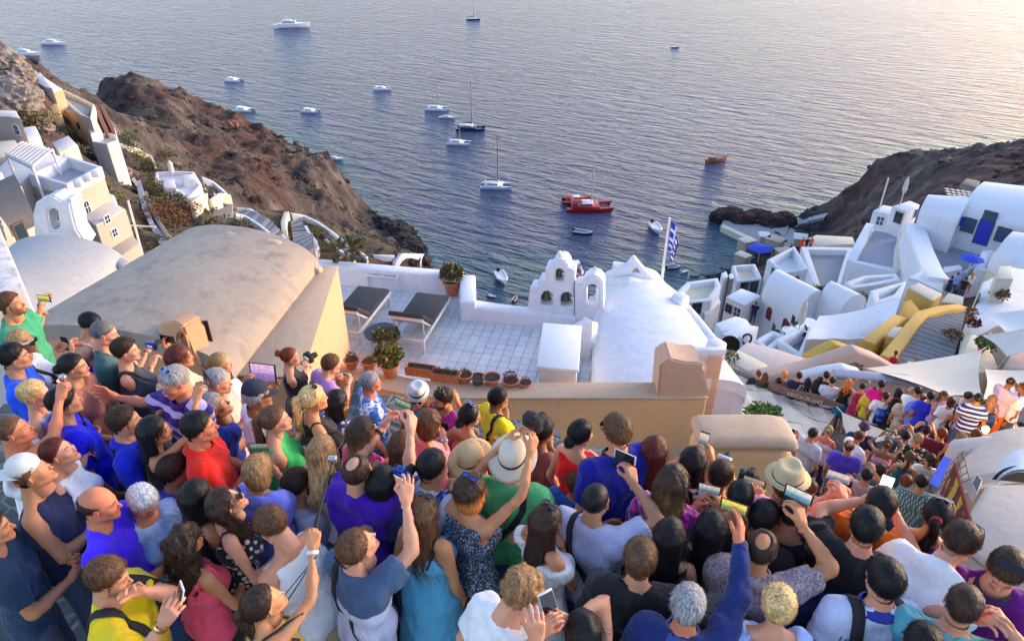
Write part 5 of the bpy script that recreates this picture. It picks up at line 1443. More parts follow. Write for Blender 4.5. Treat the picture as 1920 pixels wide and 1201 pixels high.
sail('cream shade sail reaching the right edge',[(1846,692,-11.6),(1990,690,-11.0),(1990,760,-9.6),(1842,748,-10.0)],sag=0.2)
sail('white twisted shade sail beside the pink house',[(1842,628,-12.4),(1930,612,-11.6),(1990,640,-11.6),(1888,668,-12.6)],'canvas_white',0.2)
sail('large white shade sail over the cream house roof',[(1842,588,-14.3),(1950,575,-13.8),(1990,618,-13.4),(1890,628,-14.0)],'canvas_white',0.2)
sail('narrow cream sail standing between the two crowds',[(1578,772,-10.3),(1690,818,-8.9),(1588,846,-9.6)],sag=0.1)
building('lane_wall_strip','grey topped low wall between crowd and shade sail','wall',[(1560,690),(1700,700),(1860,770),(1840,785),(1690,716),(1560,704)],-11.9,-16,M['pink'],M['floor_blue'],0.05)
wall_run('white_curved_bench','white curved wall behind the far row of people','wall',[(1500,700,-12.4),(1540,690,-12.2),(1580,684,-12.0),(1612,692,-12.2),(1622,708,-12.6)],0.4,-16,M['white'],bevel=0.1)
# ---- beige vaulted roof at lower right with skylight, lattice, banner ----
t,P=vault('beige_roof_house','beige plastered vaulted roof at the lower right','house',[(1768,950,-6.9),(2020,930,-6.6),(2020,826,-7.2),(1816,836,-7.2)],-6.9,0.35,-12,M['sand'],M['sand'],n=14)
wall_run('roof_edge_wall','beige parapet along the top of the lower right roof','wall',[(1790,834,-7.0),(1860,826,-6.9),(2000,830,-6.8)],0.3,-10,M['pinktop'],bevel=0.06)
building('beige_lower_block','smooth beige block beside the purple polo man','house',[(1790,1010),(1850,905),(2010,905),(2010,1080),(1850,1060)],-6.0,-10,M['sand'],M['sand'],0.15)
t=thing('vaulted_skylight','small white vaulted dormer on the beige roof','dormer',tuple(at_level(1890,885,-6.3)))
P=[at_level(1868,905,-6.2),at_level(1940,912,-6.2),at_level(1950,870,-6.25),at_level(1872,868,-6.25)]
m=MB();vs=[];fs=[]
for j in range(5):
 a=P[0].lerp(P[3],j/4);b_=P[1].lerp(P[2],j/4)
 for i in range(13):
  w=math.pi*i/12;p=a.lerp(b_,0.5-0.5*math.cos(w));p=p+Vector((0,0,0.26*math.sin(w)));vs.append(p)
for j in range(4):
 for i in range(12):k=j*13+i;fs.append((k,k+1,k+14,k+13))
m.add(vs,fs);m.add([v-Vector((0,0,0.05))for v in vs],[tuple(reversed(f))for f in fs]);m.build('shell',M['white'],t,smooth=True)
m=MB();m.add([v-Vector((0,-0.08,0.02))for v in vs[:13]],[tuple(range(13))]);m.build('dark_mouth',M['glass'],t)
A=at_level(1822,900,-6.55);B=at_level(1842,940,-6.2)
t=thing('wall_lamp_box','small framed glass box set in the beige roof','box',tuple(at_level(1828,902,-6.5)))
q_=LV_([(1822,905),(1832,886),(1842,900),(1832,926)],-6.42);m=MB();m.prism(q_,H0-6.6);m.build('frame',M['whitewood'],t,bevel=0.01)
cc_=sum(q_,Vector())/4;m=MB();m.prism([p.lerp(cc_,0.2)+Vector((0,0,0.008))for p in q_],H0-6.5);m.build('pane',M['glass'],t)
# lattice
t=thing('wire_lattice','thin rusty wire lattice leaning on the beige roof','lattice',tuple(at_level(1790,880,-6.6)))
La,Lb,Lc,Ld=at_level(1772,880,-6.6),at_level(1806,846,-6.6),at_level(1818,898,-6.3),at_level(1766,922,-6.3)
for k in range(5):
 m=MB();m.tube([La.lerp(Ld,k/4),Lb.lerp(Lc,k/4)],0.008,5);m.build('wire',M['brownwood'],t)
 m=MB();m.tube([La.lerp(Lb,k/4),Ld.lerp(Lc,k/4)],0.008,5);m.build('wire',M['brownwood'],t)
# banner with yellow lettering
A=at_depth(1766,965,7.6);B=at_depth(1812,985,7.0)
t=thing('menu_banner','dark red pointed banner with yellow vertical lettering','banner',tuple(A))
mb_,nt,bs=new_mat('banner_print')
o_=turned(nt,(7,7,1.2),0.0);w=nd(nt,'ShaderNodeTexWave',wave_type='BANDS',bands_direction='X');nt.links.new(o_,w.inputs['Vector']);w.inputs['Scale'].default_value=0.9;w.inputs['Distortion'].default_value=3.0;w.inputs['Detail'].default_value=3;w.inputs['Detail Scale'].default_value=4
nt.links.new(ramp(nt,w.outputs['Fac'],[(0.55,(0.11,0.02,0.03)),(0.62,(0.62,0.40,0.05))]),bs.inputs['Base Color'])
slab_holes('print',[(1768,920),(1789,878),(1798,912),(1806,960),(1790,978),(1776,960)],[],A,B,0.01,mb_,t,0)
slab_holes('frame',[(1762,925),(1790,866),(1800,905),(1822,985),(1800,990),(1780,975)],[[(1767,922),(1789,876),(1799,912),(1808,962),(1790,980),(1775,960)]],A,B,0.02,M['redwood'],t,0)
t=thing('blue_net','blue and white netting hanging at the fence by the lower lane','net',tuple(at_depth(1750,890,9)))
mn=cloth('print',(0.05,0.16,0.45),(0.7,0.72,0.75),(0.5,0.55,0.65))if 'cloth' in globals()else M['blue']
P=[at_depth(1768,856,9.4),at_depth(1784,862,9.2),at_depth(1758,915,8.4),at_depth(1742,905,8.6)]
m=MB();e=Vector((0.02,0.02,0));m.add(P+[p+e for p in P],[(0,1,2,3),(7,6,5,4)]+[(k,4+k,4+(k+1)%4,(k+1)%4)for k in range(4)]);m.build('netting',M['bluecloth'],t)
# ================= harbour =================
q=[(1350,424),(1362,404),(1400,400),(1460,410),(1480,420),(1470,448),(1440,462),(1410,448)]
t=thing('quay','x',None,tuple(at_level(1420,430,-99)))
m=MB();m.prism(LV_(q,-98.2),H0-104);m.build('quay_top',M['floor_grey'],t,bevel=0.2)
t['kind']='structure';t['label']='grey stone quay of the small harbour'
m=MB();m.prism([at_level(x,y,-97.9)for x,y in((1352,424),(1356,420),(1412,446),(1408,451))],H0-104);m.build('kerb',M['cream'],t,bevel=0.1)
for k in range(16):
 px=1356+k*7.5;py=408-5*math.sin(k*0.9)+k*0.7
 boulder('dark breakwater boulder number along the quay',px,py,3.2,60+k,'land','dark breakwater boulders',at_level(px,py,-98.6),(1.3,1,0.9))['label']='dark breakwater boulder at the seaward tip of the quay' if k==0 else 'dark breakwater boulder nearest the harbour road' if k==15 else 'dark breakwater boulder on the seaward side of the quay'
road=thing('harbour_road','harbour road',None,tuple(at_level(1490,430,-96)));road['kind']='structure'
P=[on_land(x,y,0.5)for x,y in((1480,470),(1482,440),(1488,418),(1520,412),(1550,405))]
for a,b in zip(P[:-1],P[1:]):
 d=(b-a);d.z=0;d.normalize();k=Vector((-d.y,d.x,0))*3.2
 m=MB();m.prism([a+k,a-k,b-k,b+k],min(a.z,b.z)-4);m.build('paving',M['floor_grey'],road)
for k,(px,py,w_,lab,roof)in enumerate(((1400,458,4.5,'low harbour kiosk with pale roof','cream'),(1432,448,4,'white harbour shed behind the awning','white'),(1452,456,5,'tan harbour house by the road','beige'),(1470,478,5,'tan house above the harbour','beige'),(1500,452,5,'small house on the harbour road','warm_white'),(1392,486,4,'harbour roof with stacked frames','cream'))):
 p=at_level(px,py,-95.5);t=thing('harbour_house',lab,'house',tuple(p))
 m=MB();m.box((0,0,-1),(w_,w_*0.8,5),rz=0.4+k);o=m.build('wall',M['beige'],None,bevel=0.1);o.parent=t
 m=MB();m.box((0,0,1.6),(w_*1.08,w_*0.88,0.25),rz=0.4+k);o=m.build('roof',M[roof],None,bevel=0.05);o.parent=t
t=thing('blue_awning','bright blue awning over the harbour tavern','awning',tuple(at_level(1425,468,-94)))
P=[at_level(1398,464,-94),at_level(1418,454,-93.4),at_level(1450,462,-93.4),at_level(1448,472,-94),at_level(1424,476,-94)]
m=MB();cen=sum(P,Vector())/5+Vector((0,0,0.8));m.add(P+[cen]+[p-Vector((0,0,.1))for p in P],[(0,1,5),(1,2,5),(2,3,5),(3,4,5),(4,0,5),(10,9,8,7,6)]);m.build('canvas',M['bluecloth'],t)
for p in P:
 m=MB();m.tube([p,p-Vector((0,0,3))],0.12,5);m.build('post',M['whitewood'],t)
# ================= boats =================
def hull_mesh(L,Bm_,Hh,bow=0.35,n=12):
 """a hull from transom (-y) to bow (+y)"""
 vs=[];fs=[]
 sec=7
 for i in range(n+1):
  t=i/n;y=-L/2+L*t
  w=Bm_/2*(1-max(0,(t-(1-bow))/bow)**1.8)*(0.82+0.18*min(1,t*4))+0.01
  sheer=Hh*(1+0.28*t**2)
  for j in range(sec):
   a=math.pi*j/(sec-1)
   x=-math.cos(a)*w;k=math.sin(a)
   z=sheer*(1-k**0.8)-0.35*Hh*k
   vs.append(Vector((x*(1-0.12*k),y+(0.06*L*(z/sheer)if t>0.9 else 0),z)))
 for i in range(n):
  for j in range(sec-1):
   a=i*sec+j;fs.append((a,a+sec,a+sec+1,a+1))
  a=i*sec;fs.append((a,a+sec-1,a+2*sec-1,a+sec))
 fs.append(tuple(range(sec)));fs.append(tuple(reversed([n*sec+j for j in range(sec)])))
 return vs,fs
def BP(t,name,m,mat,bev=0.0):
 o=m.build(name,M[mat]if isinstance(mat,str)else mat,None,bevel=bev,smooth=bev>0);o.parent=t;return o
def boat(label,px,py,lpx,kind,head=90,hull='hull_white',mast=0,cat='boat',name=None,trim='glass',group=None):
 p=at_level(px,py,-100);zc=px_of(p)[2]
 h=R(head);L=lpx*zc/FOC/max(0.45,abs(math.sin(h))+0.25*abs(math.cos(h)))
 t=thing(name or kind,label,cat,tuple(p),group,rz=-h)
 m=MB()
 if kind=='catamaran':
  for sx in(-1,1):
   v,f=hull_mesh(L,L*0.13,L*0.085);m=MB();m.add([q+Vector((sx*L*0.20,0,0))for q in v],f);BP(t,'hull',m,hull)
  m=MB();m.box((0,-L*0.08,L*0.105),(L*0.46,L*0.62,L*0.035));BP(t,'bridge_deck',m,hull,0.05)
  m=MB();m.box((0,-L*0.08,L*0.15),(L*0.34,L*0.34,L*0.07));BP(t,'cabin',m,'hull_white',L*0.02)
  m=MB();m.box((0,-L*0.075,L*0.155),(L*0.345,L*0.30,L*0.028));BP(t,'cabin_window',m,'glass')
  m=MB();m.box((0,-L*0.27,L*0.20),(L*0.34,L*0.22,L*0.012));BP(t,'bimini',m,hull if hull=='red' else 'hull_white',0.02)
  m=MB();[m.tube([(0.16*L*sx,-L*0.36,L*0.11),(0.16*L*sx,-L*0.36,L*0.20)],L*0.004,5)for sx in(-1,1)];BP(t,'bimini_pole',m,'silver' if 'silver' in M else 'grey_metal')
  m=MB();m.box((0,L*0.32,L*0.075),(L*0.30,L*0.22,0.02));BP(t,'trampoline',m,'charcoal')
 elif kind in('motor_yacht','motorboat'):
  v,f=hull_mesh(L,L*0.26,L*0.10);m.add(v,f);BP(t,'hull',m,hull)
  m=MB();m.box((0,-L*0.04,L*0.115),(L*0.22,L*0.66,L*0.02));BP(t,'deck',m,'hull_white',0.02)
  m=MB();m.box((0,-L*0.06,L*0.155),(L*0.17,L*0.40,L*0.065));BP(t,'cabin',m,'hull_white',L*0.015)
  m=MB();m.box((0,-L*0.055,L*0.160),(L*0.175,L*0.36,L*0.026));BP(t,'cabin_window',m,'glass')
  if kind=='motor_yacht':
   m=MB();m.box((0,-L*0.10,L*0.205),(L*0.14,L*0.24,L*0.035));BP(t,'flybridge',m,'hull_white',L*0.01)
   m=MB();m.tube([(0,-L*0.12,L*0.22),(0,-L*0.12,L*0.30)],L*0.006,6);BP(t,'radar_mast',m,'hull_white')
 elif kind=='sailboat':
  v,f=hull_mesh(L,L*0.27,L*0.085,0.5);m.add(v,f);BP(t,'hull',m,hull)
  m=MB();m.box((0,0,L*0.105),(L*0.13,L*0.38,L*0.04));BP(t,'cabin',m,'hull_white',L*0.012)
 elif kind=='schooner':
  v,f=hull_mesh(L,L*0.28,L*0.15,0.5);m.add(v,f);BP(t,'hull',m,hull)
  m=MB();m.box((0,-L*0.22,L*0.20),(L*0.18,L*0.30,L*0.09));BP(t,'deckhouse',m,'boatwood',0.1)
  m=MB();m.box((0,0,L*0.14),(L*0.24,L*0.7,L*0.02));BP(t,'deck',m,'orange')
  m=MB();m.tube([(0,L*0.45,L*0.18),(0,L*0.66,L*0.26)],L*0.012,6);BP(t,'bowsprit',m,'boatwood')
  for y in(0.18,-0.12):
   m=MB();m.tube([(0,L*y,L*0.1),(0,L*y,L*1.05)],[L*0.012,L*0.006],6);BP(t,'mast',m,'whitewood')
 elif kind in('dinghy','fishing_boat'):
  v,f=hull_mesh(L,L*0.36,L*0.12,0.45);m.add(v,f);BP(t,'hull',m,hull)
  m=MB()
  for sx in(-1,1):m.tube([(sx*L*0.17,-L*0.45,L*0.12),(sx*L*0.17,L*0.15,L*0.13),(sx*L*0.05,L*0.47,L*0.17)],L*0.045,8)
  BP(t,'gunwale',m,'hull_white' if kind=='fishing_boat' else 'frame_white' if 'frame_white' in M else 'hull_white')
  m=MB();m.box((0,0,L*0.09),(L*0.3,L*0.10,L*0.02));m.box((0,-L*0.25,L*0.09),(L*0.3,L*0.10,L*0.02));BP(t,'thwart',m,'boatwood')
  m=MB();m.box((0,-L*0.47,L*0.15),(L*0.10,L*0.10,L*0.16));BP(t,'outboard_motor',m,'tyre',0.03)
  if kind=='fishing_boat':m=MB();m.box((0,-L*0.1,L*0.28),(L*0.24,L*0.3,L*0.22));BP(t,'wheelhouse',m,trim,0.06)
 if mast:
  Hm=mast*zc/FOC/math.cos(PITCH)*0.93
  m=MB();m.tube([(0,L*0.06,L*0.1),(0,L*0.06,L*0.1+Hm)],[L*0.014+0.06,L*0.009+0.05],6);BP(t,'mast',m,'grey_metal' if hull!='red' else 'whitewood')
  m=MB();m.tube([(0,L*0.05,L*0.24),(0,-L*0.34,L*0.25)],L*0.02,6);BP(t,'boom',m,'charcoal' if hull!='red' else 'red')
  m=MB();m.tube([(0,L*0.48,L*0.12),(0,L*0.06,L*0.1+Hm*0.96)],L*0.002,4);m.tube([(0,-L*0.45,L*0.12),(0,L*0.06,L*0.1+Hm)],L*0.002,4);BP(t,'stay',m,'grey_metal')
 return t,L,p
M.setdefault('silver',M['grey_metal'])
def wake(label,p,head,L,w,n=40):
 rs=np.random.RandomState(4);h=R(head);d=Vector((math.sin(h),math.cos(h),0));s=Vector((d.y,-d.x,0))
 m=MB()
 for k in range(n):
  u=k/n
  for q in(-1,1):
   c=p-d*(L*0.4+u*w)+s*q*(L*0.10+u*w*0.10)+Vector((rs.normal(0,.6),rs.normal(0,.6),0.05+0.004*k))
   r=L*0.045*(1-u)+0.25
   m.add([c+Vector((math.cos(a)*r*rs.uniform(.6,1.6),math.sin(a)*r*rs.uniform(.4,1),0))for a in[i*math.pi/3 for i in range(6)]],[(0,1,2,3,4,5)])
 o=m.build('wake_foam',M['foam'])
 tag(o,label,'foam',kind='stuff')
M['foam']=paint('sea_foam',(0.55,0.60,0.68),0.6)
tt,L,p=boat('large white and blue motor yacht under way at upper left',547,52,66,'motor_yacht',80,'hull_white')
wake('white foam behind the large motor yacht',p,80,L,60)
boat('dark hulled sailboat near the top edge',887,38,25,'sailboat',90,'navy_hull',36)
tt,L,p=boat('white motor yacht farther out at the upper left corner',100,84,44,'motor_yacht',92,'hull_white')
tt,L,p=boat('white motor yacht nearest the upper left slope',50,104,52,'motor_yacht',95,'hull_white')
wake('foam trail left of the upper left yachts',p,95,L,40)
boat('tiny white boat hidden behind the upper left slope',70,127,14,'motorboat',60)
G='white boats anchored in the bay'
boat('white catamaran farthest left in the anchored group',439,152,32,'catamaran',100,group=G,mast=0)
boat('white catamaran above the headland ridge',458,208,38,'catamaran',100,group=G)
boat('white catamaran right of the ridge rock',583,210,34,'catamaran',98,group=G)
boat('white catamaran alone in the upper middle',716,168,33,'catamaran',80,group=G)
boat('white sailing catamaran at the top of the central cluster',819,206,42,'catamaran',95,mast=60,group=G)
boat('small white yacht just below the top of the central cluster',838,222,30,'motorboat',95,group=G)
boat('dark hulled sailing yacht with tall mast in the central cluster',882,243,52,'catamaran',95,'navy_hull',78,group=G)
boat('white catamaran at the bottom of the central cluster',860,270,43,'catamaran',97,group=G,mast=30)
boat('largest white sailing catamaran with tall mast',930,351,57,'catamaran',95,mast=86,group=G)
boat('long red catamaran in the middle of the bay',1103,391,83,'catamaran',90,'red',70,group='red catamarans')
boat('second red catamaran half behind the long one',1082,378,56,'catamaran',88,'red',0,group='red catamarans')
boat('dark inflatable dinghy below the red catamarans',1092,438,38,'dinghy',112,'navy_hull')
boat('small white motorboat seen from behind near the flag',1229,431,22,'dinghy',172,'hull_white')
boat('tiny dark boat alone at the upper right',1265,90,15,'sailboat',90,'navy_hull')
boat('brown wooden two masted schooner at the right',1343,304,46,'schooner',66,'boatwood')
boat('white speedboat against the red headland cliff',626,300,36,'motorboat',92,'hull_white')
boat('white motorboat below the terrace parapet gap',940,524,26,'dinghy',165,'hull_white')
boat('little white tender close to the parapet',922,556,18,'dinghy',125,'hull_white')
boat('small pink buoy boat beside the parapet',965,562,12,'dinghy',20,'red')
boat('red and white fishing boat behind the belfry',1081,512,24,'fishing_boat',170,'red',trim='hull_white')
boat('yellow topped fishing boat right of the flagpole',1262,503,28,'fishing_boat',85,'navy_hull',trim='cream')
boat('small moored rowing boat next to the yellow topped boat',1284,510,18,'dinghy',60,'hull_white')
boat('dark small rowing boat moored farther right',1303,517,16,'dinghy',90,'navy_hull')
HG='boats hauled out on the harbour quay'
for k,(px,py,l,hd_,hu)in enumerate(((1396,420,20,120,'hull_white'),(1414,424,22,130,'hull_white'),(1432,412,18,95,'hull_white'),(1462,418,20,105,'grey_metal'),(1446,436,20,160,'hull_white'),(1430,432,20,150,'blueglass'),(1374,416,16,110,'boatwood'))):
 tt,L,p=boat(['white boat at the near end of the quay','white boat in the middle of the quay','white boat beside the breakwater stones','grey boat nearest the harbour road','white boat moored in the inner corner','blue hulled boat moored beside the awning','brown boat at the tip of the quay'][k],px,py,l,'fishing_boat' if k in(4,5)else 'dinghy',hd_,hu,group=HG)
 if k not in(4,5):tt.location.z=2.1
# ================= people =================
def rotm(axis,a):return np.array(Matrix.Rotation(a,3,axis))
# ----- materials -----
def skin_material():
 m,nt,bs=new_mat('skin')
 a=nt.nodes.new('ShaderNodeAttribute');a.attribute_name='Col'
 n=noise(nt,14,3,0.6,coords(nt,'Object'))
 n2=noise(nt,160,2,0.6,coords(nt,'Object'))
 f=ramp(nt,n,[(0.3,(0.92,0.88,0.87)),(0.7,(1.07,1.03,1.02))])
 c=mix(nt,1.0,a.outputs['Color'],f,'MULTIPLY')
 nt.links.new(c,bs.inputs['Base Color'])
 bs.inputs['Roughness'].default_value=0.58
 bs.inputs['Subsurface Weight'].default_value=0.12
 bs.inputs['Subsurface Radius'].default_value=(0.02,0.008,0.004)
 bs.inputs['Subsurface Scale'].default_value=0.4
 bump(nt,bs,n2,0.18,0.002)
 return m
M['skin']=skin_material()
def hair_material():
 m,nt,bs=new_mat('hair')
 a=nt.nodes.new('ShaderNodeAttribute');a.attribute_name='Col'
 n=noise(nt,1.0,3,0.6,coords(nt,'Object',(90,90,9)))
 f=ramp(nt,n,[(0.3,(0.55,)*3),(0.5,(0.95,)*3),(0.72,(1.55,)*3)])
 c=mix(nt,1.0,a.outputs['Color'],f,'MULTIPLY')
 nt.links.new(c,bs.inputs['Base Color'])
 bs.inputs['Roughness'].default_value=0.5
 bs.inputs['Specular IOR Level'].default_value=0.28
 bump(nt,bs,n,0.6,0.006)
 return m
M['hair']=hair_material()
_cm={}
def cloth(pat='plain',c1=(0.5,0.5,0.5),c2=None,c3=None):
 key=(pat,c1,c2,c3)
 if key in _cm:return _cm[key]
 m,nt,bs=new_mat(pat+'_cloth')
 o=coords(nt,'Object')
 fold=noise(nt,5.0,4,0.6,coords(nt,'Object',(1.2,1.2,0.7)),0.8)
 fine=noise(nt,220,2,0.6,o)
 fz=ramp(nt,noise(nt,9,3,0.6,o),[(0.3,(0.9,)*3),(0.7,(1.1,)*3)])
 boost=lambda q:None if q is None else tuple(min(0.92,max(0.0,(sum(q)/3+(x-sum(q)/3)*1.25)*(1.35 if max(q)>0.03 else 1.0)))for x in q)
 c1,c2,c3=boost(c1),boost(c2),boost(c3)
 if pat=='plain':
  base=None;c=mix(nt,1.0,c1,fz,'MULTIPLY')
 elif pat in('stripes','vstripes','bands'):
  w=nd(nt,'ShaderNodeTexWave',wave_type='BANDS',bands_direction='Z' if pat!='vstripes' else 'X')
  nt.links.new(o,w.inputs['Vector']);w.inputs['Scale'].default_value={'stripes':9,'vstripes':26,'bands':3.2}[pat]
  w.inputs['Distortion'].default_value=0.6;w.inputs['Detail'].default_value=1
  f=ramp(nt,w.outputs['Fac'],[(0.60,(0,0,0)),(0.68,(1,1,1))])
  c=mix(nt,1.0,mix(nt,f,c1,c2),fz,'MULTIPLY')
 elif pat=='yoke':
  sp=nt.nodes.new('ShaderNodeSeparateXYZ');nt.links.new(o,sp.inputs[0])
  f=ramp(nt,sp.outputs['Z'],[(0.0,(0,0,0)),(1.0,(1,1,1))]);r_=f.node.color_ramp
  mr=nd(nt,'ShaderNodeMapRange');nt.links.new(sp.outputs['Z'],mr.inputs[0]);mr.inputs[1].default_value=1.335;mr.inputs[2].default_value=1.345
  c=mix(nt,1.0,mix(nt,mr.outputs[0],c1,c2),fz,'MULTIPLY')
 elif pat=='plaid':
  r=None
  for d in 'XZY':
   w=nd(nt,'ShaderNodeTexWave',wave_type='BANDS',bands_direction=d)
   nt.links.new(o,w.inputs['Vector']);w.inputs['Scale'].default_value=11
   f=ramp(nt,w.outputs['Fac'],[(0.5,(0,0,0)),(0.55,(1,1,1))])
   r=mix(nt,f,r if r is not None else c1,mix(nt,0.75,r if r is not None else c1,c2))
  c=mix(nt,1.0,r,fz,'MULTIPLY')
 elif pat in('floral','print','glitter','speckle'):
  s={'floral':26,'print':14,'glitter':70,'speckle':90}[pat]
  vo=nd(nt,'ShaderNodeTexVoronoi');vo.inputs['Scale'].default_value=s
  nt.links.new(noise(nt,6,2,0.5,o,0,1),vo.inputs['Vector'])if False else nt.links.new(o,vo.inputs['Vector'])
  f=ramp(nt,vo.outputs['Distance'],[(0.34,(1,1,1)),(0.42,(0,0,0))])
  f2=ramp(nt,noise(nt,s*0.35,2,0.5,o),[(0.47,(0,0,0)),(0.52,(1,1,1))])
  c=mix(nt,f2,c1,c3 if c3 else c1)
  c=mix(nt,f,c,c2)
  c=mix(nt,1.0,c,fz,'MULTIPLY')
 nt.links.new(c,bs.inputs['Base Color'])
 bs.inputs['Roughness'].default_value=0.35 if pat=='glitter' else 0.88
 bs.inputs['Sheen Weight'].default_value=0.15
 b1=bump(nt,None,fold,0.8,0.045)
 bump(nt,bs,fine,0.25,0.0015,b1)
 _cm[key]=m
 return m
# ----- head template: x right, y forward, z up, origin in the middle of the head -----
def make_head(kind,h=0.0078):
 fem=kind=='f'
 lo,hi=(-0.105,-0.145,-0.185),(0.105,0.135,0.135)
 ax,(X,Y,Z)=grid_of(lo,hi,h)
 A=np.abs(X)
 d=ell_d(X,Y,Z,(0,-0.018,0.028),(0.076,0.096,0.090))
 d=smin(d,ell_d(X,Y,Z,(0,0.018,-0.03),(0.060,0.070,0.083)),0.03)
 jw=0.044 if fem else 0.050
 d=smin(d,cone_d(A,Y,Z,(jw,0.0,-0.068),(0.010,0.072,-0.100),0.020,0.017 if fem else 0.020),0.028)
 d=smin(d,cone_d(A,Y,Z,(0,0.071,-0.103),(0.008,0.071,-0.103),0.014,0.014),0.015)
 d=smin(d,ell_d(A,Y,Z,(0.040,0.056,-0.030),(0.022,0.024,0.022)),0.02)
 d=smin(d,cone_d(A,Y,Z,(0.012,0.080,0.016),(0.042,0.066,0.017),0.009,0.008),0.014)
 d=smax(d,-ell_d(A,Y,Z,(0.031,0.098,-0.004),(0.019,0.020,0.013)),0.010)
 d=smin(d,ell_d(A,Y,Z,(0.031,0.069,-0.005),(0.0135,0.0135,0.0125)),0.003)
 ns=0.85 if fem else 1.0
 d=smin(d,cone_d(X,Y,Z,(0,0.083,0.004),(0,0.083+0.026*ns,-0.036),0.0065,0.0085*ns),0.010)
 d=smin(d,cone_d(A,Y,Z,(0,0.100,-0.041),(0.011,0.094,-0.042),0.008*ns,0.0065),0.007)
 d=smin(d,cone_d(A,Y,Z,(0,0.0905,-0.0635),(0.020,0.081,-0.066),0.0062,0.0035),0.005)
 d=smin(d,cone_d(A,Y,Z,(0,0.0885,-0.0735),(0.017,0.080,-0.0715),0.0070,0.0035),0.004)
 d=smax(d,-cone_d(A,Y,Z,(0,0.099,-0.0688),(0.022,0.0865,-0.0692),0.0022,0.0015),0.003)
 e=ell_d(A,Y-0.25*(A-0.07),Z,(0.081,-0.012,-0.008),(0.009,0.018,0.031))
 e=smax(e,-ell_d(A,Y,Z,(0.090,-0.008,-0.006),(0.008,0.009,0.017)),0.004)
 d=smin(d,e,0.006)
 nr=0.046 if fem else 0.056
 d=smin(d,cone_d(X,Y,Z,(0,-0.028,-0.05),(0,-0.040,-0.20),nr,nr*1.04),0.02)
 V,F=surface_nets(d.astype(np.float32),lo,h)
 x,y,z=V.T;a=np.abs(x)
 masks={}
 masks['lip']=((y>0.070)&(a<0.024)&(z>-0.0805)&(z<-0.0575)).astype(float)
 re=np.sqrt(((a-0.031)/0.0135)**2+((z+0.005)/0.0068)**2)
 masks['eye']=0.75*((re<1)&(y>0.06)).astype(float)
 masks['iris']=((np.sqrt((a-0.031)**2+(z+0.005)**2)<0.0075)&(y>0.06)).astype(float)
 masks['brow']=((y>0.045)&(a>0.011)&(a<0.050)&(np.abs(z-0.0185+0.12*np.abs(a-0.03))<0.0048)).astype(float)
 bz=np.clip((-0.042-z)/0.012,0,1)*np.clip((y-0.0)/0.03,0,1)*(z>-0.125)
 bz=np.maximum(bz,((y>0.07)&(z<-0.046)&(z>-0.06)&(a<0.03))*1.0)
 side=np.clip((0.012-np.abs(y-0.012))/0.006,0,1)*(z<0.0)*(z>-0.08)*(a>0.05)
 masks['beard']=np.clip(np.maximum(bz,side),0,1)*(1-masks['lip'])
 hl=z-(0.004+0.80*y)
 masks['scalp']=np.clip(hl/0.012,0,1)*(y<0.095)
 masks['warm']=np.exp(-((a-0.045)**2+(z+0.03)**2)/0.0006)*(y>0.03)+np.exp(-(x**2+(z+0.038)**2)/0.0002)*(y>0.08)+((a>0.077)&(np.abs(z)<0.05))*0.9
 return dict(V=V,F=F,**masks)
HEADS={'m':make_head('m'),'f':make_head('f')}
def make_hand(curls,thumb,spread=0.0,h=0.0060):
 lo,hi=(-0.085,-0.05,-0.035),(0.06,0.115,0.20)
 ax,(X,Y,Z)=grid_of(lo,hi,h)
 d=cone_d(X,Y,Z,(0,0,-0.04),(0,0,0.012),0.0255,0.026)
 mc=[(-0.029,0,0.086),(-0.009,0.001,0.091),(0.011,0,0.087),(0.029,-0.001,0.079)]
 ln=[(0.040,0.024,0.020),(0.044,0.028,0.021),(0.041,0.026,0.020),(0.031,0.020,0.018)]
 for i,p in enumerate(mc):
  d=smin(d,cone_d(X,Y,Z,(p[0]*0.55,0.003,0.015),p,0.021,0.0125),0.010)
 d=smin(d,cone_d(X,Y,Z,(-0.012,0.012,0.022),(-0.034,0.016,0.048),0.019,0.0145),0.012)
 for i,p in enumerate(mc):
  cu=curls[i];ang=0;q=np.array(p,float);r0=0.0098 if i<3 else 0.0085
  sx_=(i-1.5)*spread
  for j in range(3):
   ang+=R(cu[j]);l=ln[i][j]
   n=q+np.array([sx_*l,math.sin(ang)*l,math.cos(ang)*l])
   d=smin(d,cone_d(X,Y,Z,tuple(q),tuple(n),r0-j*0.0009,r0-(j+1)*0.0009),0.0035)
   q=n
 for a,b,ra,rb in zip(thumb[:-1],thumb[1:],(0.0135,0.0115),(0.0115,0.0095)):
  d=smin(d,cone_d(X,Y,Z,a,b,ra,rb),0.004)
 return surface_nets(d.astype(np.float32),lo,h)
HAND_P={
 'grip':([(38,45,30)]*3+[(45,50,30)],[(-0.034,0.016,0.048),(-0.050,0.040,0.072),(-0.044,0.060,0.094)],0.08),
 'open':([(12,18,12),(14,20,14),(18,24,14),(22,26,16)],[(-0.034,0.016,0.048),(-0.058,0.024,0.070),(-0.068,0.032,0.095)],0.22),
 'fist':([(72,88,55)]*4,[(-0.034,0.016,0.048),(-0.040,0.044,0.066),(-0.020,0.058,0.074)],0.0),
 'pinch':([(48,42,25),(30,40,25),(26,36,25),(24,34,25)],[(-0.034,0.016,0.048),(-0.052,0.040,0.066),(-0.040,0.066,0.088)],0.12),
}
HANDS={k:make_hand(*v)for k,v in HAND_P.items()}
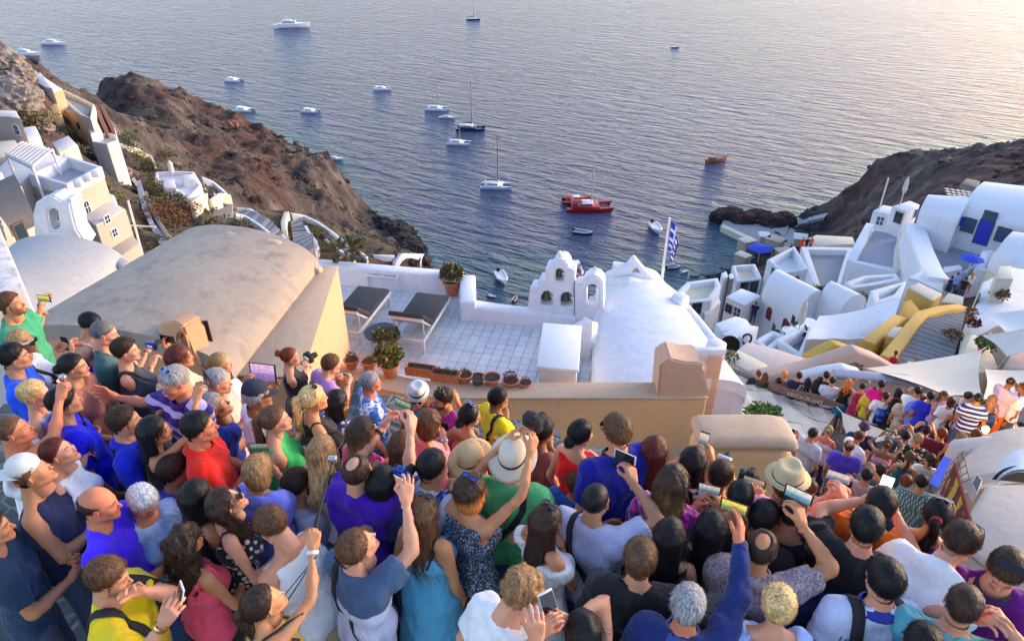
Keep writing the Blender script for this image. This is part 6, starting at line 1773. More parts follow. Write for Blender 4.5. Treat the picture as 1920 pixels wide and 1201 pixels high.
# ----- hair templates -----
def hair_field(style,X,Y,Z):
 A=np.abs(X)
 cr=lambda t:ell_d(X,Y,Z,(0,-0.020,0.030),(0.078+t,0.098+t,0.090+t))
 line=(0.006+0.80*Y)-Z            # below the hair line this is positive
 nz=(fbm(X*60+5,Y*60,Z*60,3)-0.5)
 if style in('short','short_up','thin','cap_short'):
  t={'short':0.009,'short_up':0.010,'thin':0.0035,'cap_short':0.006}[style]
  top=np.clip((Z-0.02)/0.08,0,1)*(0.008 if style=='short_up' else 0.005)
  d=cr(t)-top-nz*0.009
  d=smax(d,line,0.010)
  return smax(d,A-0.085-0.02*np.clip(Z*20,0,1),0.006)
 if style=='buzz':
  return smax(cr(0.0022)-nz*0.002,line,0.006)
 if style=='balding':
  d=smax(cr(0.006)-nz*0.012,line,0.01)
  bald=ell_d(X,Y,Z,(0,0.045,0.125),(0.058,0.115,0.062))
  return smax(d,-bald,0.012)
 if style=='monk':
  d=smax(cr(0.008)-nz*0.012,line,0.01)
  bald=ell_d(X,Y,Z,(0,-0.055,0.120),(0.045,0.060,0.05))
  return smax(d,-bald,0.012)
 if style=='fringe':
  d=smax(cr(0.006)-nz*0.012,line,0.01)
  return smax(d,Z-0.045+0.25*(Y+0.05),0.01)
 if style=='curly':
  n2=fbm(X*34+3,Y*34,Z*34,2)-0.5
  d=cr(0.020)-n2*0.045-np.clip((Z-0.0)/0.1,0,1)*0.012
  return smax(d,line-0.004,0.014)
 if style=='bob':
  d=cr(0.018)-nz*0.010
  sk=ell_d(X,Y,Z,(0,-0.035,-0.045),(0.096,0.088,0.115))
  d=smin(d,sk,0.03)
  face=ell_d(X,Y,Z,(0,0.115,-0.045),(0.066,0.105,0.125))
  d=smax(d,-face,0.012)
  return smax(d-nz*0.012,-(Z+0.145),0.01)
 if style in('up','up_bun','up_low'):
  d=cr(0.008)-nz*0.005
  d=smax(d,line,0.010)
  if style=='up_bun':
   d=smin(d,ell_d(X,Y,Z,(0,-0.135,0.075),(0.042,0.036,0.040))-nz*0.012,0.012)
  if style=='up_low':
   d=smin(d,ell_d(X,Y,Z,(0,-0.135,-0.015),(0.045,0.036,0.045))-nz*0.02,0.014)
  return d
 if style in('long','long_wavy','long_curly','pony'):
  n2=fbm(X*30+3,Y*30,Z*14,2)-0.5
  d=cr(0.012)-nz*0.008
  d=smax(d,line-(0.0 if style=='pony' else 0.01),0.012)
  if style=='pony':
   sx_=0.012*np.sin(Z*25)
   d=smin(d,ell_d(X,Y,Z,(0,-0.128,0.045),(0.026,0.022,0.024)),0.012)
   d=smin(d,cone_d(X+sx_,Y,Z,(0,-0.145,0.04),(0.0,-0.160,-0.17),0.028,0.034)-n2*0.016,0.014)
   d=smin(d,cone_d(X+sx_,Y,Z,(0,-0.160,-0.17),(0.0,-0.140,-0.30),0.033,0.008)-n2*0.012,0.02)
   return d
  w={'long':0.070,'long_wavy':0.085,'long_curly':0.100}[style]
  amp={'long':0.012,'long_wavy':0.030,'long_curly':0.055}[style]
  Yb=Y+0.075+np.clip(-Z-0.10,0,1)*0.16
  cur=np.sqrt((X/(w+0.02))**2+(Yb/0.060)**2)
  curd=(cur-1)*0.055
  endz=-0.40+0.9*np.abs(X)+0.05*np.sin(X*90)
  curd=smax(curd,Z-0.05,0.03);curd=smax(curd,endz-Z,0.03)
  sd=cone_d(A,Y,Z,(0.075,-0.02,0.04),(0.080,-0.035,-0.16),0.020,0.022)
  curd=smin(curd,sd,0.03)
  d=smin(d,curd,0.03)-n2*amp
  face=ell_d(X,Y,Z,(0,0.115,-0.045),(0.064,0.100,0.125))
  d=smax(d,-face,0.012)
  neck=cone_d(X,Y,Z,(0,-0.01,-0.06),(0,0.02,-0.30),0.050,0.075)
  return smax(d,-neck,0.012)
 raise KeyError(style)
def make_hair(style):
 lng=style in('long','long_wavy','long_curly','pony')
 h=0.0110 if lng else 0.0088
 if style=='buzz':h=0.006
 lo=(-0.135,-0.215,-0.43)if lng else(-0.13,-0.185,-0.16)
 hi=(0.135,0.12,0.16)
 ax,(X,Y,Z)=grid_of(lo,hi,h)
 D=hair_field(style,X,Y,Z)
 V,F=surface_nets(D.astype(np.float32),lo,h)
 rs=np.random.RandomState(len(style)*7+1)
 P=V[F];n=np.cross(P[:,2]-P[:,0],P[:,3]-P[:,1])
 ar=np.linalg.norm(n,axis=1)+1e-12;n=n/ar[:,None]
 cen=P.mean(1)
 col=0.72+0.5*fbm(V[:,0]*70,V[:,1]*70,V[:,2]*12,3)
 tip=np.clip((0.04-V[:,2])/(0.07 if style=='bob' else 0.22),0,1)
 parts_v,parts_f,parts_c,parts_t=[V],[F],[col],[tip]
 ns={'buzz':0,'thin':350,'balding':260,'fringe':220,'monk':350,'curly':900,'short':1050,'short_up':1100,'cap_short':250}.get(style,1300 if lng else 950)
 if ns:
  pick=rs.choice(len(F),ns,p=ar/ar.sum())
  c0=cen[pick];nn=n[pick]
  flow=np.stack([c0[:,0]*0.9,(c0[:,1]+0.03)*(0.6 if lng else 1.0),np.full(ns,-0.05)],1)
  if style in('up','up_bun','up_low','pony'):
   up=c0[:,1]>-0.12
   flow=np.where(up[:,None],np.array([0,-0.15,0.03])-c0*np.array([0.6,0,0]),flow)
  if style in('long','long_wavy','bob'):flow[:,2]=-0.12
  if style=='short_up':flow=flow+np.array([0,0.05,0.06])
  flow=flow+rs.normal(0,{'curly':0.12,'long_curly':0.05}.get(style,0.014),(ns,3))
  t=flow-nn*(flow*nn).sum(1)[:,None]
  t/=np.linalg.norm(t,axis=1)[:,None]+1e-9
  L={'short':0.030,'short_up':0.035,'curly':0.030,'thin':0.02,'balding':0.02,'fringe':0.02,'monk':0.022,'cap_short':0.02,'bob':0.05,'pony':0.05,'up':0.03,'up_bun':0.03,'up_low':0.03,'long_curly':0.06,'long_wavy':0.09}.get(style,0.11 if lng else 0.05)
  L=L*rs.uniform(0.6,1.3,ns)
  wd=rs.uniform(0.0010,0.0022,ns)*(1.3 if lng else 1.0)
  b=np.cross(t,nn)
  nseg=2;rows=[]
  for k in range(nseg+1):
   s_=k/nseg
   lift=0.0012+(0.0045 if not lng else 0.003)*np.sin(s_*2.6)+(0.008*s_*rs.rand(ns)if style in('curly','short_up','long_curly')else 0.0)+np.zeros(ns)
   drop=np.zeros((ns,3));drop[:,2]=-0.25*(s_**2)*L
   q=c0+t*(L*s_)[:,None]+nn*(lift)[:,None]+drop-nn*(0.9*(L*s_)**2/0.1)[:,None]*(0.5 if lng else 0.75)
   wk=wd*(1-0.75*s_)
   rows.append(np.stack([q-b*wk[:,None],q+b*wk[:,None]],1))
  S=np.stack(rows,1).reshape(-1,3)          # ns, nseg+1, 2
  base=len(V)+np.arange(ns)[:,None]*(nseg+1)*2
  fs=[]
  for k in range(nseg):
   fs.append(np.concatenate([base+2*k,base+2*k+1,base+2*k+3,base+2*k+2],1))
  fs=np.concatenate(fs)
  cc=np.repeat(rs.uniform(0.5,1.75,ns),(nseg+1)*2)
  parts_v.append(S);parts_f.append(fs);parts_c.append(cc);parts_t.append(np.clip((0.04-S[:,2])/(0.07 if style=='bob' else 0.22),0,1))
 return dict(V=np.concatenate(parts_v),F=np.concatenate(parts_f),c=np.concatenate(parts_c),tip=np.concatenate(parts_t),nv=len(V))
_hair={}
def hair_of(style):
 if style not in _hair:_hair[style]=make_hair(style)
 return _hair[style]
# low detail versions for the distant crowd
def decimate(T,q):
 V=T['V'];key=np.round(V/q).astype(np.int64)
 _,inv,first=None,None,None
 u,first,inv=np.unique(key,axis=0,return_index=True,return_inverse=True)
 inv=inv.ravel()
 F=inv[T['F']]
 ok=(F[:,0]!=F[:,1])&(F[:,1]!=F[:,2])&(F[:,2]!=F[:,3])&(F[:,3]!=F[:,0])&(F[:,0]!=F[:,2])&(F[:,1]!=F[:,3])
 cnt=np.bincount(inv,minlength=len(u)).astype(float)
 out=dict(F=F[ok])
 for k,v in T.items():
  if k in('F','nv'):continue
  if v.ndim==2:out[k]=np.stack([np.bincount(inv,weights=v[:,c],minlength=len(u))/cnt for c in range(3)],1)
  else:out[k]=np.bincount(inv,weights=v,minlength=len(u))/cnt
 return out
SKIN={'fair':(0.72,0.40,0.25),'pink':(0.72,0.35,0.21),'tan':(0.62,0.28,0.13),'olive':(0.50,0.25,0.13),'brown':(0.34,0.15,0.07),'red':(0.68,0.24,0.12)}
HAIRC={'black':(0.010,0.009,0.010),'darkbrown':(0.045,0.023,0.014),'brown':(0.13,0.062,0.028),'lightbrown':(0.34,0.19,0.08),'auburn':(0.22,0.045,0.015),
  'blonde':(0.75,0.50,0.21),'ginger':(0.80,0.26,0.05),'grey':(0.34,0.33,0.33),'white':(0.72,0.70,0.70),'saltpepper':(0.14,0.13,0.125),'redbrown':(0.11,0.022,0.014),'dirtyblonde':(0.44,0.28,0.12)}
def ik(S,T,l1,l2,pole):
 d=T-S;L=np.linalg.norm(d)
 mx=(l1+l2)*0.985
 if L>mx:T=S+d*(mx/L);d=T-S;L=mx
 if L<0.12:T=S+d*(0.12/max(L,1e-6));d=T-S;L=0.12
 u=d/L
 a=(l1*l1-l2*l2+L*L)/(2*L)
 hgt=math.sqrt(max(l1*l1-a*a,0))
 p=pole-u*pole.dot(u);p/=np.linalg.norm(p)+1e-9
 return S+u*a+p*hgt,T
HS=0.90   # size of the head against the body
PEOPLE=[]
def person(px,py,label,d=None,lvl=None,yaw=50,sex='m',s=None,skin='tan',hair='short',hc='brown',tip=None,top='tee',tc=('plain',(0.5,0.5,0.5)),
  bottom='trousers',bc=('plain',(0.05,0.06,0.10)),arms=None,hy=0,hp=0,hr=0,lean=0,side=0,fat=0.0,beard=0.0,lod=0,group=None,extras=(),sit=0.0,
  neck=None,loc=None):
 """one person: (px, py) is where the middle of the head is seen, d its distance along the view axis"""
 fem=sex=='f'
 if s is None:s=0.95 if fem else 1.02
 if lvl is not None:Hc=at_level(px,py,lvl)
 else:
  if d is None:Hc=at_level(px,py,-3.0)
  else:Hc=at_depth(px,py,d)
 ya=R(yaw)
 Bm=np.array([[math.cos(ya),math.sin(ya),0],[-math.sin(ya),math.cos(ya),0],[0,0,1]])   # columns: right, forward, up
 Rl=rotm('X',-R(lean))@rotm('Y',R(side))
 piv=np.array([0,0,0.95])
 up_=lambda p:(Rl@(np.array(p,float)-piv)+piv)*s
 lo_=lambda p:np.array(p,float)*s
 sw=0.152 if fem else 0.178
 Nk=up_((0,-0.022,1.455));hd=up_((0,0.022,1.635))
 Hw=np.array(Hc);O=Hw-Bm@hd
 W=lambda p:O+Bm@p
 inv=lambda w:Bm.T@(np.array(w)-O)
 joints={}
 u1,u2,hl=0.285*s,0.255*s,0.085*s
 arms=dict(arms or{})
 for sd_ in('L','R'):
  sg=-1 if sd_=='L' else 1
  S0=up_((sg*(sw-0.008),-0.012,1.405))
  spec=arms.get(sd_)
  if spec is None:
   rr=random.Random(int(px*7+py)+sg)
   if rr.random()<0.45:
    T=up_((sg*0.06,0.26,1.12+rr.uniform(-0.05,0.08)));pole=np.array([sg*0.7,-0.4,-0.8]);hp_='grip'
    hz=np.array([-sg*0.6,0.6,0.3]);pal=np.array([-sg*0.5,-0.6,0.4])
   else:
    T=up_((sg*(sw+0.05),0.06,0.90));pole=np.array([sg*0.5,-0.9,0]);hp_='open'
    hz=np.array([0,0.25,-1.0]);pal=np.array([-sg*1.0,0,0])
  else:
   hx,hy_,ext=spec[0],spec[1],spec[2]if len(spec)>2 else 0.50
   hp_=spec[3]if len(spec)>3 else 'grip'
   near=len(spec)>4 and spec[4]=='n'
   pole=np.array(spec[5],float)if len(spec)>5 and spec[5]is not None else np.array([sg*0.75,-0.15,-0.8])
   Sw=W(S0);o=np.array([0,0,H0]);r_=np.array(ray(hx,hy_));r_n=r_/np.linalg.norm(r_)
   tc_=(Sw-o).dot(r_n);md=np.linalg.norm(o+r_n*tc_-Sw)
   e_=(ext+0.085)*s
   k=math.sqrt(max(e_*e_-md*md,0.0))
   Hh=o+r_n*(tc_+(-k if near else k))
   T0=inv(Hh)
   dr=T0-S0;dr/=np.linalg.norm(dr)
   hz=dr*0.75+np.array([0,0.1,0.55 if dr[2]>-0.2 else 0])
   hz/=np.linalg.norm(hz)
   T=T0-hz*hl
   pal=np.array([-sg*0.9,0.45,0.0])
  E,T=ik(S0,T,u1,u2,pole)
  if T[2]>S0[2]:       # a raised arm lifts the shoulder
   S0=S0+np.array([-sg*0.012,0,0.03*min(1,(T[2]-S0[2])/0.3)])*s
   E,T=ik(S0,T,u1,u2,pole)
  fd=(T-E);fd/=np.linalg.norm(fd)
  hz=hz/np.linalg.norm(hz)
  if hz.dot(fd)<0.3:hz=fd*0.8+hz*0.4
  hz=hz*0.6+fd*0.6;hz/=np.linalg.norm(hz)
  pl=pal-hz*pal.dot(hz);pl/=np.linalg.norm(pl)+1e-9
  joints[sd_]=(S0,E,T,hz,pl,hp_,sg)
 k1={0:0.031,1:0.044,2:0.060}[lod];k2={0:0.0200,1:0.031,2:0.046}[lod]
 am=0.84 if fem else 1.0
 shr=(0.052*am+fat*0.15)*s
 def torso(X,Y,Z,g,armhole=False,low=0.0):
  q=lambda p:tuple(up_(p))
  cw=0.062 if fem else 0.082
  d_=cone_d(X,Y,Z,q((-cw,0,1.285)),q((cw,0,1.285)),(0.093 if fem else 0.108)*s+g+fat*0.3,(0.093 if fem else 0.108)*s+g+fat*0.3)
  bw=0.045 if fem else 0.060
  br=((0.083 if fem else 0.100)+fat)*s+g+low
  d_=smin(d_,cone_d(X,Y,Z,q((-bw,0.012+fat*0.4,1.09)),q((bw,0.012+fat*0.4,1.09)),br,br),0.07)
  pr=(0.112 if fem else 0.104)*s+g+low+fat*0.5
  d_=smin(d_,cone_d(X,Y,Z,tuple(lo_((-0.068,-0.012,0.93))),tuple(lo_((0.068,-0.012,0.93))),pr,pr),0.07)
  shx=sw-(0.05 if armhole else 0.02)
  d_=smin(d_,cone_d(X,Y,Z,q((-shx,-0.015,1.400)),q((shx,-0.015,1.400)),0.050*s+g,0.050*s+g),0.05)
  if not armhole:
   d_=smin(d_,cone_d(X,Y,Z,q((-0.02,-0.03,1.46)),q((-sw+0.03,-0.02,1.415)),0.047*s+g,0.045*s+g),0.04)
   d_=smin(d_,cone_d(X,Y,Z,q((0.02,-0.03,1.46)),q((sw-0.03,-0.02,1.415)),0.047*s+g,0.045*s+g),0.04)
  if fem:
   for sg in(-1,1):
    c_=q((sg*0.072,0.088,1.265))
    d_=smin(d_,np.sqrt((X-c_[0])**2+(Y-c_[1])**2+(Z-c_[2])**2)-0.058*s-g,0.04)
  return d_
 allp=[joints[k_][i]for k_ in 'LR' for i in(0,1,2)]+[Nk,hd,lo_((0.2,0.2,0)),lo_((-0.2,-0.2,0))]
 zl=0.0 if lod<2 else 0.0
 lo=np.min(allp,0)-0.14;hi=np.max(allp,0)+0.14;lo[2]=-0.03
 hi[2]=max(max(joints['L'][2][2],joints['R'][2][2])+0.07,Nk[2]+0.12)
 ax,(X,Y,Z)=grid_of(lo,hi,k1)
 D=torso(X,Y,Z,0.0)
 if top:D=D+0.018*np.clip((1.455*s-Z)/0.05,0,1)     # the skin lies a little deeper under the cloth
 D=smin(D,cone_d(X,Y,Z,tuple(Nk),tuple(hd*0.75+Nk*0.25-np.array([0,0.03,0])),(0.048 if fem else 0.060)*s,(0.043 if fem else 0.053)*s),0.03)
 for sd_ in 'LR':
  S0,E,T,hz,pl,hp_,sg=joints[sd_]
  fd=(T-E)/np.linalg.norm(T-E)
  D=smin(D,cone_d(X,Y,Z,tuple(S0),tuple(E),shr,0.039*am*s+fat*0.08),0.035)
  mid_=E+(T-E)*0.3
  D=smin(D,cone_d(X,Y,Z,tuple(E),tuple(mid_),0.037*am*s,0.041*am*s),0.02)
  D=smin(D,cone_d(X,Y,Z,tuple(mid_),tuple(T+fd*0.01),0.041*am*s,0.0265*(0.92 if fem else 1.0)*s),0.02)
  hipp=lo_((sg*0.088,-0.005,0.90));kn=lo_((sg*0.105,0.015,0.49));an=lo_((sg*0.115,-0.03,0.085));toe=lo_((sg*0.135,0.13,0.035))
  D=smin(D,cone_d(X,Y,Z,tuple(hipp),tuple(kn),0.088*s,0.056*s),0.03)
  D=smin(D,cone_d(X,Y,Z,tuple(kn),tuple(an),0.054*s,0.036*s),0.03)
  D=smin(D,cone_d(X,Y,Z,tuple(an-np.array([0,0.02,0.03])),tuple(toe),0.038*s,0.032*s),0.02)
 V,F=surface_nets(D.astype(np.float32),lo,k1)
 info_skin=(V,F)
 sk=np.array(SKIN[skin])*np.random.RandomState(abs(int(px))).uniform(0.92,1.08)
 col=np.repeat(sk[None],len(V),0)
 Vs,Fs,Cs=[V],[F],[col];n0=len(V)
 away=abs(yaw+hy-10)<50 or hair in('cap_short',)
 Hd=HEADS[sex]if lod==0 and not away else HEAD_LOW[(sex,max(lod,1))]
 Hr=rotm('Z',-R(hy))@rotm('X',R(hp))@rotm('Y',R(hr))
 HRw=Hr
 hv=(Hd['V']*s*HS)@Hr.T+hd
 hcn=np.array(HAIRC[hc])
 c_=np.repeat(sk[None],len(hv),0)
 bl=lambda c,m,t:c*(1-m[:,None])+np.array(t)[None]*m[:,None]
 c_=bl(c_,Hd['warm']*0.30,sk*np.array([1.15,0.62,0.6]))
 c_=bl(c_,Hd['lip']*0.7,sk*np.array([0.95,0.42,0.45]))
 c_=bl(c_,Hd['brow']*0.8,hcn*0.9+sk*0.1)
 c_=bl(c_,Hd['eye']*0.8,(0.34,0.28,0.25));c_=bl(c_,Hd['iris']*0.95,(0.03,0.02,0.015))
 if beard:c_=bl(c_,Hd['beard']*beard,hcn*0.9+sk*0.1)
 if hair in('balding','monk','buzz','fringe','thin'):c_=bl(c_,Hd['scalp']*(0.10 if hair in('balding','fringe','monk')else 0.55),hcn)
 elif hair:c_=bl(c_,Hd['scalp']*0.9,hcn)
 Vs.append(hv);Fs.append(Hd['F']+n0);Cs.append(c_);n0+=len(hv)
 grips={}
 for sd_ in 'LR':
  S0,E,T,hz,pl,hp_,sg=joints[sd_]
  HT=HANDS[hp_]if lod==0 and arms.get(sd_)else HAND_LOW[(hp_,max(lod,1))]
  xx=np.cross(pl,hz)          # right handed frame: x = palm x fingers
  Mh=np.stack([xx,pl,hz],1)
  hv0=HT[0]*s*(0.90 if fem else 1.0)
  ff=HT[1]
  if sg<0:
   hv0=hv0*np.array([-1,1,1]);ff=ff[:,::-1]
  hv=hv0@Mh.T+T
  Vs.append(hv);Fs.append(ff+n0);Cs.append(np.repeat((sk*np.array([1.02,0.95,0.94]))[None],len(hv),0));n0+=len(hv)
  grips[sd_]=(W(T+hz*0.10*s+pl*0.045*s),Bm@hz,Bm@pl,Bm@xx,W(T),W(E),W(S0))
 me=np_mesh('person',np.concatenate(Vs)@Bm.T,np.concatenate(Fs),M['skin'],col=np.concatenate(Cs))
 root=link('person',me,loc=tuple(O))
 tag(root,label,'person',group)
 def child(name,V_,F_,mat,col=None):
  m_=np_mesh(name,V_@Bm.T,F_,mat,col=col)
  o=link(name,m_);o.parent=root;return o
 info=dict(root=root,O=O,Bm=Bm,hd=hd,Hr=Hr,s=s,grips=grips,up=up_,W=W,fem=fem,sw=sw,child=child,yaw=yaw,lod=lod,shirt=None,skin_VF=info_skin)
 if hair:
  ht=hair_of(hair)
  if lod:ht=hair_low(hair,lod)
  v=ht['V']*s*HS@Hr.T+hd
  cc=hcn[None]*ht['c'][:,None]
  if tip:cc=cc*(1-ht['tip'][:,None])+(np.array(HAIRC[tip])[None]*ht['c'][:,None])*ht['tip'][:,None]
  child('hair',v,ht['F'],M['hair'],cc)
 def wrinkle(X,Y,Z,seed,a=0.011):
  w1=1-np.abs(2*fbm((X+Z*0.45)*8+seed,(Y-Z*0.25)*8,Z*3.2,3,0.5)-1)
  w2=fbm((X-Z*0.9)*13+seed,Y*9+4,(Z+X)*8,2,0.5)-0.5
  return((w1-0.68)*1.7+w2)*a*(1 if lod==0 else 0.5)
 seed=(px*0.37+py*0.11)%50
 if top:
  long_=top=='long';dress=top in('dress','strapdress')
  hole=top in('tank','strap','dress','strapdress')
  zb=0.84 if not dress else 0.50
  pts_=[up_((-sw-0.1,-0.2,1.5)),up_((sw+0.1,0.25,1.5)),lo_((-0.26,-0.22,zb)),lo_((0.26,0.24,zb))]
  if not hole:
   for sd_ in 'LR':
    S0,E,T=joints[sd_][:3]
    pts_+=[E-0.08,E+0.08,S0+0.08,S0-0.08]
    if long_:pts_+=[T-0.07,T+0.07]
  lo=np.min(pts_,0)-0.03;hi=np.max(pts_,0)+0.03
  ax,(X,Y,Z)=grid_of(lo,hi,k2)
  g=0.011*s
  D=torso(X,Y,Z,g,armhole=hole,low=0.006 if not fem else(-0.004 if top!='tee' else 0.004))
  if dress:
   D=smin(D,cone_d(X,Y,Z,tuple(lo_((0,0,0.88))),tuple(lo_((0,0,0.50))),0.17*s,0.23*s),0.05)
  if not hole:
   for sd_ in 'LR':
    S0,E,T,hz,pl,hp_,sg=joints[sd_]
    dr=(E-S0)/np.linalg.norm(E-S0)
    frac=1.0 if long_ else(0.66 if top!='cap' else 0.35)
    ep=S0+dr*(u1*frac+0.06)
    c1_=cone_d(X,Y,Z,tuple(S0),tuple(ep if not long_ else E),shr+g+0.008,(0.052 if not long_ else 0.046)*am*s+0.012)
    if not long_:
     c1_=smax(c1_,(X-S0[0])*dr[0]+(Y-S0[1])*dr[1]+(Z-S0[2])*dr[2]-u1*frac,0.006)
    D=smin(D,c1_,0.035)
    if long_:
     D=smin(D,cone_d(X,Y,Z,tuple(E),tuple(T-(T-E)*0.04),0.050*s,0.038*s),0.02)
  else:
   for sd_ in 'LR':
    S0=joints[sd_][0];sg=joints[sd_][6]
    hs=up_((sg*(sw+0.012),-0.01,1.385));rr_=(0.072 if top in('tank','dress')else 0.098)*s
    D=smax(D,-(np.sqrt((X-hs[0])**2+(Y-hs[1])**2+((Z-hs[2])*0.8)**2)-rr_),0.012)
  if top in('strap','strapdress'):
   D=smax(D,(Z-up_((0,0,1.345))[2])-0.035*np.cos(np.clip(X*14,-3,3))*(Y>0),0.008)
  D=D-wrinkle(X,Y,Z,seed,0.026)
  hem={'tee':0.865,'cap':0.90,'long':0.86,'tank':0.88,'strap':0.90,'crop':1.0}.get(top,0.53)*s
  D=smax(D,hem+0.012*np.sin(X*22)-Z,0.006)
  nc=up_((0,0.02,1.50)if neck is None else{'scoop':(0,0.05,1.47),'v':(0,0.075,1.47),'wide':(0,0.0,1.47),'back':(0,-0.06,1.46),'off':(0,0,1.52)}[neck])
  nr_=(0.080,0.085,0.060)if neck is None else{'scoop':(0.100,0.115,0.085),'v':(0.075,0.095,0.10),'wide':(0.125,0.12,0.075),'back':(0.11,0.11,0.13),'off':(0.4,0.4,0.14)}[neck]
  if neck is None and fem:nr_=(0.085,0.095,0.065)
  D=smax(D,-ell_d(X,Y,Z,tuple(nc),tuple(np.array(nr_)*s)),0.006)
  V,F=surface_nets(D.astype(np.float32),lo,k2)
  nm={'tee':'shirt','long':'jacket','tank':'vest_top','strap':'strappy_top','dress':'dress','strapdress':'dress','cap':'blouse','crop':'top'}[top]
  info['shirt']=child(nm,V,F,cloth(*tc))
  info['shirt_VF']=(V,F)
 if bottom:
  lg={'trousers':0.12,'shorts':0.50,'skirt':0.55}[bottom]
  lo=lo_((-0.27,-0.22,lg-0.03));hi=lo_((0.27,0.22,1.02))
  k3={0:0.038,1:0.046,2:0.058}[lod]
  ax,(X,Y,Z)=grid_of(lo,hi,k3)
  rb_=(0.113 if fem else 0.106)*s+fat*0.4
  D=cone_d(X,Y,Z,tuple(lo_((-0.068,-0.012,0.93))),tuple(lo_((0.068,-0.012,0.93))),rb_,rb_)
  if bottom=='skirt':
   D=smin(D,cone_d(X,Y,Z,tuple(lo_((0,0,0.9))),tuple(lo_((0,0,0.5))),0.15*s,0.21*s),0.05)
  else:
   for sg in(-1,1):
    D=smin(D,cone_d(X,Y,Z,tuple(lo_((sg*0.088,0,0.90))),tuple(lo_((sg*0.105,0.015,0.49))),0.100*s,0.075*s),0.02)
    D=smin(D,cone_d(X,Y,Z,tuple(lo_((sg*0.105,0.015,0.49))),tuple(lo_((sg*0.115,-0.02,0.05))),0.075*s,0.062*s),0.02)
  D=D-wrinkle(X,Y,Z,seed+9)*np.clip((0.86*s-Z)/0.1,0.1,1)
  D=smax(D,lg*s-Z,0.006);D=smax(D,Z-1.0*s,0.006)
  V,F=surface_nets(D.astype(np.float32),lo,k3)
  child({'trousers':'trousers','shorts':'shorts','skirt':'skirt'}[bottom],V,F,cloth(*bc))
 if lod<2:
  for sg in(-1,1):
   vs=MB();vs.lathe(lo_((sg*0.125,0.045,0.0)),[(0.045,0.0),(0.05,0.02),(0.047,0.055),(0.03,0.075),(0.004,0.08)],10,sx=0.9,sy=2.7)
   fq=[np.array([f])for f in vs.f]
   child('shoe',np.array([tuple(v)for v in vs.v]),fq,M['tyre'])
 for e in extras:
  e(info)
 PEOPLE.append(info)
 return info
HEAD_LOW={(k,l):make_head(k,q)for k in 'mf' for l,q in((1,0.0112),(2,0.0190))}
HAND_LOW={}
for k_,(v_,f_)in HANDS.items():
 for l_,q_ in((1,0.009),(2,0.02)):
  HAND_LOW[(k_,l_)]=make_hand(*HAND_P[k_],h={1:0.0086,2:0.0135}[l_])
_hlow={}
def hair_low(style,lod):
 if(style,lod)not in _hlow:
  T=make_hair_plain(style)
  _hlow[(style,lod)]=decimate(T,{1:0.015,2:0.028}[lod])
 return _hlow[(style,lod)]
def make_hair_plain(style):
 T=hair_of(style)
 nf={}
 nv=T.get('nv')
 V=T['V'];F=T['F']
 lng=style in('long','long_wavy','long_curly','pony')
 return T if nv is None else dict(V=V[:nv],F=F[(F<nv).all(1)],c=T['c'][:nv],tip=T['tip'][:nv])
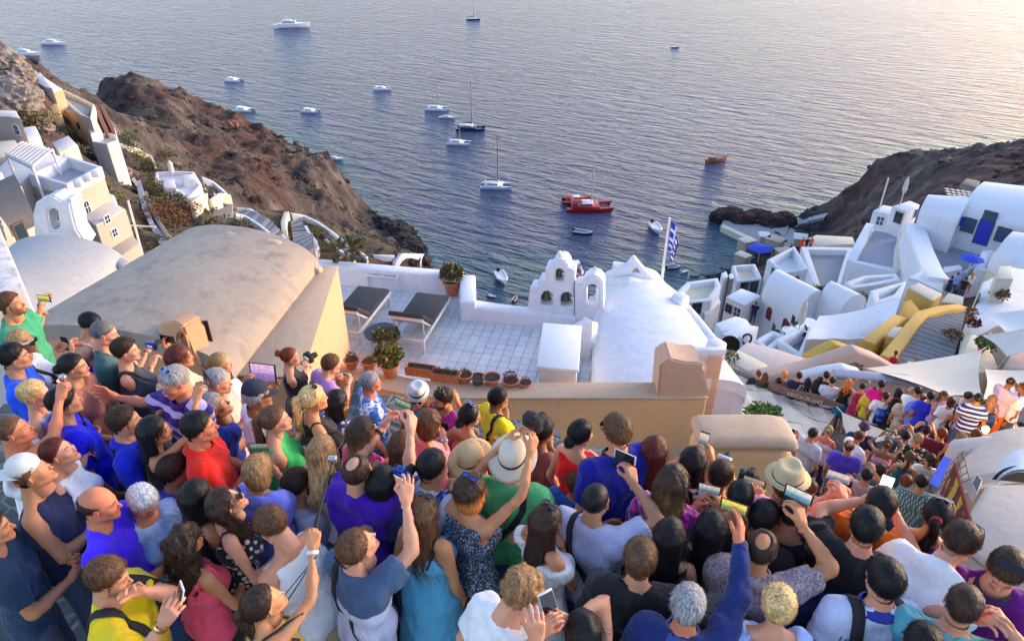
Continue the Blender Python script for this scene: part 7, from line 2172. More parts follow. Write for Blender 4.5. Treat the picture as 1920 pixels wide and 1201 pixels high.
# ----- things worn -----
def _head(info,P):
 P=np.asarray(P,float);return P*info['s']*HS@info['Hr'].T+info['hd']
def _mb(info,name,mb,mat,head=True,smooth=True):
 V_=np.array([tuple(v)for v in mb.v]);V_=_head(info,V_)if head else V_
 by={}
 o=info['child'](name,V_,[np.array([f])for f in mb.f],mat)
 return o
def hat(kind='fedora',col='straw',band=True,tilt=0.0,up=0.0):
 colr={'straw':(0.62,0.46,0.26),'pale':(0.72,0.62,0.46),'white':(0.75,0.74,0.70),'tan':(0.60,0.38,0.19),'black':(0.015,0.015,0.017),'navy':(0.02,0.025,0.05),'purple':(0.08,0.03,0.09)}[col]
 def f(info):
  rot=Matrix.Rotation(R(-8+tilt),3,'X')
  c=Vector((0,-0.018,0.062+up))
  m=MB()
  if kind=='fedora':
   pr=[(0.152,0.006),(0.144,-0.002),(0.120,-0.004),(0.104,0.004),(0.101,0.035),(0.096,0.085),(0.088,0.108),(0.066,0.116),(0.040,0.102),(0.002,0.096)]
  elif kind=='sun':
   pr=[(0.178,-0.014),(0.150,-0.006),(0.115,0.002),(0.099,0.008),(0.097,0.045),(0.090,0.085),(0.066,0.108),(0.002,0.116)]
  elif kind=='bucket':
   pr=[(0.125,-0.035),(0.095,0.0),(0.088,0.05),(0.075,0.07),(0.002,0.075)]
  else:
   pr=[(0.088,-0.01),(0.088,0.02),(0.082,0.05),(0.060,0.078),(0.030,0.090),(0.002,0.092)]
  m.lathe(c,pr,28,sx=0.93,sy=1.13,rot=rot)
  if kind=='fedora':      # the brim turns up at the back, the crown is pinched
   for i,v in enumerate(m.v):
    l=rot.transposed()@(v-c)
    if l.z<0.01 and math.hypot(l.x,l.y)>0.125:l.z+=0.022*max(0,-l.y/0.17)-0.01*max(0,l.y/0.17)+0.012*abs(l.x/0.15)
    if l.z>0.06 and l.y>0.03:l.x*=0.80
    m.v[i]=c+rot@l
  if kind in('cap','backcap'):
   sgn=1 if kind=='cap' else-1
   n0=len(m.v);vs=[]
   for k in range(9):
    w=math.pi*(k/8)if sgn>0 else-math.pi*(k/8)
    for r_,dz in((0.086,-0.004),(0.150,-0.016)):
     x_,y_=math.cos(w)*r_*(0.9 if r_<0.1 else 0.55),math.sin(w)*r_*(1.1 if r_<0.1 else 1.22)
     vs.append(c+rot@Vector((x_,y_,dz-0.01*abs(math.cos(w)))))
   m.add(vs,[(2*k,2*k+1,2*k+3,2*k+2)for k in range(8)])
   vs2=[v-Vector((0,0,0.004))for v in vs]
   m.add(vs2,[(2*k+2,2*k+3,2*k+1,2*k)for k in range(8)])
  key=('hat',col)
  if key not in _cm:
   mt,nt,bs=new_mat('woven_hat')
   o=coords(nt,'Object')
   w=nd(nt,'ShaderNodeTexWave',wave_type='BANDS',bands_direction='Z');nt.links.new(o,w.inputs['Vector']);w.inputs['Scale'].default_value=90
   w.inputs['Distortion'].default_value=2.0
   n=noise(nt,120,2,0.5,o)
   f_=ramp(nt,w.outputs['Fac'],[(0.2,tuple(x*0.86 for x in colr)),(0.8,tuple(min(1,x*1.08)for x in colr))])
   nt.links.new(f_,bs.inputs['Base Color']);bs.inputs['Roughness'].default_value=0.85
   b_=bump(nt,None,w.outputs['Fac'],0.4,0.002);bump(nt,bs,n,0.3,0.002,b_)
   _cm[key]=mt
  o=_mb(info,{'cap':'cap','backcap':'cap','fedora':'hat','sun':'sun_hat','bucket':'bucket_hat'}[kind],m,_cm[key])
  if band and kind in('fedora','sun'):
   b=MB();b.lathe(c,[(0.1065,0.007),(0.1035,0.034)]if kind=='fedora' else[(0.1015,0.009),(0.0995,0.034)],28,sx=0.93,sy=1.13,rot=rot)
   if True:
    b.f=[f_ for f_ in b.f if len(f_)==4]
   _mb(info,'hat_band',b,M['charcoal'])
 return f
def shades(where='eyes',lens='lens',frame='strap'):
 def f(info):
  m=MB();rt=Matrix.Identity(3);off=Vector((0,0,0))
  if where=='head':rt=Matrix.Rotation(R(78),3,'X');off=Vector((0,-0.018,0.036))
  if where=='back':rt=Matrix.Rotation(R(8),3,'X')@Matrix.Rotation(math.pi,3,'Z');off=Vector((0,-0.035,0.03))
  for sg in(-1,1):
   vs=[]
   for k in range(12):
    w=2*math.pi*k/12
    vs.append(rt@Vector((sg*0.033+0.027*math.cos(w),0.102-0.10*abs(sg*0.033+0.027*math.cos(w))**1.2,-0.006+0.021*math.sin(w)))+off)
   m.add(vs,[tuple(range(12))]);m.add([v+rt@Vector((0,-0.004,0))for v in vs],[tuple(reversed(range(12)))])
  o=_mb(info,'sunglasses',m,M[lens])
  b=MB()
  ring=lambda sg:[rt@Vector((sg*0.033+0.0275*math.cos(2*math.pi*k/12),0.1035-0.10*abs(sg*0.033+0.0275*math.cos(2*math.pi*k/12))**1.2,-0.006+0.0215*math.sin(2*math.pi*k/12)))+off for k in range(13)]
  b.tube(ring(1),0.0017,5);b.tube(ring(-1),0.0017,5)
  for sg in(-1,1):
   b.tube([rt@Vector((sg*0.060,0.095,0.0))+off,rt@Vector((sg*0.078,0.07,0.002))+off,rt@Vector((sg*0.086,-0.005,0.006))+off],0.0022,5)
  _mb(info,'glasses_frame',b,M[frame])
 return f
def bun_tie(col='red',z=0.045,y=-0.128):
 def f(info):
  b=MB();b.lathe(Vector((0,y,z)),[(0.030,-0.012),(0.036,0.0),(0.030,0.012)],12,rot=Matrix.Rotation(R(80),3,'X'))
  _mb(info,'hair_tie',b,M[col])
 return f
def headband(col='whitepaint',z=0.03):
 def f(info):
  b=MB();b.lathe(Vector((0,-0.012,z)),[(0.093,-0.012),(0.096,0.0),(0.092,0.014)],24,sx=0.94,sy=1.14,rot=Matrix.Rotation(R(-16),3,'X'))
  b.f=[f_ for f_ in b.f if len(f_)==4]
  _mb(info,'headband',b,M[col])
 return f
def cuff(side,col='silver',r=0.032,w=0.010,at=0.03):
 def f(info):
  g=info['grips'][side];Wp,Ep=g[4],g[5];d=Vector(Wp-Ep).normalized()
  q=d.to_track_quat('Z','Y').to_matrix()
  b=MB();s=info['s']
  b.lathe(Vector(Wp)-d*at,[(r*s,-w),(r*s*1.07,0),(r*s,w)],14,rot=q)
  b.f=[f_ for f_ in b.f if len(f_)==4]
  V_=(np.array([tuple(v)for v in b.v])-info['O'])@info['Bm']
  info['child']('watch' if col=='strap' else 'bracelet',V_,[np.array([f_])for f_ in b.f],M[col])
 return f
from mathutils.bvhtree import BVHTree
def _bvh(info):
 if 'bvh' not in info:
  V,F=info['skin_VF'];V=list(map(tuple,V));F=[tuple(int(i)for i in f)for f in F]
  if 'shirt_VF' in info:
   n=len(V);V2,F2=info['shirt_VF'];V+=list(map(tuple,V2));F+=[tuple(int(i)+n for i in f)for f in F2]
  info['bvh']=BVHTree.FromPolygons(V,F)
 return info['bvh']
def _lay(info,pts):
 """pts: (x, z, angle) laid on the cloth; the angle turns from back (180) over the shoulder (90) to the front (0)"""
 out=[];s=info['s']
 for x,z,a in pts:
  if isinstance(a,str):a={'b':180,'t':90,'f':0}[a]
  r=R(a);d=Vector((0,-math.cos(r),-math.sin(r)))
  zz=z if abs(a-90)>80 else z
  o=Vector(tuple(info['up']((x,-0.012,zz))))-d*0.8
  h=_bvh(info).ray_cast(o,d)
  if h[0]is not None:
   n=h[1]if h[1].dot(d)<0 else-h[1]
   out.append((h[0]+n*0.005,n))
 return out
def strap(pts,w=0.018,mat='strap',name='shoulder_strap',n=6):
 def f(info):
  P=[]
  for a,b in zip(pts[:-1],pts[1:]):
   A_={'b':180,'t':90,'f':0}
   for k in range(n):
    t=k/n
    P.append(tuple(p+(q-p)*t for p,q in zip((a[0],a[1],A_[a[2]]),(b[0],b[1],A_[b[2]]))))
  P.append(pts[-1])
  L=_lay(info,P)
  if len(L)<3:return
  vs=[];fs=[]
  for i,(p,nn)in enumerate(L):
   t=(L[min(i+1,len(L)-1)][0]-L[max(i-1,0)][0]).normalized()
   b=t.cross(nn).normalized()*w
   for q in(p-b,p+b,p+b+nn*0.006,p-b+nn*0.006):vs.append(tuple(q))
  for i in range(len(L)-1):
   for k in range(4):fs.append((4*i+k,4*i+(k+1)%4,4*i+4+(k+1)%4,4*i+4+k))
  info['child'](name,np.array(vs),np.array(fs),M[mat])
 return f
def back_straps(mat='strap',w=0.022):
 def f(info):
  for sg in(-1,1):
   strap([(sg*0.10,1.10,'b'),(sg*0.10,1.36,'b'),(sg*0.105,1.36,'t'),(sg*0.10,1.36,'f'),(sg*0.13,1.12,'f')],w,mat,'backpack_strap')(info)
 return f
def cross_strap(from_right=True,mat='strap',w=0.016):
 g=1 if from_right else-1
 def f(info):
  strap([(-g*0.15,0.98,'b'),(g*0.02,1.22,'b'),(g*0.085,1.36,'b'),(g*0.095,1.36,'t'),(g*0.06,1.38,'f'),(-g*0.13,1.05,'f')],w,mat,'shoulder_strap')(info)
 return f
def thin_straps(mat='strap'):
 def f(info):
  for sg in(-1,1):strap([(sg*0.07,1.30,'b'),(sg*0.085,1.36,'b'),(sg*0.09,1.36,'t'),(sg*0.08,1.33,'f')],0.006,mat,'shoulder_strap')(info)
 return f
def backpack(matname='strap',zc=1.20):
 def f(info):
  s=info['s'];m=MB();c=Vector((0,-0.215*s,zc*s))
  m.box(c,(0.27*s,0.13*s,0.40*s));m.box(c+Vector((0,-0.075,-0.08)),(0.20*s,0.05,0.18))
  bm=bmesh.new();me=bpy.data.meshes.new('t');me.from_pydata([tuple(v)for v in m.v],[],m.f);bm.from_mesh(me)
  bmesh.ops.bevel(bm,geom=list(bm.edges),offset=0.03,segments=3,affect='EDGES',clamp_overlap=True)
  bm.normal_update()
  V_=np.array([tuple(v.co)for v in bm.verts]);bm.verts.index_update();F_=[np.array([[v.index for v in f_.verts]])for f_ in bm.faces];bm.free()
  info['child']('backpack',V_,F_,M[matname])
 return f
def collar(c=(0.02,0.02,0.1),z=1.47):
 def f(info):
  s=info['s'];m=MB()
  q=info['up']
  prof=[(0.068*s,0.030),(0.085*s,0.016),(0.096*s,-0.014),(0.090*s,-0.016)]
  m.lathe(Vector(q((0,-0.012,z))),prof,20,sy=1.12,rot=Matrix.Rotation(R(-14),3,'X'))
  m.f=[f_ for f_ in m.f if len(f_)==4]
  info['child']('collar',np.array([tuple(v)for v in m.v]),[np.array([f_])for f_ in m.f],cloth('plain',c))
 return f
def patch(x,z,sd,w,h,mat,name='print',text=None,rot=0.0):
 """flat print or lettering laid on the cloth"""
 def f(info):
  L=_lay(info,[(x,z,sd),(x+0.02,z,sd),(x,z+0.02,sd)])
  if len(L)<3:return
  p,nn=L[0]
  s=info['s']
  if text:
   cu=bpy.data.curves.new('lettering','FONT');cu.body=text;cu.size=h;cu.align_x='CENTER';cu.align_y='CENTER';cu.extrude=0.001
   o0=bpy.data.objects.new('lettering',cu);C.objects.link(o0)
   dg=bpy.context.evaluated_depsgraph_get();me_=bpy.data.meshes.new_from_object(o0.evaluated_get(dg));bpy.data.objects.remove(o0)
   z_=nn;u_=Vector((0,0,1));r_=u_.cross(z_).normalized();u_=z_.cross(r_)
   rm=Matrix((r_,u_,z_)).transposed()@Matrix.Rotation(R(rot),3,'Z')
   V_=np.array([tuple(rm@v.co+p+nn*0.004)for v in me_.vertices]);F_=[np.array([list(q.vertices)])for q in me_.polygons]
   info['child']('lettering',V_,F_,mat);return
  nx_,nz_=6,6;vs=[]
  for i in range(nx_+1):
   for j in range(nz_+1):
    l=_lay(info,[(x+(i/nx_-0.5)*w/s,z+(j/nz_-0.5)*h/s,sd)])
    vs.append(tuple(l[0][0]-l[0][1]*0.003)if l else tuple(p))
  fs=[(i*7+j,(i+1)*7+j,(i+1)*7+j+1,i*7+j+1)for i in range(6)for j in range(6)]
  info['child'](name,np.array(vs),np.array(fs),mat)
 return f
def eyeglasses():return shades('eyes','lens','strap')
# ----- things held -----
def screen_mat(name,top=(0.75,0.6,0.45),bot=(0.12,0.28,0.34),e=0.16):
 m,nt,bs=new_mat(name)
 g=nt.nodes.new('ShaderNodeTexCoord');sp=nt.nodes.new('ShaderNodeSeparateXYZ');nt.links.new(g.outputs['Generated'],sp.inputs[0])
 n=noise(nt,5,3,0.6,g.outputs['Generated'])
 f=ramp(nt,sp.outputs['Z'],[(0.0,tuple(x*0.5 for x in bot)),(0.45,bot),(0.6,tuple((a+b)/2 for a,b in zip(top,bot))),(0.95,top)])
 f2=ramp(nt,n,[(0.4,(0.75,)*3),(0.6,(1.15,)*3)])
 c=mix(nt,1.0,f,f2,'MULTIPLY')
 nt.links.new(c,bs.inputs['Base Color']);nt.links.new(c,bs.inputs['Emission Color'])
 bs.inputs['Emission Strength'].default_value=e;bs.inputs['Roughness'].default_value=0.12
 return m
M['scr_sea']=screen_mat('screen_showing_the_bay')
M['scr_gold']=screen_mat('screen_showing_golden_sky',(0.85,0.6,0.08),(0.20,0.32,0.10))
M['scr_green']=screen_mat('screen_showing_green_hills',(0.35,0.40,0.30),(0.04,0.16,0.07),0.12)
M['scr_white']=screen_mat('bright_white_screen',(0.85,0.85,1.0),(0.8,0.8,0.95),0.45)
M['scr_dark']=paint('dark_screen',(0.012,0.012,0.016),0.1)
M['scr_mauve']=screen_mat('screen_showing_mauve_sky',(0.62,0.45,0.62),(0.22,0.16,0.45))
def gadget(kind,info,hands,label,px=None,py=None,scr='scr_sea',body='strap',turn=0.0,tip=0.0,land=True,d=None,cat=None,size=None,group=None,face=True):
 gs=[info['grips'][h]for h in hands]
 c=sum((np.array(g[0])for g in gs),np.zeros(3))/len(gs)
 if px is not None:
  r_=np.array(ray(px,py));o=np.array([0,0,H0]);dd_=d if d else(c-o).dot(r_)/r_.dot(r_)
  c1_=o+r_*dd_;dv=c1_-c;ln=np.linalg.norm(dv)
  c=c+dv*min(1.0,0.075/max(ln,1e-6))
 Hw=np.array(info['W'](info['hd']))
 v=c-Hw
 yaw=math.atan2(v[0],v[1])if face else R(info['yaw'])
 if abs(v[0])+abs(v[1])<0.08:yaw=R(info['yaw'])
 yaw=yaw*0.5+R(info['yaw'])*0.5+R(turn)
 rz=Matrix.Rotation(-yaw,3,'Z')@Matrix.Rotation(R(tip),3,'X')
 t=bpy.data.objects.new({'phone':'phone','tablet':'tablet','camera':'camera','compact':'compact_camera','stick':'selfie_stick'}[kind],None)
 t.empty_display_size=0.05;C.objects.link(t);t.location=tuple(c);t.rotation_euler=rz.to_euler()
 tag(t,label,cat or{'phone':'phone','tablet':'tablet','camera':'camera','compact':'camera','stick':'selfie stick'}[kind],group)
 def part(name,m,mat,bev=0.0):
  o=m.build(name,mat,None,bevel=bev);o.parent=t;return o
 if kind in('phone','tablet'):
  L,Wd=size or((0.145,0.072)if kind=='phone' else(0.24,0.17))
  a,b=(L,Wd)if land else(Wd,L)
  m=MB();m.box((0,0,0),(a,0.009,b));part('case',m,M[body],0.004)
  m=MB();m.box((0,-0.0053,0),(a*(0.88 if land else 0.92),0.0016,b*(0.92 if land else 0.86)));part('screen',m,M[scr])
  m=MB();m.lathe((a*0.40,0.0055,b*0.34),[(0.006,-0.001),(0.006,0.001),(0.001,0.0012)],10,rot=Matrix.Rotation(R(-90),3,'X'));part('lens',m,M['lens'])
 elif kind in('camera','compact'):
  k=1.0 if kind=='camera' else 0.75
  m=MB();m.box((0,0,0),(0.135*k,0.05*k,0.085*k));part('camera_body',m,M[body],0.010*k)
  if kind=='camera':
   m=MB();m.box((0,0.0,0.056),(0.055,0.05,0.034));part('viewfinder',m,M[body],0.01)
   m=MB();m.box((-0.052,0.022,0.0),(0.035,0.045,0.085));part('grip',m,M['tyre'],0.01)
  m=MB();m.lathe((0.008,0.02,-0.002),[(0.034*k,0.0),(0.035*k,0.045*k),(0.030*k,0.08*k),(0.026*k,0.081*k),(0.02*k,0.075*k),(0.001,0.073*k)],18,rot=Matrix.Rotation(R(-90),3,'X'));part('lens',m,M['tyre'])
  m=MB();m.box((0,-0.026*k,-0.004),(0.075*k,0.003,0.052*k));part('screen',m,M[scr])
 return t
def stick_between(a,b,label,r=0.006,head=True):
 t=thing('selfie_stick',label,'selfie stick',tuple(a))
 m=MB();m.tube([a,a+(b-a)*0.18],0.012,8);m.build('handle',M['tyre'],t)
 m=MB();m.tube([a+(b-a)*0.18,a+(b-a)*0.6],r,8);m.tube([a+(b-a)*0.6,b],r*0.75,8);m.build('pole',M['strap'],t)
 if head:
  u=(b-a).normalized()
  m=MB();m.box(b+u*0.02,(0.045,0.03,0.04));m.build('clamp',M['silver'],t,bevel=0.004)
 return t
# ================= the crowd =================
random.seed(11)
P_=person
pl=lambda r,g,b:('plain',(r,g,b))
DARK=pl(0.02,0.022,0.03);DENIM=pl(0.05,0.09,0.18);BEIGE=pl(0.45,0.37,0.27);WHITE=pl(0.72,0.72,0.76);BLACK=pl(0.012,0.012,0.014)
NAVY=pl(0.012,0.016,0.05);ROYAL=pl(0.02,0.03,0.42);GREYT=pl(0.42,0.43,0.50)
G_UP='people crowding the upper terrace'
def U(*a,**k):
 k.setdefault('group',G_UP);k.setdefault('lvl',-3.0);return P_(*a,**k)
# --- left part ---
p=U(22,570,'bearded man in green shirt raising a phone at the far left edge',lvl=-3.05,yaw=82,hp=12,hair='short_up',hc='brown',beard=0.85,tc=pl(0.05,0.22,0.12),arms={'R':(72,588,0.40),'L':(84,566,0.46)},bc=BEIGE)
gadget('phone',p,'LR','yellowish phone held up by bearded man in green shirt',78,545,'scr_gold',turn=-25)
p=U(42,640,'tanned woman with grey blonde hair and white headband in white top',yaw=80,sex='f',hair='up',hc='dirtyblonde',skin='brown',top='tank',tc=WHITE,extras=[headband('frame_white'),shades('eyes'),cross_strap()])
p=U(28,668,'dark haired man in bright blue t-shirt at left edge, seen from behind',lvl=-2.97,yaw=60,hair='short',hc='black',tc=pl(0.02,0.10,0.55),skin='olive',bc=DENIM)
p=U(172,608,'woman in purple and white vest top bending over her phone',lvl=-3.05,yaw=95,hp=-25,sex='f',hair='up',hc='black',skin='pink',top='strap',tc=pl(0.14,0.03,0.42),arms={'R':(128,640,0.42),'L':(118,648,0.42)},extras=[thin_straps('whitepaint')])
gadget('phone',p,'LR','phone held low by woman in purple vest top',scr='scr_dark',land=False)
p=U(197,624,'shaven headed man in dark green t-shirt looking down',lvl=-3.02,yaw=70,hp=-15,hair='buzz',hc='saltpepper',skin='pink',tc=pl(0.04,0.09,0.09),bc=DARK)
p=U(237,656,'short haired woman in black vest over grey shirt lifting a blue camera',lvl=-3.04,yaw=72,sex='f',hair='short_up',hc='darkbrown',skin='pink',top='tank',tc=pl(0.03,0.035,0.05),arms={'R':(291,668,0.40),'L':(284,652,0.44)},bc=DARK,extras=[cross_strap()])
gadget('compact',p,'LR','small blue camera held by short haired woman in black vest',284,648,'scr_mauve',body='lens_blue',turn=-10)
p=U(338,668,'woman with dark red brown hair beside the small dome vent',lvl=-3.1,yaw=65,sex='f',hair='long',hc='redbrown',skin='tan',top='tank',tc=BEIGE,arms={'L':(312,642,0.42)})
gadget('phone',p,'L','dark phone raised in one hand in front of the roof vent',scr='scr_dark')
p=U(415,680,'woman with blonde bun in pale top near the roof edge',lvl=-3.6,yaw=80,sex='f',hair='up_low',hc='dirtyblonde',skin='pink',top='strap',tc=WHITE)
p=U(410,714,'tanned man with thin grey hair and rounded bare shoulders',lvl=-3.25,yaw=75,hp=-10,hair='thin',hc='grey',skin='pink',tc=pl(0.55,0.38,0.33))
p=U(140,686,'dark haired woman in brown top photographing with a black camera',lvl=-2.98,yaw=78,sex='f',hair='up_low',hc='black',skin='olive',top='cap',tc=pl(0.22,0.10,0.08),arms={'R':(196,700,0.42),'L':(190,684,0.45)})
gadget('camera',p,'LR','black camera held up by dark haired woman in brown top',186,664)
p=U(326,716,'grey haired man in purple and white striped polo stretching an arm left',lvl=-2.9,yaw=215,hp=-12,hair='short',hc='grey',skin='red',tc=('bands',(0.05,0.02,0.14),(0.55,0.45,0.60)),arms={'R':(196,734,0.52,'open','f',(0.2,0.2,-1))},extras=[shades('head','lens_blue','frame_white'),collar((0.05,0.02,0.14))])
p=U(68,738,'woman with short blonde hair in grey sleeveless top',lvl=-2.96,yaw=75,hp=6,sex='f',hair='short_up',hc='blonde',skin='pink',top='tank',tc=GREYT,extras=[cross_strap(False)])
p=U(122,752,'dark haired man in royal blue t-shirt behind a raised arm',lvl=-2.95,yaw=45,hair='short',hc='black',skin='olive',tc=pl(0.02,0.03,0.48),bc=DENIM,fat=0.02)
p=U(28,806,'red faced man with cropped hair in white vest raising a camera stick',lvl=-2.95,yaw=72,hp=15,hair='buzz',hc='brown',skin='red',top='tank',tc=WHITE,arms={'R':(132,700,0.53,'fist')},fat=0.02,bc=DENIM)
g=p['grips']['R'][0]
stick_between(Vector(g)+Vector((0,0,-0.42)),Vector(g)+Vector((-0.02,0,0.02)),'black camera strap and stick hanging from the fist of the man in white vest')
p=U(236,788,'bearded man with dark hair in royal blue polo shirt',yaw=68,hp=5,hair='short',hc='darkbrown',beard=0.6,skin='pink',tc=pl(0.03,0.04,0.40),bc=DARK,extras=[collar((0.03,0.04,0.40))])
p=U(292,806,'woman with long black hair lifting a phone with one arm',lvl=-2.97,yaw=68,sex='f',hair='long',hc='black',skin='tan',top='tank',tc=BLACK,arms={'R':(378,718,0.50),'L':(300,790,0.3)})
gadget('phone',p,'R','dark phone held over the crowd by woman with long black hair',388,708,'scr_dark')
p=U(376,800,'sunburnt man with black hair in bright orange red polo shirt',lvl=-2.9,yaw=70,hp=4,hair='short',hc='black',skin='red',tc=pl(0.70,0.06,0.015),extras=[collar((0.70,0.06,0.015))],bc=DARK,fat=0.01)
p=U(404,760,'grey haired man in navy polo lifting a tablet overhead',lvl=-3.3,yaw=75,hp=25,hair='short',hc='grey',skin='brown',tc=pl(0.015,0.03,0.20),arms={'R':(468,712,0.47),'L':(508,716,0.53)},extras=[collar((0.015,0.03,0.20))],bc=DARK)
gadget('tablet',p,'LR','tablet with mauve screen held high by grey haired man',492,690,'scr_mauve',turn=-35,tip=-10)
p=U(484,742,'man in navy cap and white t-shirt behind the tablet',lvl=-3.05,yaw=60,hair='cap_short',hc='grey',skin='brown',tc=WHITE,extras=[hat('cap','navy',tilt=-8)])
p=U(112,846,'woman with auburn hair in white top raising a phone with a bracelet',lvl=-2.96,yaw=80,hp=22,sex='f',hair='up_low',hc='redbrown',skin='pink',top='tank',tc=WHITE,arms={'R':(160,852,0.36,'grip')},extras=[cuff('R','silver')])
gadget('phone',p,'R','black phone held by woman with bracelet at left',scr='scr_dark',land=False)
p=U(62,884,'person in white backwards cap and navy vest top',lvl=-2.92,yaw=72,hp=22,hair='cap_short',hc='brown',skin='tan',top='tank',tc=NAVY,fat=0.03,extras=[hat('backcap','white',tilt=-14)])
p=U(188,944,'bald man in violet blue t-shirt with his hand at his chest',lvl=-2.93,yaw=75,hp=-5,hair='fringe',hc='darkbrown',skin='red',tc=pl(0.09,0.06,0.62),fat=0.03,beard=0.25,bc=DENIM,s=1.04)
p=U(270,940,'white haired woman in light blue t-shirt looking down',lvl=-3.08,yaw=118,hp=-28,sex='f',hair='short_up',hc='white',skin='red',tc=pl(0.28,0.38,0.58),bc=DENIM)
p=U(350,1012,'woman with long curly dark hair in coral pink top, back turned',lvl=-3.02,yaw=28,sex='f',hair='long_curly',hc='darkbrown',skin='tan',top='tank',tc=pl(0.62,0.11,0.15),bc=BLACK,s=0.96,neck='back')
p=U(206,1082,'man with brown beard in yellow t-shirt reading his phone',lvl=-2.92,yaw=78,hp=-12,hair='short_up',hc='brown',beard=0.75,skin='pink',tc=pl(0.66,0.47,0.03),arms={'R':(318,1150,0.44,'grip','n'),'L':(262,1098,0.34,'open','n')},fat=0.01,
 extras=[strap([(-0.10,1.15,'b'),(-0.10,1.36,'b'),(-0.105,1.36,'t'),(-0.09,1.33,'f'),(-0.13,1.1,'f')],0.024,'strap','backpack_strap'),strap([(0.10,1.15,'b'),(0.10,1.36,'b'),(0.105,1.36,'t'),(0.09,1.33,'f'),(0.13,1.1,'f')],0.024,'strap','backpack_strap'),cuff('R','gold'),patch(0.02,1.27,'f',0.17,0.085,M['charcoal'],text='ETTU',rot=0)])
gadget('phone',p,'R','white phone in the raised hand of the man in yellow',338,1118,'scr_dark',body='frame_white',land=False,turn=-40,tip=-20)
p=U(372,926,'woman with straight black hair and dark top, back turned',lvl=-2.98,yaw=40,sex='f',hair='long',hc='black',skin='tan',top='strap',tc=BLACK,extras=[thin_straps()])
p=U(425,940,'woman with very long brown hair and sunglasses looking up',lvl=-2.95,yaw=62,hp=28,sex='f',hair='long_wavy',hc='darkbrown',skin='pink',top='strap',tc=('floral',(0.012,0.012,0.014),(0.5,0.45,0.4),None),extras=[shades('eyes'),thin_straps()])
p=U(486,880,'light brown haired woman in lavender blue t-shirt with phone overhead',lvl=-2.99,yaw=18,sex='f',hair='bob',hc='lightbrown',skin='tan',top='tee',tc=pl(0.20,0.22,0.58),arms={'L':(466,856,0.30),'R':(506,850,0.36)},extras=[cuff('L','silver')])
gadget('phone',p,'LR','phone showing green hills held over light brown hair',488,838,'scr_green')
p=U(510,985,'young man with brown hair in white vest bowing his head left',lvl=-3.0,yaw=-62,hp=-38,lean=12,hair='short_up',hc='brown',skin='pink',top='tank',tc=WHITE,bc=BEIGE,fat=0.01,extras=[patch(-0.05,1.22,'f',0.06,0.06,M['lens_blue'])])
p=U(497,1128,'woman with dark ponytail and mustard top stretching a selfie stick up',lvl=-2.90,yaw=55,hp=20,sex='f',hair='pony',hc='darkbrown',skin='tan',top='tank',tc=pl(0.42,0.27,0.08),arms={'R':(604,965,0.60,'fist','n')},bc=DARK,extras=[cuff('R','frame_white',at=0.02),thin_straps()])
g=Vector(p['grips']['R'][0]);top_=at_depth(622,868,(ray(604,950).length*0+3.75))
stick_between(g,top_,'black selfie stick pointing up from the raised hand',0.007)
p=U(672,1022,'man with blue sunglasses on his neck in grey and white baseball shirt',lvl=-2.93,yaw=48,hp=25,hair='short',hc='brown',skin='pink',tc=('yoke',(0.50,0.50,0.60),(0.05,0.08,0.14)),arms={'R':(768,912,0.42,'pinch'),'L':(748,920,0.52,'pinch')},bc=DENIM,fat=0.01,extras=[shades('back','lens_blue'),cross_strap(False,w=0.02)])
gadget('camera',p,'LR','blue and black camera raised by man in baseball shirt',745,876,'scr_sea',body='lens_blue')
# bag
t=thing('shoulder_bag','black camera bag hanging at the hip of the man in baseball shirt','bag',tuple(at_level(795,1150,-3.9)))
m=MB();m.box((0,0,0),(0.26,0.14,0.22));o=m.build('bag_body',M['charcoal'],t,bevel=0.03,segs=3);o.location=(0,0,0)
m=MB();m.box((0,-0.075,0.03),(0.24,0.02,0.13));o=m.build('flap',M['strap'],t,bevel=0.008);o.location=(0,0,0)
for x in(-0.07,0.07):
 m=MB();m.box((x,-0.088,-0.035),(0.02,0.008,0.03));o=m.build('buckle',M['silver'],t,bevel=0.003);o.location=(0,0,0)
t.rotation_euler=(0.1,0.1,0.35)
p=U(672,882,'balding man in deep purple t-shirt holding both arms up',lvl=-2.93,yaw=25,hair='monk',hc='darkbrown',skin='pink',tc=pl(0.055,0.015,0.26),arms={'R':(775,782,0.52),'L':(736,764,0.58)},fat=0.02,bc=DARK,neck='v',extras=[cuff('L','strap',at=0.05)])
gadget('phone',p,'LR','dark phone held high by balding man in purple',757,758,'scr_green',turn=10)
p=U(720,900,'black haired woman hidden behind a blue camera',lvl=-3.0,yaw=30,sex='f',hair='long',hc='black',skin='olive',top='cap',tc=pl(0.02,0.02,0.09))
p=U(606,842,'woman with long straight fair hair down her back',yaw=28,sex='f',hair='long',hc='lightbrown',tip='blonde',skin='pink',top='strap',tc=WHITE,bottom='shorts',bc=DENIM,extras=[thin_straps()])
p=U(518,786,'woman with brown ponytail in bright green top',lvl=-2.96,yaw=72,hp=5,sex='f',hair='pony',hc='brown',skin='pink',top='tank',tc=pl(0.06,0.36,0.11),bc=DENIM,arms={'R':(568,818,0.36)},fat=0.02)
gadget('phone',p,'R','white phone held low by woman in green top',scr='scr_green',body='frame_white',land=False)
p=U(590,746,'blonde woman with ponytail and sunglasses on her head, black straps',lvl=-2.97,yaw=58,sex='f',hair='pony',hc='blonde',skin='tan',top='strap',tc=BLACK,extras=[shades('head'),thin_straps()])
p=U(634,752,'woman with straight black hair behind the blonde ponytail',lvl=-3.35,yaw=45,sex='f',hair='long',hc='black',skin='tan',top='tee',tc=('floral',(0.06,0.05,0.12),(0.6,0.6,0.65),None))
p=U(680,806,'woman with long two tone brown hair in pink sleeveless top',lvl=-3.0,yaw=38,sex='f',hair='long',hc='darkbrown',tip='lightbrown',skin='pink',top='tank',tc=pl(0.62,0.10,0.24))
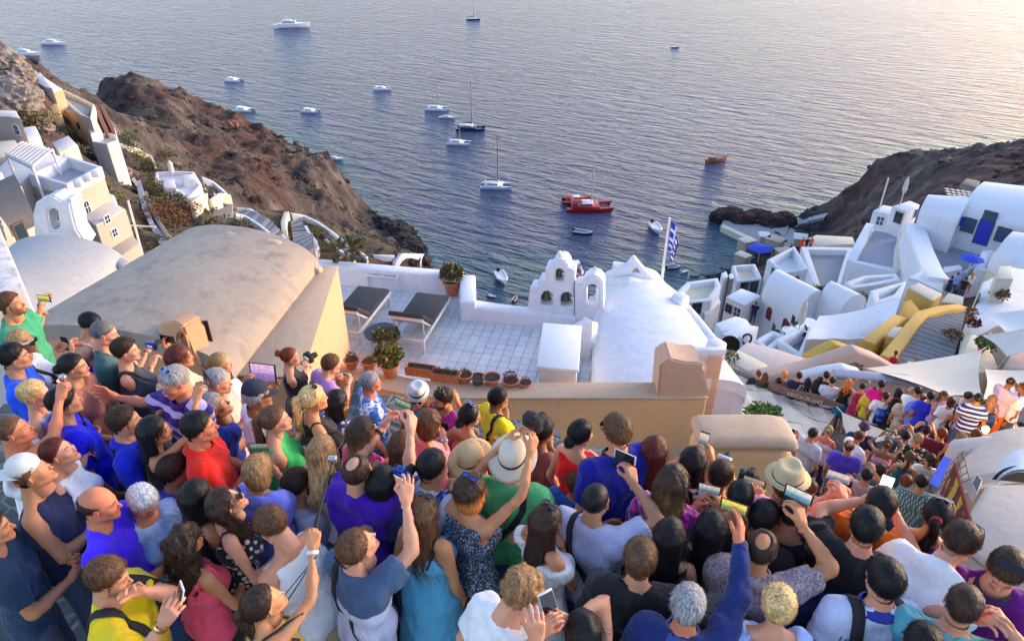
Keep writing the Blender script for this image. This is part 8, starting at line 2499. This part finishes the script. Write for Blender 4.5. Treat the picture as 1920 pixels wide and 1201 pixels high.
p=U(757,832,'woman with straight brown hair in magenta top between raised arms',lvl=-3.1,yaw=30,sex='f',hair='long',hc='brown',skin='tan',top='tank',tc=pl(0.50,0.03,0.20),arms={'R':(800,800,0.4)})
# --- those leaning on the wall ---
G_W='people leaning on the terrace wall'
p=P_(545,668,'woman with auburn bun in black vest aiming a large camera',d=7.2,yaw=72,sex='f',hair='up_bun',hc='auburn',skin='pink',top='tank',tc=BLACK,arms={'R':(578,690,0.38),'L':(574,678,0.42)},lod=0,group=G_W)
gadget('camera',p,'LR','large black camera of the woman with auburn bun',577,665)
p=P_(622,682,'brown haired man in lilac t-shirt leaning on the wall with phone',d=7.2,yaw=55,hp=-10,lean=18,hair='short',hc='brown',skin='pink',tc=pl(0.34,0.20,0.40),arms={'R':(660,716,0.46),'L':(640,705,0.46)},group=G_W)
gadget('phone',p,'LR','phone held over the wall by man in lilac',653,702,'scr_green')
p=P_(696,716,'grey haired man in blue and white leaf print shirt',d=6.8,yaw=70,hair='short',hc='grey',skin='red',tc=('floral',(0.66,0.68,0.74),(0.05,0.09,0.40),(0.10,0.20,0.45)),group=G_W)
p=P_(783,744,'smiling woman in white fedora and dark sunglasses facing us',d=7.0,yaw=178,sex='f',hair='long',hc='blonde',skin='pink',top='tank',tc=('print',(0.05,0.18,0.5),(0.5,0.2,0.25),None),extras=[hat('fedora','white'),shades('eyes')],group=G_W)
p=P_(828,748,'bearded man in magenta shirt with sunglasses on his hair',d=6.8,yaw=235,hair='short_up',hc='darkbrown',beard=0.9,skin='tan',tc=pl(0.36,0.03,0.16),arms={'L':(858,740,0.34,'open')},extras=[shades('head','lens','gold')],group=G_W)
p=P_(936,746,'man in yellow t-shirt photographing over the wall',d=6.6,yaw=62,hair='short',hc='black',skin='brown',tc=pl(0.62,0.50,0.04),arms={'L':(920,752,0.36),'R':(952,778,0.40)},extras=[cross_strap()],group=G_W)
gadget('phone',p,'LR','dark phone held by man in yellow t-shirt',936,762,'scr_green')
p=U(882,778,'woman with dark curly hair and sunglasses pushed up',lvl=-3.4,yaw=45,sex='f',hair='up_low',hc='black',skin='olive',top='strap',tc=pl(0.55,0.12,0.05),arms={'L':(868,808,0.34)},extras=[shades('head','lens_blue','frame_white')])
gadget('phone',p,'L','teal phone beside the large tan sun hat',883,806,'scr_green',body='frame_white')
p=U(812,872,'black haired man in grey white t-shirt with dark shoulder straps',lvl=-2.95,yaw=38,hair='short',hc='black',skin='olive',tc=GREYT,extras=[back_straps('lens_blue',0.02)],bc=DARK)
p=U(806,792,'woman holding a phone sideways in the middle of the crowd',lvl=-3.2,yaw=50,sex='f',hair='bob',hc='brown',skin='pink',top='tank',tc=pl(0.62,0.25,0.28),arms={'R':(836,812,0.40),'L':(804,786,0.42)},extras=[cuff('R','silver')])
gadget('phone',p,'LR','black phone held sideways below the bearded man',826,796,'scr_dark')
p=U(884,866,'woman under a large round tan sun hat',lvl=-3.05,yaw=20,sex='f',hair='bob',hc='brown',skin='brown',top='tank',tc=BEIGE,extras=[hat('sun','tan',band=False,tilt=18)])
p=U(962,864,'man in pale straw hat and bright green t-shirt, back turned',lvl=-2.98,yaw=12,hair='cap_short',hc='brown',skin='pink',tc=pl(0.10,0.36,0.16),bc=DENIM,fat=0.02,extras=[hat('sun','pale',tilt=24,up=0.0),cross_strap(w=0.02),strap([(-0.01,1.30,'b'),(-0.012,1.36,'b')],0.008)])
p=U(884,920,'woman with orange dyed bob and glittering top reaching both arms up',lvl=-2.93,yaw=38,hp=8,sex='f',hair='bob',hc='darkbrown',tip='ginger',skin='tan',top='tank',tc=('glitter',(0.03,0.04,0.06),(0.30,0.34,0.42),None),arms={'L':(968,794,0.54,'grip','n'),'R':(1012,806,0.54,'grip','n')},bc=DARK,s=1.0,extras=[shades('head','lens_blue')])
gadget('camera',p,'LR','black camera held high above the pale straw hat',1000,790,'scr_dark')
p=U(1018,806,'dark skinned man holding his camera at eye level by the wall lamp',lvl=-3.35,yaw=45,hair='short',hc='black',skin='brown',tc=pl(0.16,0.06,0.05),arms={'R':(1030,812,0.30),'L':(1000,808,0.34)})
p=U(1090,812,'woman with curly black bun in red top beside the wall',lvl=-3.0,yaw=48,sex='f',hair='up_low',hc='black',skin='pink',top='tank',tc=pl(0.62,0.03,0.02),bc=DARK)
p=U(1155,806,'large man with glasses in navy blue polo shirt, back turned',lvl=-2.9,yaw=-25,hair='short',hc='brown',skin='pink',tc=pl(0.012,0.018,0.20),s=1.10,fat=0.045,bc=DARK,extras=[eyeglasses(),collar((0.008,0.010,0.06))])
p=U(1228,842,'woman with long dark red hair near the wall',lvl=-3.1,yaw=30,sex='f',hair='long',hc='redbrown',skin='olive',top='tank',tc=pl(0.03,0.02,0.10))
p=U(1262,900,'woman with long wavy brown hair and light ends in magenta flowered top',lvl=-2.97,yaw=30,sex='f',hair='long_wavy',hc='darkbrown',tip='lightbrown',skin='tan',top='tee',tc=('floral',(0.10,0.02,0.10),(0.55,0.06,0.28),(0.35,0.25,0.40)),s=1.0)
p=U(1118,936,'man with cropped dark hair in grey blue t-shirt lifting a phone',lvl=-2.95,yaw=35,hair='buzz',hc='black',skin='olive',tc=pl(0.36,0.38,0.52),arms={'R':(1194,880,0.36,'grip','f',(1.0,0,-0.35))},bc=DENIM,fat=0.02,extras=[cross_strap(False,w=0.02)])
gadget('phone',p,'R','white phone held up by man in grey blue t-shirt',1172,856,'scr_dark',body='frame_white')
p=U(1028,974,'woman with long dark hair in white off shoulder blouse, hands at her face',lvl=-2.96,yaw=55,sex='f',hair='long',hc='darkbrown',skin='tan',top='cap',tc=WHITE,neck='off',arms={'R':(1058,1006,0.24,'open'),'L':(1046,1000,0.26,'open')},bottom='skirt',bc=WHITE,extras=[shades('head')])
p=U(798,956,'woman with long brown hair in light blue dress, back turned',lvl=-2.96,yaw=25,sex='f',hair='long',hc='brown',skin='tan',top='strapdress',tc=pl(0.13,0.33,0.46),bottom=None,fat=0.02,extras=[shades('head'),thin_straps()])
p=U(978,1110,'man with light brown curls in white t-shirt looking down right',lvl=-2.88,yaw=55,hp=-35,lean=15,hair='curly',hc='lightbrown',skin='pink',tc=WHITE,bc=BEIGE,fat=0.01,arms={'R':(1012,1180,0.35,'grip','n')})
p=U(1092,1182,'woman with parted black hair holding a white phone low',lvl=-2.95,yaw=-5,hp=-30,sex='f',hair='long',hc='black',skin='pink',top='tank',tc=BLACK,arms={'L':(1014,1164,0.30,'grip','n'),'R':(1056,1140,0.34,'open','n')})
gadget('phone',p,'LR','white phone with black screen held by woman with parted black hair',1030,1138,'scr_dark',body='frame_white',land=False,tip=-35,turn=10,size=(0.16,0.08))
p=U(1200,1046,'man with tousled brown hair in black t-shirt, back turned',lvl=-2.92,yaw=15,hair='short_up',hc='brown',skin='pink',tc=BLACK,bc=DARK,s=1.05,fat=0.02)
p=U(1256,1000,'woman with shiny straight black hair in dark clothes',lvl=-2.98,yaw=20,sex='f',hair='long',hc='black',skin='olive',top='tank',tc=BLACK)
p=U(1290,1132,'grey haired man in navy jacket raising his right arm high',lvl=-2.88,yaw=22,hair='short',hc='grey',skin='red',top='long',tc=pl(0.012,0.022,0.10),arms={'R':(1398,960,0.60,'open')},bc=DARK,fat=0.02,extras=[collar((0.05,0.07,0.2)),patch(0.12,1.20,'b',0.06,0.012,M['whitepaint'])])
gadget('phone',p,'R','phone with glowing yellow screen in the navy jacket man\'s hand',1378,936,'scr_gold')
p=U(1428,1026,'balding man with glasses in grey patterned shirt raising a phone',lvl=-2.94,yaw=30,hair='monk',hc='darkbrown',skin='tan',tc=('speckle',(0.26,0.22,0.23),(0.12,0.10,0.11),(0.36,0.30,0.32)),arms={'R':(1512,956,0.36,'grip','f',(1.0,0,-0.45))},fat=0.04,extras=[eyeglasses(),collar((0.3,0.26,0.27))],bc=DARK)
gadget('phone',p,'R','phone showing blue and beige sea view, held right of the black cap',1498,926,'scr_sea',size=(0.155,0.08))
p=U(1458,1132,'woman with short golden blonde hair in light blue top',lvl=-2.9,yaw=12,sex='f',hair='short_up',hc='blonde',skin='pink',tc=pl(0.34,0.42,0.75),bc=DENIM,neck='wide',extras=[strap([(-0.02,1.3,'b'),(-0.04,1.38,'b')],0.006)])
p=U(1388,928,'woman with sleek black hair and bare shoulders holding a phone',lvl=-3.0,yaw=22,sex='f',hair='up',hc='black',skin='olive',top='strap',tc=BLACK,arms={'R':(1424,926,0.30)},extras=[thin_straps('strap')])
gadget('phone',p,'R','small phone with green screen above sleek black hair',1418,896,'scr_green')
p=U(1474,906,'man in straw fedora and pink shirt',d=5.7,yaw=35,hair='cap_short',hc='brown',skin='pink',tc=('vstripes',(0.50,0.17,0.32),(0.60,0.32,0.42)),extras=[hat('fedora','straw',tilt=6,up=0.0)],bc=BEIGE)
p=U(1486,958,'woman in black cap with tiny yellow emblem and black top',lvl=-3.05,yaw=30,sex='f',hair='cap_short',hc='black',skin='olive',top='tank',tc=BLACK,extras=[hat('cap','black',tilt=-10)])
p=U(1434,968,'person with black hair and an ear showing, in dark top',lvl=-3.08,yaw=50,hair='short',hc='black',skin='tan',tc=BLACK,arms={'L':(1404,914,0.36),'R':(1424,918,0.38)})
gadget('camera',p,'LR','dark blue camera left of the fedora',1400,892,'scr_sea')
p=U(1302,862,'dark haired woman in orange and white top lifting a phone',lvl=-3.15,yaw=35,sex='f',hair='long',hc='black',skin='tan',top='tee',tc=('floral',(0.6,0.28,0.10),(0.05,0.04,0.06),(0.6,0.55,0.5)),arms={'L':(1298,832,0.34),'R':(1338,838,0.42)})
gadget('phone',p,'LR','phone showing sky and sea stripes beside the low wall',1320,824,'scr_sea',land=False)
p=U(1352,890,'person holding a silver camera against the low rounded wall',lvl=-3.3,yaw=40,hair='short',hc='darkbrown',skin='tan',tc=pl(0.35,0.20,0.12),arms={'L':(1350,872,0.3),'R':(1372,872,0.34)})
gadget('compact',p,'LR','silver camera held up in front of the low rounded wall',1358,862,'scr_dark',body='silver')
p=U(1624,984,'man in black shirt with yellow shoulder stripes, both arms raised',lvl=-2.9,yaw=28,hair='short',hc='black',skin='pink',tc=BLACK,arms={'L':(1634,914,0.44,'grip','f',(-1,0,-0.2)),'R':(1682,930,0.44,'grip','f',(1,0,-0.5))},s=1.06,fat=0.02,
 extras=[patch(-0.135,1.375,'b',0.055,0.07,cloth('stripes',(0.012,0.012,0.014),(0.65,0.55,0.05)),'shoulder_stripes'),patch(0.135,1.375,'b',0.055,0.07,cloth('stripes',(0.012,0.012,0.014),(0.65,0.55,0.05)),'shoulder_stripes')])
gadget('phone',p,'LR','phone with blank glowing white screen held upright',1662,906,'scr_white',land=False)
p=U(1656,1084,'black haired man in white polo with dark blue rucksack straps',lvl=-2.9,yaw=5,hair='short_up',hc='black',skin='pink',tc=pl(0.50,0.54,0.70),bc=DARK,s=1.04,fat=0.02,extras=[back_straps('strap',0.03),backpack('strap',1.08),collar((0.03,0.04,0.22)),patch(-0.14,1.33,'b',0.1,0.045,M['charcoal'],text='UNI',rot=-20)])
p=U(1800,1016,'man leaning right in white t-shirt with bright pink and blue back print',lvl=-2.92,yaw=58,hp=-30,lean=38,hair='short_up',hc='darkbrown',skin='pink',tc=WHITE,bc=DARK,s=1.05,extras=[shades('head'),patch(0.0,1.20,'b',0.24,0.26,cloth('print',(0.15,0.25,0.7),(0.7,0.08,0.25),(0.6,0.15,0.5)),'print')])
p=U(1884,1070,'man in purple polo looking down with sunglasses on his head',lvl=-2.9,yaw=215,hp=-32,hair='short',hc='darkbrown',beard=0.5,skin='pink',tc=pl(0.10,0.012,0.14),fat=0.03,s=1.05,arms={'L':(1886,1165,0.36,'grip','n'),'R':(1850,1160,0.4,'grip','n')},extras=[shades('head','lens'),collar((0.03,0.01,0.06))])
p=U(1806,1132,'man with thinning dark crown in teal t-shirt at lower right',lvl=-2.85,yaw=35,hair='thin',hc='darkbrown',skin='pink',tc=pl(0.11,0.30,0.36),bc=DARK,fat=0.03)
p=U(1728,1206,'dark haired head at the bottom edge below the teal t-shirt',lvl=-2.9,yaw=20,hair='short',hc='black',skin='tan',tc=DARK)
p=U(1757,962,'woman with long black ponytail and coral hair tie',lvl=-3.05,yaw=35,sex='f',hair='pony',hc='black',skin='tan',top='tank',tc=pl(0.06,0.05,0.22),extras=[bun_tie('red'),shades('head','lens','frame_white')])
p=U(1652,944,'person in orange t-shirt hidden behind the glowing phone',d=4.6,yaw=35,hair='short',hc='black',skin='tan',tc=pl(0.60,0.16,0.02))
p=U(1568,965,'dark haired person in black between the raised arms',lvl=-3.3,yaw=35,hair='short',hc='darkbrown',skin='pink',tc=pl(0.30,0.10,0.10),arms={'R':(1584,912,0.36),'L':(1564,910,0.36)})
gadget('phone',p,'LR','pale phone held up behind the long raised arm',1572,894,'scr_sea',body='frame_white')
p=U(1335,985,'black haired woman in black with a shoulder bag strap',lvl=-3.02,yaw=25,sex='f',hair='long',hc='black',skin='olive',top='tank',tc=BLACK,arms={'L':(1306,930,0.36),'R':(1352,934,0.42)},extras=[cross_strap()])
gadget('phone',p,'LR','phone with sea view above the black haired woman with a bag strap',1330,916,'scr_sea')
p=U(1535,1040,'person in white and blue shirt behind the rucksack wearer',lvl=-3.2,yaw=20,hair='short',hc='black',skin='tan',tc=pl(0.05,0.06,0.16))
p=U(-16,990,'person in dark blue clothes cut off by the left edge',lvl=-3.0,yaw=60,hair='short',hc='darkbrown',skin='tan',tc=pl(0.012,0.03,0.06))
p=U(746,992,'person in bright blue t-shirt hidden by raised camera arms',lvl=-3.5,yaw=30,hair='short',hc='brown',skin='pink',tc=pl(0.03,0.07,0.35))
p=U(1088,900,'person in blue and red scarf behind the grey blue t-shirt',lvl=-3.35,yaw=35,hair='short',hc='brown',skin='tan',tc=pl(0.04,0.09,0.32))
p=U(560,905,'dark haired person in grey behind the fair haired woman',lvl=-3.25,yaw=40,hair='short',hc='darkbrown',skin='tan',tc=GREYT,arms={'R':(584,862,0.42),'L':(566,858,0.4)})
gadget('phone',p,'LR','dark phone raised between fair hair and green top',575,842,'scr_green')
p=U(330,880,'man with dark hair in faded blue shirt',lvl=-3.2,yaw=50,hair='short',hc='darkbrown',skin='tan',tc=pl(0.06,0.06,0.30))
p=U(1345,1150,'person with grey curly hair in dark patterned top',lvl=-3.2,yaw=20,sex='f',hair='curly',hc='saltpepper',skin='pink',tc=('speckle',(0.06,0.06,0.06),(0.2,0.2,0.2),None))
# --- lower lane: the distant part of the crowd (pixel, distance) ---
G_L='people standing along the lower lane'
def L(px,py,d,label,**k):
 k.setdefault('group',G_L);k.setdefault('lod',1 if d<13 else 2);k.setdefault('yaw',40)
 return P_(px,py,label,d=d,**k)
L(1525,812,12.0,'man in pale grey t-shirt by the end of the low wall',yaw=60,tc=pl(0.48,0.50,0.56),hc='darkbrown')
L(1554,806,12.2,'woman with blonde bun in coral and white top by the low wall',sex='f',hair='up_bun',hc='dirtyblonde',top='tank',tc=pl(0.60,0.50,0.48),skin='red',neck='back')
p=L(1468,804,11.6,'dark haired person in white photographing beside the green bush',yaw=50,hair='long',sex='f',hc='darkbrown',top='tee',tc=WHITE,arms={'R':(1500,812,0.4),'L':(1484,806,0.45)})
gadget('phone',p,'LR','phone held up beside the green bush',scr='scr_dark')
L(1592,836,11.4,'man in violet blue shirt and dark jeans standing apart',yaw=25,hair='monk',hc='darkbrown',tc=pl(0.11,0.08,0.42),bc=DENIM)
L(1612,818,12.4,'brown haired man in white shirt next to the purple bucket hat',yaw=80,tc=WHITE,hc='brown')
L(1620,800,13.0,'person in purple bucket hat and navy t-shirt',yaw=25,hair='cap_short',hc='black',tc=NAVY,lod=1,extras=[hat('bucket','purple')],bc=pl(0.25,0.03,0.04))
p=L(1664,832,11.6,'tanned woman in pink dress with bare back raising her arms',yaw=35,sex='f',hair='up_bun',hc='brown',skin='brown',top='strapdress',tc=pl(0.50,0.26,0.30),bottom=None,arms={'L':(1656,806,0.36),'R':(1682,806,0.42)})
gadget('phone',p,'LR','phone raised by tanned woman in pink dress',scr='scr_green')
L(1698,816,12.4,'person with both hands up in dark t-shirt',yaw=35,tc=pl(0.05,0.05,0.07),hc='black',arms={'L':(1690,796,0.36),'R':(1712,800,0.4)})
L(1721,822,12.0,'fair haired person in black and cream top',yaw=30,hair='short_up',hc='dirtyblonde',tc=('print',(0.02,0.02,0.02),(0.6,0.55,0.4),None))
L(1737,806,12.8,'man in white with dark braces photographing with raised elbows',yaw=35,tc=WHITE,hc='black',arms={'L':(1722,790,0.34),'R':(1752,796,0.38)},extras=[back_straps()])
L(1766,812,12.2,'auburn haired person in maroon t-shirt',yaw=35,hair='short_up',hc='auburn',tc=pl(0.13,0.015,0.03),bc=pl(0.35,0.15,0.18))
L(1706,856,10.4,'woman with dark ponytail and teal top in lower lane',yaw=35,sex='f',hair='pony',hc='brown',top='tank',tc=pl(0.03,0.10,0.12))
L(1803,822,11.8,'woman with curly golden brown hair against the beige roof',yaw=45,sex='f',hair='curly',hc='lightbrown',top='strap',tc=pl(0.5,0.35,0.1),skin='tan')
L(1830,814,12.0,'brown haired person left of the glowing lamp',yaw=50,hc='brown',tc=GREYT)
L(1880,818,11.6,'person with black hair just behind the beige roof edge',yaw=35,hair='bob',sex='f',hc='black',tc=BLACK)
L(1912,800,12.4,'dark haired woman at the right edge above the beige roof',yaw=-40,sex='f',hair='long',hc='black',tc=BLACK,top='tank')
L(1728,902,9.4,'man in green and white checked shirt',yaw=30,hair='short',hc='black',tc=('plaid',(0.55,0.60,0.58),(0.03,0.08,0.07)),lod=1,fat=0.02)
L(1698,902,9.6,'auburn haired person beside the checked shirt',yaw=30,hair='short_up',hc='auburn',tc=pl(0.05,0.06,0.12))
L(1626,890,10.0,'dark haired person in pinkish top holding a compact camera',yaw=40,hc='black',tc=pl(0.45,0.28,0.28),arms={'R':(1640,872,0.36)})
p=L(1587,906,9.8,'dark haired person lifting a white phone',yaw=40,hc='black',tc=pl(0.30,0.16,0.14),arms={'L':(1578,900,0.3),'R':(1600,894,0.4)})
gadget('phone',p,'LR','white phone held flat left of the raised arm',1572,906,'scr_dark',body='frame_white')
L(1553,922,9.4,'reddish haired person in salmon top behind the fedora',yaw=40,hair='short_up',hc='auburn',tc=pl(0.55,0.20,0.15),skin='red')
L(1522,914,9.6,'dark haired person partly behind the straw fedora',yaw=40,hc='brown',tc=pl(0.3,0.25,0.3))
L(1566,940,8.8,'brown haired person low between fedora and raised arm',yaw=40,hc='brown',tc=pl(0.4,0.35,0.4))
L(1683,872,10.8,'person in white patterned dress in the lane crowd',yaw=30,sex='f',hair='up_low',hc='darkbrown',top='dress',tc=('floral',(0.6,0.6,0.6),(0.1,0.15,0.3),None),bottom=None)
L(1745,860,10.8,'person in navy jeans and cream blouse near the fence',yaw=30,sex='f',hair='up_low',hc='darkbrown',top='tee',tc=pl(0.6,0.55,0.48),bc=DENIM)
L(1650,880,10.4,'dark haired person in grey green top in lower lane',yaw=30,tc=pl(0.10,0.14,0.12),hc='darkbrown')
# far row
F2=[
 (1423,700,'person with red cap at the left end of the far row',dict(hc='auburn',tc=DARK)),
 (1436,704,'woman with long brown hair leaning on the handrail',dict(sex='f',hair='long',hc='brown',tc=pl(0.05,0.04,0.03))),
 (1470,702,'red haired person in the far row',dict(hair='short_up',hc='ginger',tc=pl(0.2,0.1,0.1))),
 (1461,714,'dark haired person in green leaning forward',dict(hc='black',tc=pl(0.03,0.06,0.04))),
 (1499,704,'person in navy with arm along the rail',dict(hc='black',tc=NAVY)),
 (1516,714,'woman in black dress with white flowers',dict(sex='f',hair='long',hc='black',top='tee',tc=('floral',(0.012,0.012,0.014),(0.6,0.5,0.55),None))),
 (1538,712,'woman in black beside the pale blue shirt',dict(sex='f',hair='long',hc='black',tc=BLACK)),
 (1550,703,'tall dark haired man behind the pale blue shirt',dict(hc='black',tc=BLACK,s=1.06)),
 (1561,713,'person in pale blue patterned shirt and jeans',dict(hair='short',hc='black',tc=('speckle',(0.45,0.50,0.65),(0.7,0.7,0.75),None),bc=DENIM)),
 (1591,715,'woman with long orange hair in black vest',dict(sex='f',hair='long',hc='ginger',top='tank',tc=BLACK,bc=pl(0.03,0.15,0.25),bottom='skirt')),
 (1617,724,'woman in red flowered dress raising both arms',dict(sex='f',hair='up',hc='black',skin='tan',top='dress',tc=('floral',(0.35,0.04,0.08),(0.02,0.02,0.16),None),bottom=None,arms={'L':(1608,706,0.42),'R':(1632,712,0.46)})),
 (1653,720,'man in magenta pink t-shirt',dict(hc='black',skin='brown',tc=pl(0.58,0.03,0.22))),
 (1661,742,'man in white t-shirt with navy rucksack',dict(hc='darkbrown',tc=WHITE,lod=1,extras=[backpack('lens_blue')],bc=DENIM)),
 (1686,734,'woman with black hair in long black dress',dict(sex='f',hair='long',hc='black',top='dress',tc=BLACK,bottom=None)),
 (1721,732,'man in white shirt raising his left arm',dict(hc='black',tc=WHITE,arms={'L':(1704,726,0.46)},bc=BEIGE)),
 (1730,744,'balding man in light blue shirt',dict(hair='monk',hc='darkbrown',tc=pl(0.16,0.22,0.62),bc=DENIM)),
 (1745,742,'dark haired man in blue t-shirt behind the balding man',dict(hc='black',tc=pl(0.05,0.06,0.45))),
 (1771,742,'brown haired woman in lilac top facing the camera',dict(yaw=170,sex='f',hair='long',hc='brown',top='tank',tc=pl(0.35,0.26,0.42))),
 (1799,764,'dark haired woman in black top and red skirt',dict(sex='f',hair='long',hc='black',top='strap',tc=BLACK,bottom='skirt',bc=pl(0.32,0.02,0.03))),
 (1818,744,'person in pale pink top at the far row',dict(hc='black',skin='pink',tc=pl(0.5,0.35,0.33),yaw=120)),
 (1834,746,'person in navy and white striped top',dict(hc='black',skin='brown',top='tee',tc=('bands',(0.01,0.03,0.16),(0.6,0.6,0.65)),d=13.6)),
 (1860,748,'woman with long fair hair and patterned rucksack',dict(sex='f',hair='long',hc='lightbrown',top='tank',tc=pl(0.04,0.05,0.10),lod=1,extras=[backpack('navy_hull')],bc=pl(0.5,0.12,0.03))),
 (1896,716,'man in pale pink shirt holding something at the right',dict(hair='buzz',hc='black',skin='brown',tc=pl(0.52,0.40,0.46),bc=pl(0.5,0.12,0.05),yaw=80,arms={'R':(1910,720,0.4)})),
 (1916,726,'person in white blouse cut off by the right edge',dict(hc='brown',skin='brown',tc=WHITE,yaw=-60)),
 (1640,733,'dark haired person in yellow in the far row',dict(hc='black',tc=pl(0.5,0.42,0.08))),
 (1705,748,'person in khaki trousers behind the black dress',dict(hc='darkbrown',tc=pl(0.4,0.36,0.3),bc=BEIGE)),
 (1783,752,'woman in white blouse left of the red skirt',dict(sex='f',hair='bob',hc='darkbrown',tc=WHITE)),
]
for px,py,lab,kw in F2:
 kw=dict(kw);d=kw.pop('d',None)
 if d is None:
  d=19.0+(1420-px)/90.0 if px<1600 else(17.0-(px-1600)/75.0)
  d=max(d,13.8)
 kw.setdefault('yaw',25)
 L(px,py,d,lab,**kw)
for px,py,d,lab,kw in[
 (1680,661,26.0,'woman in red top on the grey stairs',dict(sex='f',hair='up_low',hc='brown',top='tank',tc=pl(0.45,0.03,0.05))),
 (1718,672,25.5,'small blond head on the stairs beyond the sail',dict(hc='dirtyblonde',tc=WHITE)),
 (1742,678,25.0,'dark haired head above the edge of the sail',dict(hc='black',skin='red',tc=pl(0.4,0.1,0.1))),
 (1345,668,23.0,'person in white with dark hair below the peach tower',dict(hc='black',tc=WHITE)),
 (1786,519,47.0,'person in dark blue dress by the yellow wall',dict(sex='f',hair='bob',hc='black',top='dress',tc=NAVY,bottom=None)),
 (1797,513,47.5,'person in light blue top by the blue parasol',dict(hc='darkbrown',tc=pl(0.2,0.35,0.65))),
 (1812,522,46.0,'person in black leaning on the yellow wall',dict(hc='black',tc=BLACK)),
 (1825,513,46.0,'red haired woman in white top by the yellow wall',dict(sex='f',hair='long',hc='ginger',tc=WHITE,bc=pl(0.5,0.2,0.15))),
 (1409,565,47.0,'person in green looking out beside the white vault',dict(hc='brown',tc=pl(0.03,0.20,0.10))),
 (1418,568,46.5,'person in navy beside the one in green',dict(hc='black',tc=NAVY)),
 (1507,446,80.0,'person in red on the far parapet',dict(hc='black',tc=pl(0.6,0.06,0.03),bc=pl(0.6,0.06,0.03),yaw=0)),
 (1515,446,80.0,'middle person in black on the far parapet',dict(hc='black',tc=BLACK,yaw=0)),
 (1523,445,80.0,'person in orange brown on the far parapet',dict(hc='black',tc=pl(0.4,0.12,0.06),yaw=0)),
 (271,405,105.0,'tiny walker in black on the hillside path',dict(hc='black',tc=BLACK)),
 (277,364,125.0,'tiny walker in red higher on the hillside path',dict(hc='black',tc=pl(0.4,0.05,0.05))),
 (254,343,135.0,'farthest walker on the hillside path',dict(hc='black',tc=BLACK)),
 (290,452,90.0,'walker in teal at the foot of the hillside path',dict(hc='black',tc=pl(0.05,0.2,0.22))),
 (303,448,90.0,'walker in black at the foot of the hillside path',dict(hc='black',tc=BLACK)),
 (296,400,108.0,'tiny walker in dark red by the path wall',dict(hc='black',tc=pl(0.2,0.03,0.03))),
]:
 kw=dict(kw);kw.setdefault('yaw',30)
 L(px,py,d,lab,lod=2,group='people far below',**kw)
# ================= the ground the crowd stands on =================
FE=np.array([i['O']for i in PEOPLE]);
FE=FE[(FE[:,1]<30)&(FE[:,2]>H0-22)]
cs_=0.22
gx=np.arange(-8,22,cs_);gy=np.arange(-3,24,cs_)
GX,GY=np.meshgrid(gx,gy,indexing='ij')
d2=(GX[...,None]-FE[:,0])**2+(GY[...,None]-FE[:,1])**2
w=1/(d2+0.02)**2
Zg=(w*FE[:,2]).sum(-1)/w.sum(-1)
dm=np.sqrt(d2.min(-1))
# lowest foot nearby, so that nobody stands under the stones
near=np.where(d2<0.16,FE[:,2],1e9).min(-1)
Zg=np.minimum(Zg,near)-0.02
ok=(dm<1.5)&~((GY>9.2)&(GX>-3.6)&(GX<4.4)&(Zg<H0-6))&~((GX<-2.2)&(GY>6.8))&~((GY>8.2)&(GX<4.0))
mc,nt,bs=new_mat('dark_cobbled_paving')
v=coords(nt,'World')
vo=nd(nt,'ShaderNodeTexVoronoi',feature='DISTANCE_TO_EDGE');vo.inputs['Scale'].default_value=4.5;nt.links.new(v,vo.inputs['Vector'])
n1=noise(nt,3.0,5,0.6,v)
stone=ramp(nt,n1,[(0.3,(0.045,0.05,0.055)),(0.7,(0.12,0.125,0.13))])
jm=ramp(nt,vo.outputs['Distance'],[(0.03,(1,1,1)),(0.07,(0,0,0))])
nt.links.new(mix(nt,jm,stone,(0.18,0.19,0.19)),bs.inputs['Base Color']);bs.inputs['Roughness'].default_value=0.8
bump(nt,bs,ramp(nt,vo.outputs['Distance'],[(0.0,(0,0,0)),(0.12,(1,1,1))]),0.6,0.03)
nx_,ny_=GX.shape;ids=np.arange(nx_*ny_).reshape(nx_,ny_)
Q=np.stack([ids[:-1,:-1],ids[1:,:-1],ids[1:,1:],ids[:-1,1:]],-1).reshape(-1,4)
km=(ok[:-1,:-1]&ok[1:,1:]&ok[1:,:-1]&ok[:-1,1:]).reshape(-1)
Q=Q[km];V=np.stack([GX,GY,Zg],-1).reshape(-1,3)
used=np.unique(Q);rm=np.full(nx_*ny_,-1);rm[used]=np.arange(len(used))
V=V[used];Q=rm[Q];n_=len(V)
low=V.copy();low[:,2]-=1.2
# side faces where the sheet ends
ed={}
for f in Q:
 for a,b in((f[0],f[1]),(f[1],f[2]),(f[2],f[3]),(f[3],f[0])):
  if(b,a)in ed:del ed[(b,a)]
  else:ed[(a,b)]=1
side=np.array([(b,a,a+n_,b+n_)for a,b in ed])
me=np_mesh('paving',np.concatenate([V,low]),np.concatenate([Q,Q[:,::-1]+n_,side]),mc)
o=link('paving',me);tag(o,'dark cobbled paving and steps under the crowd',kind='structure')
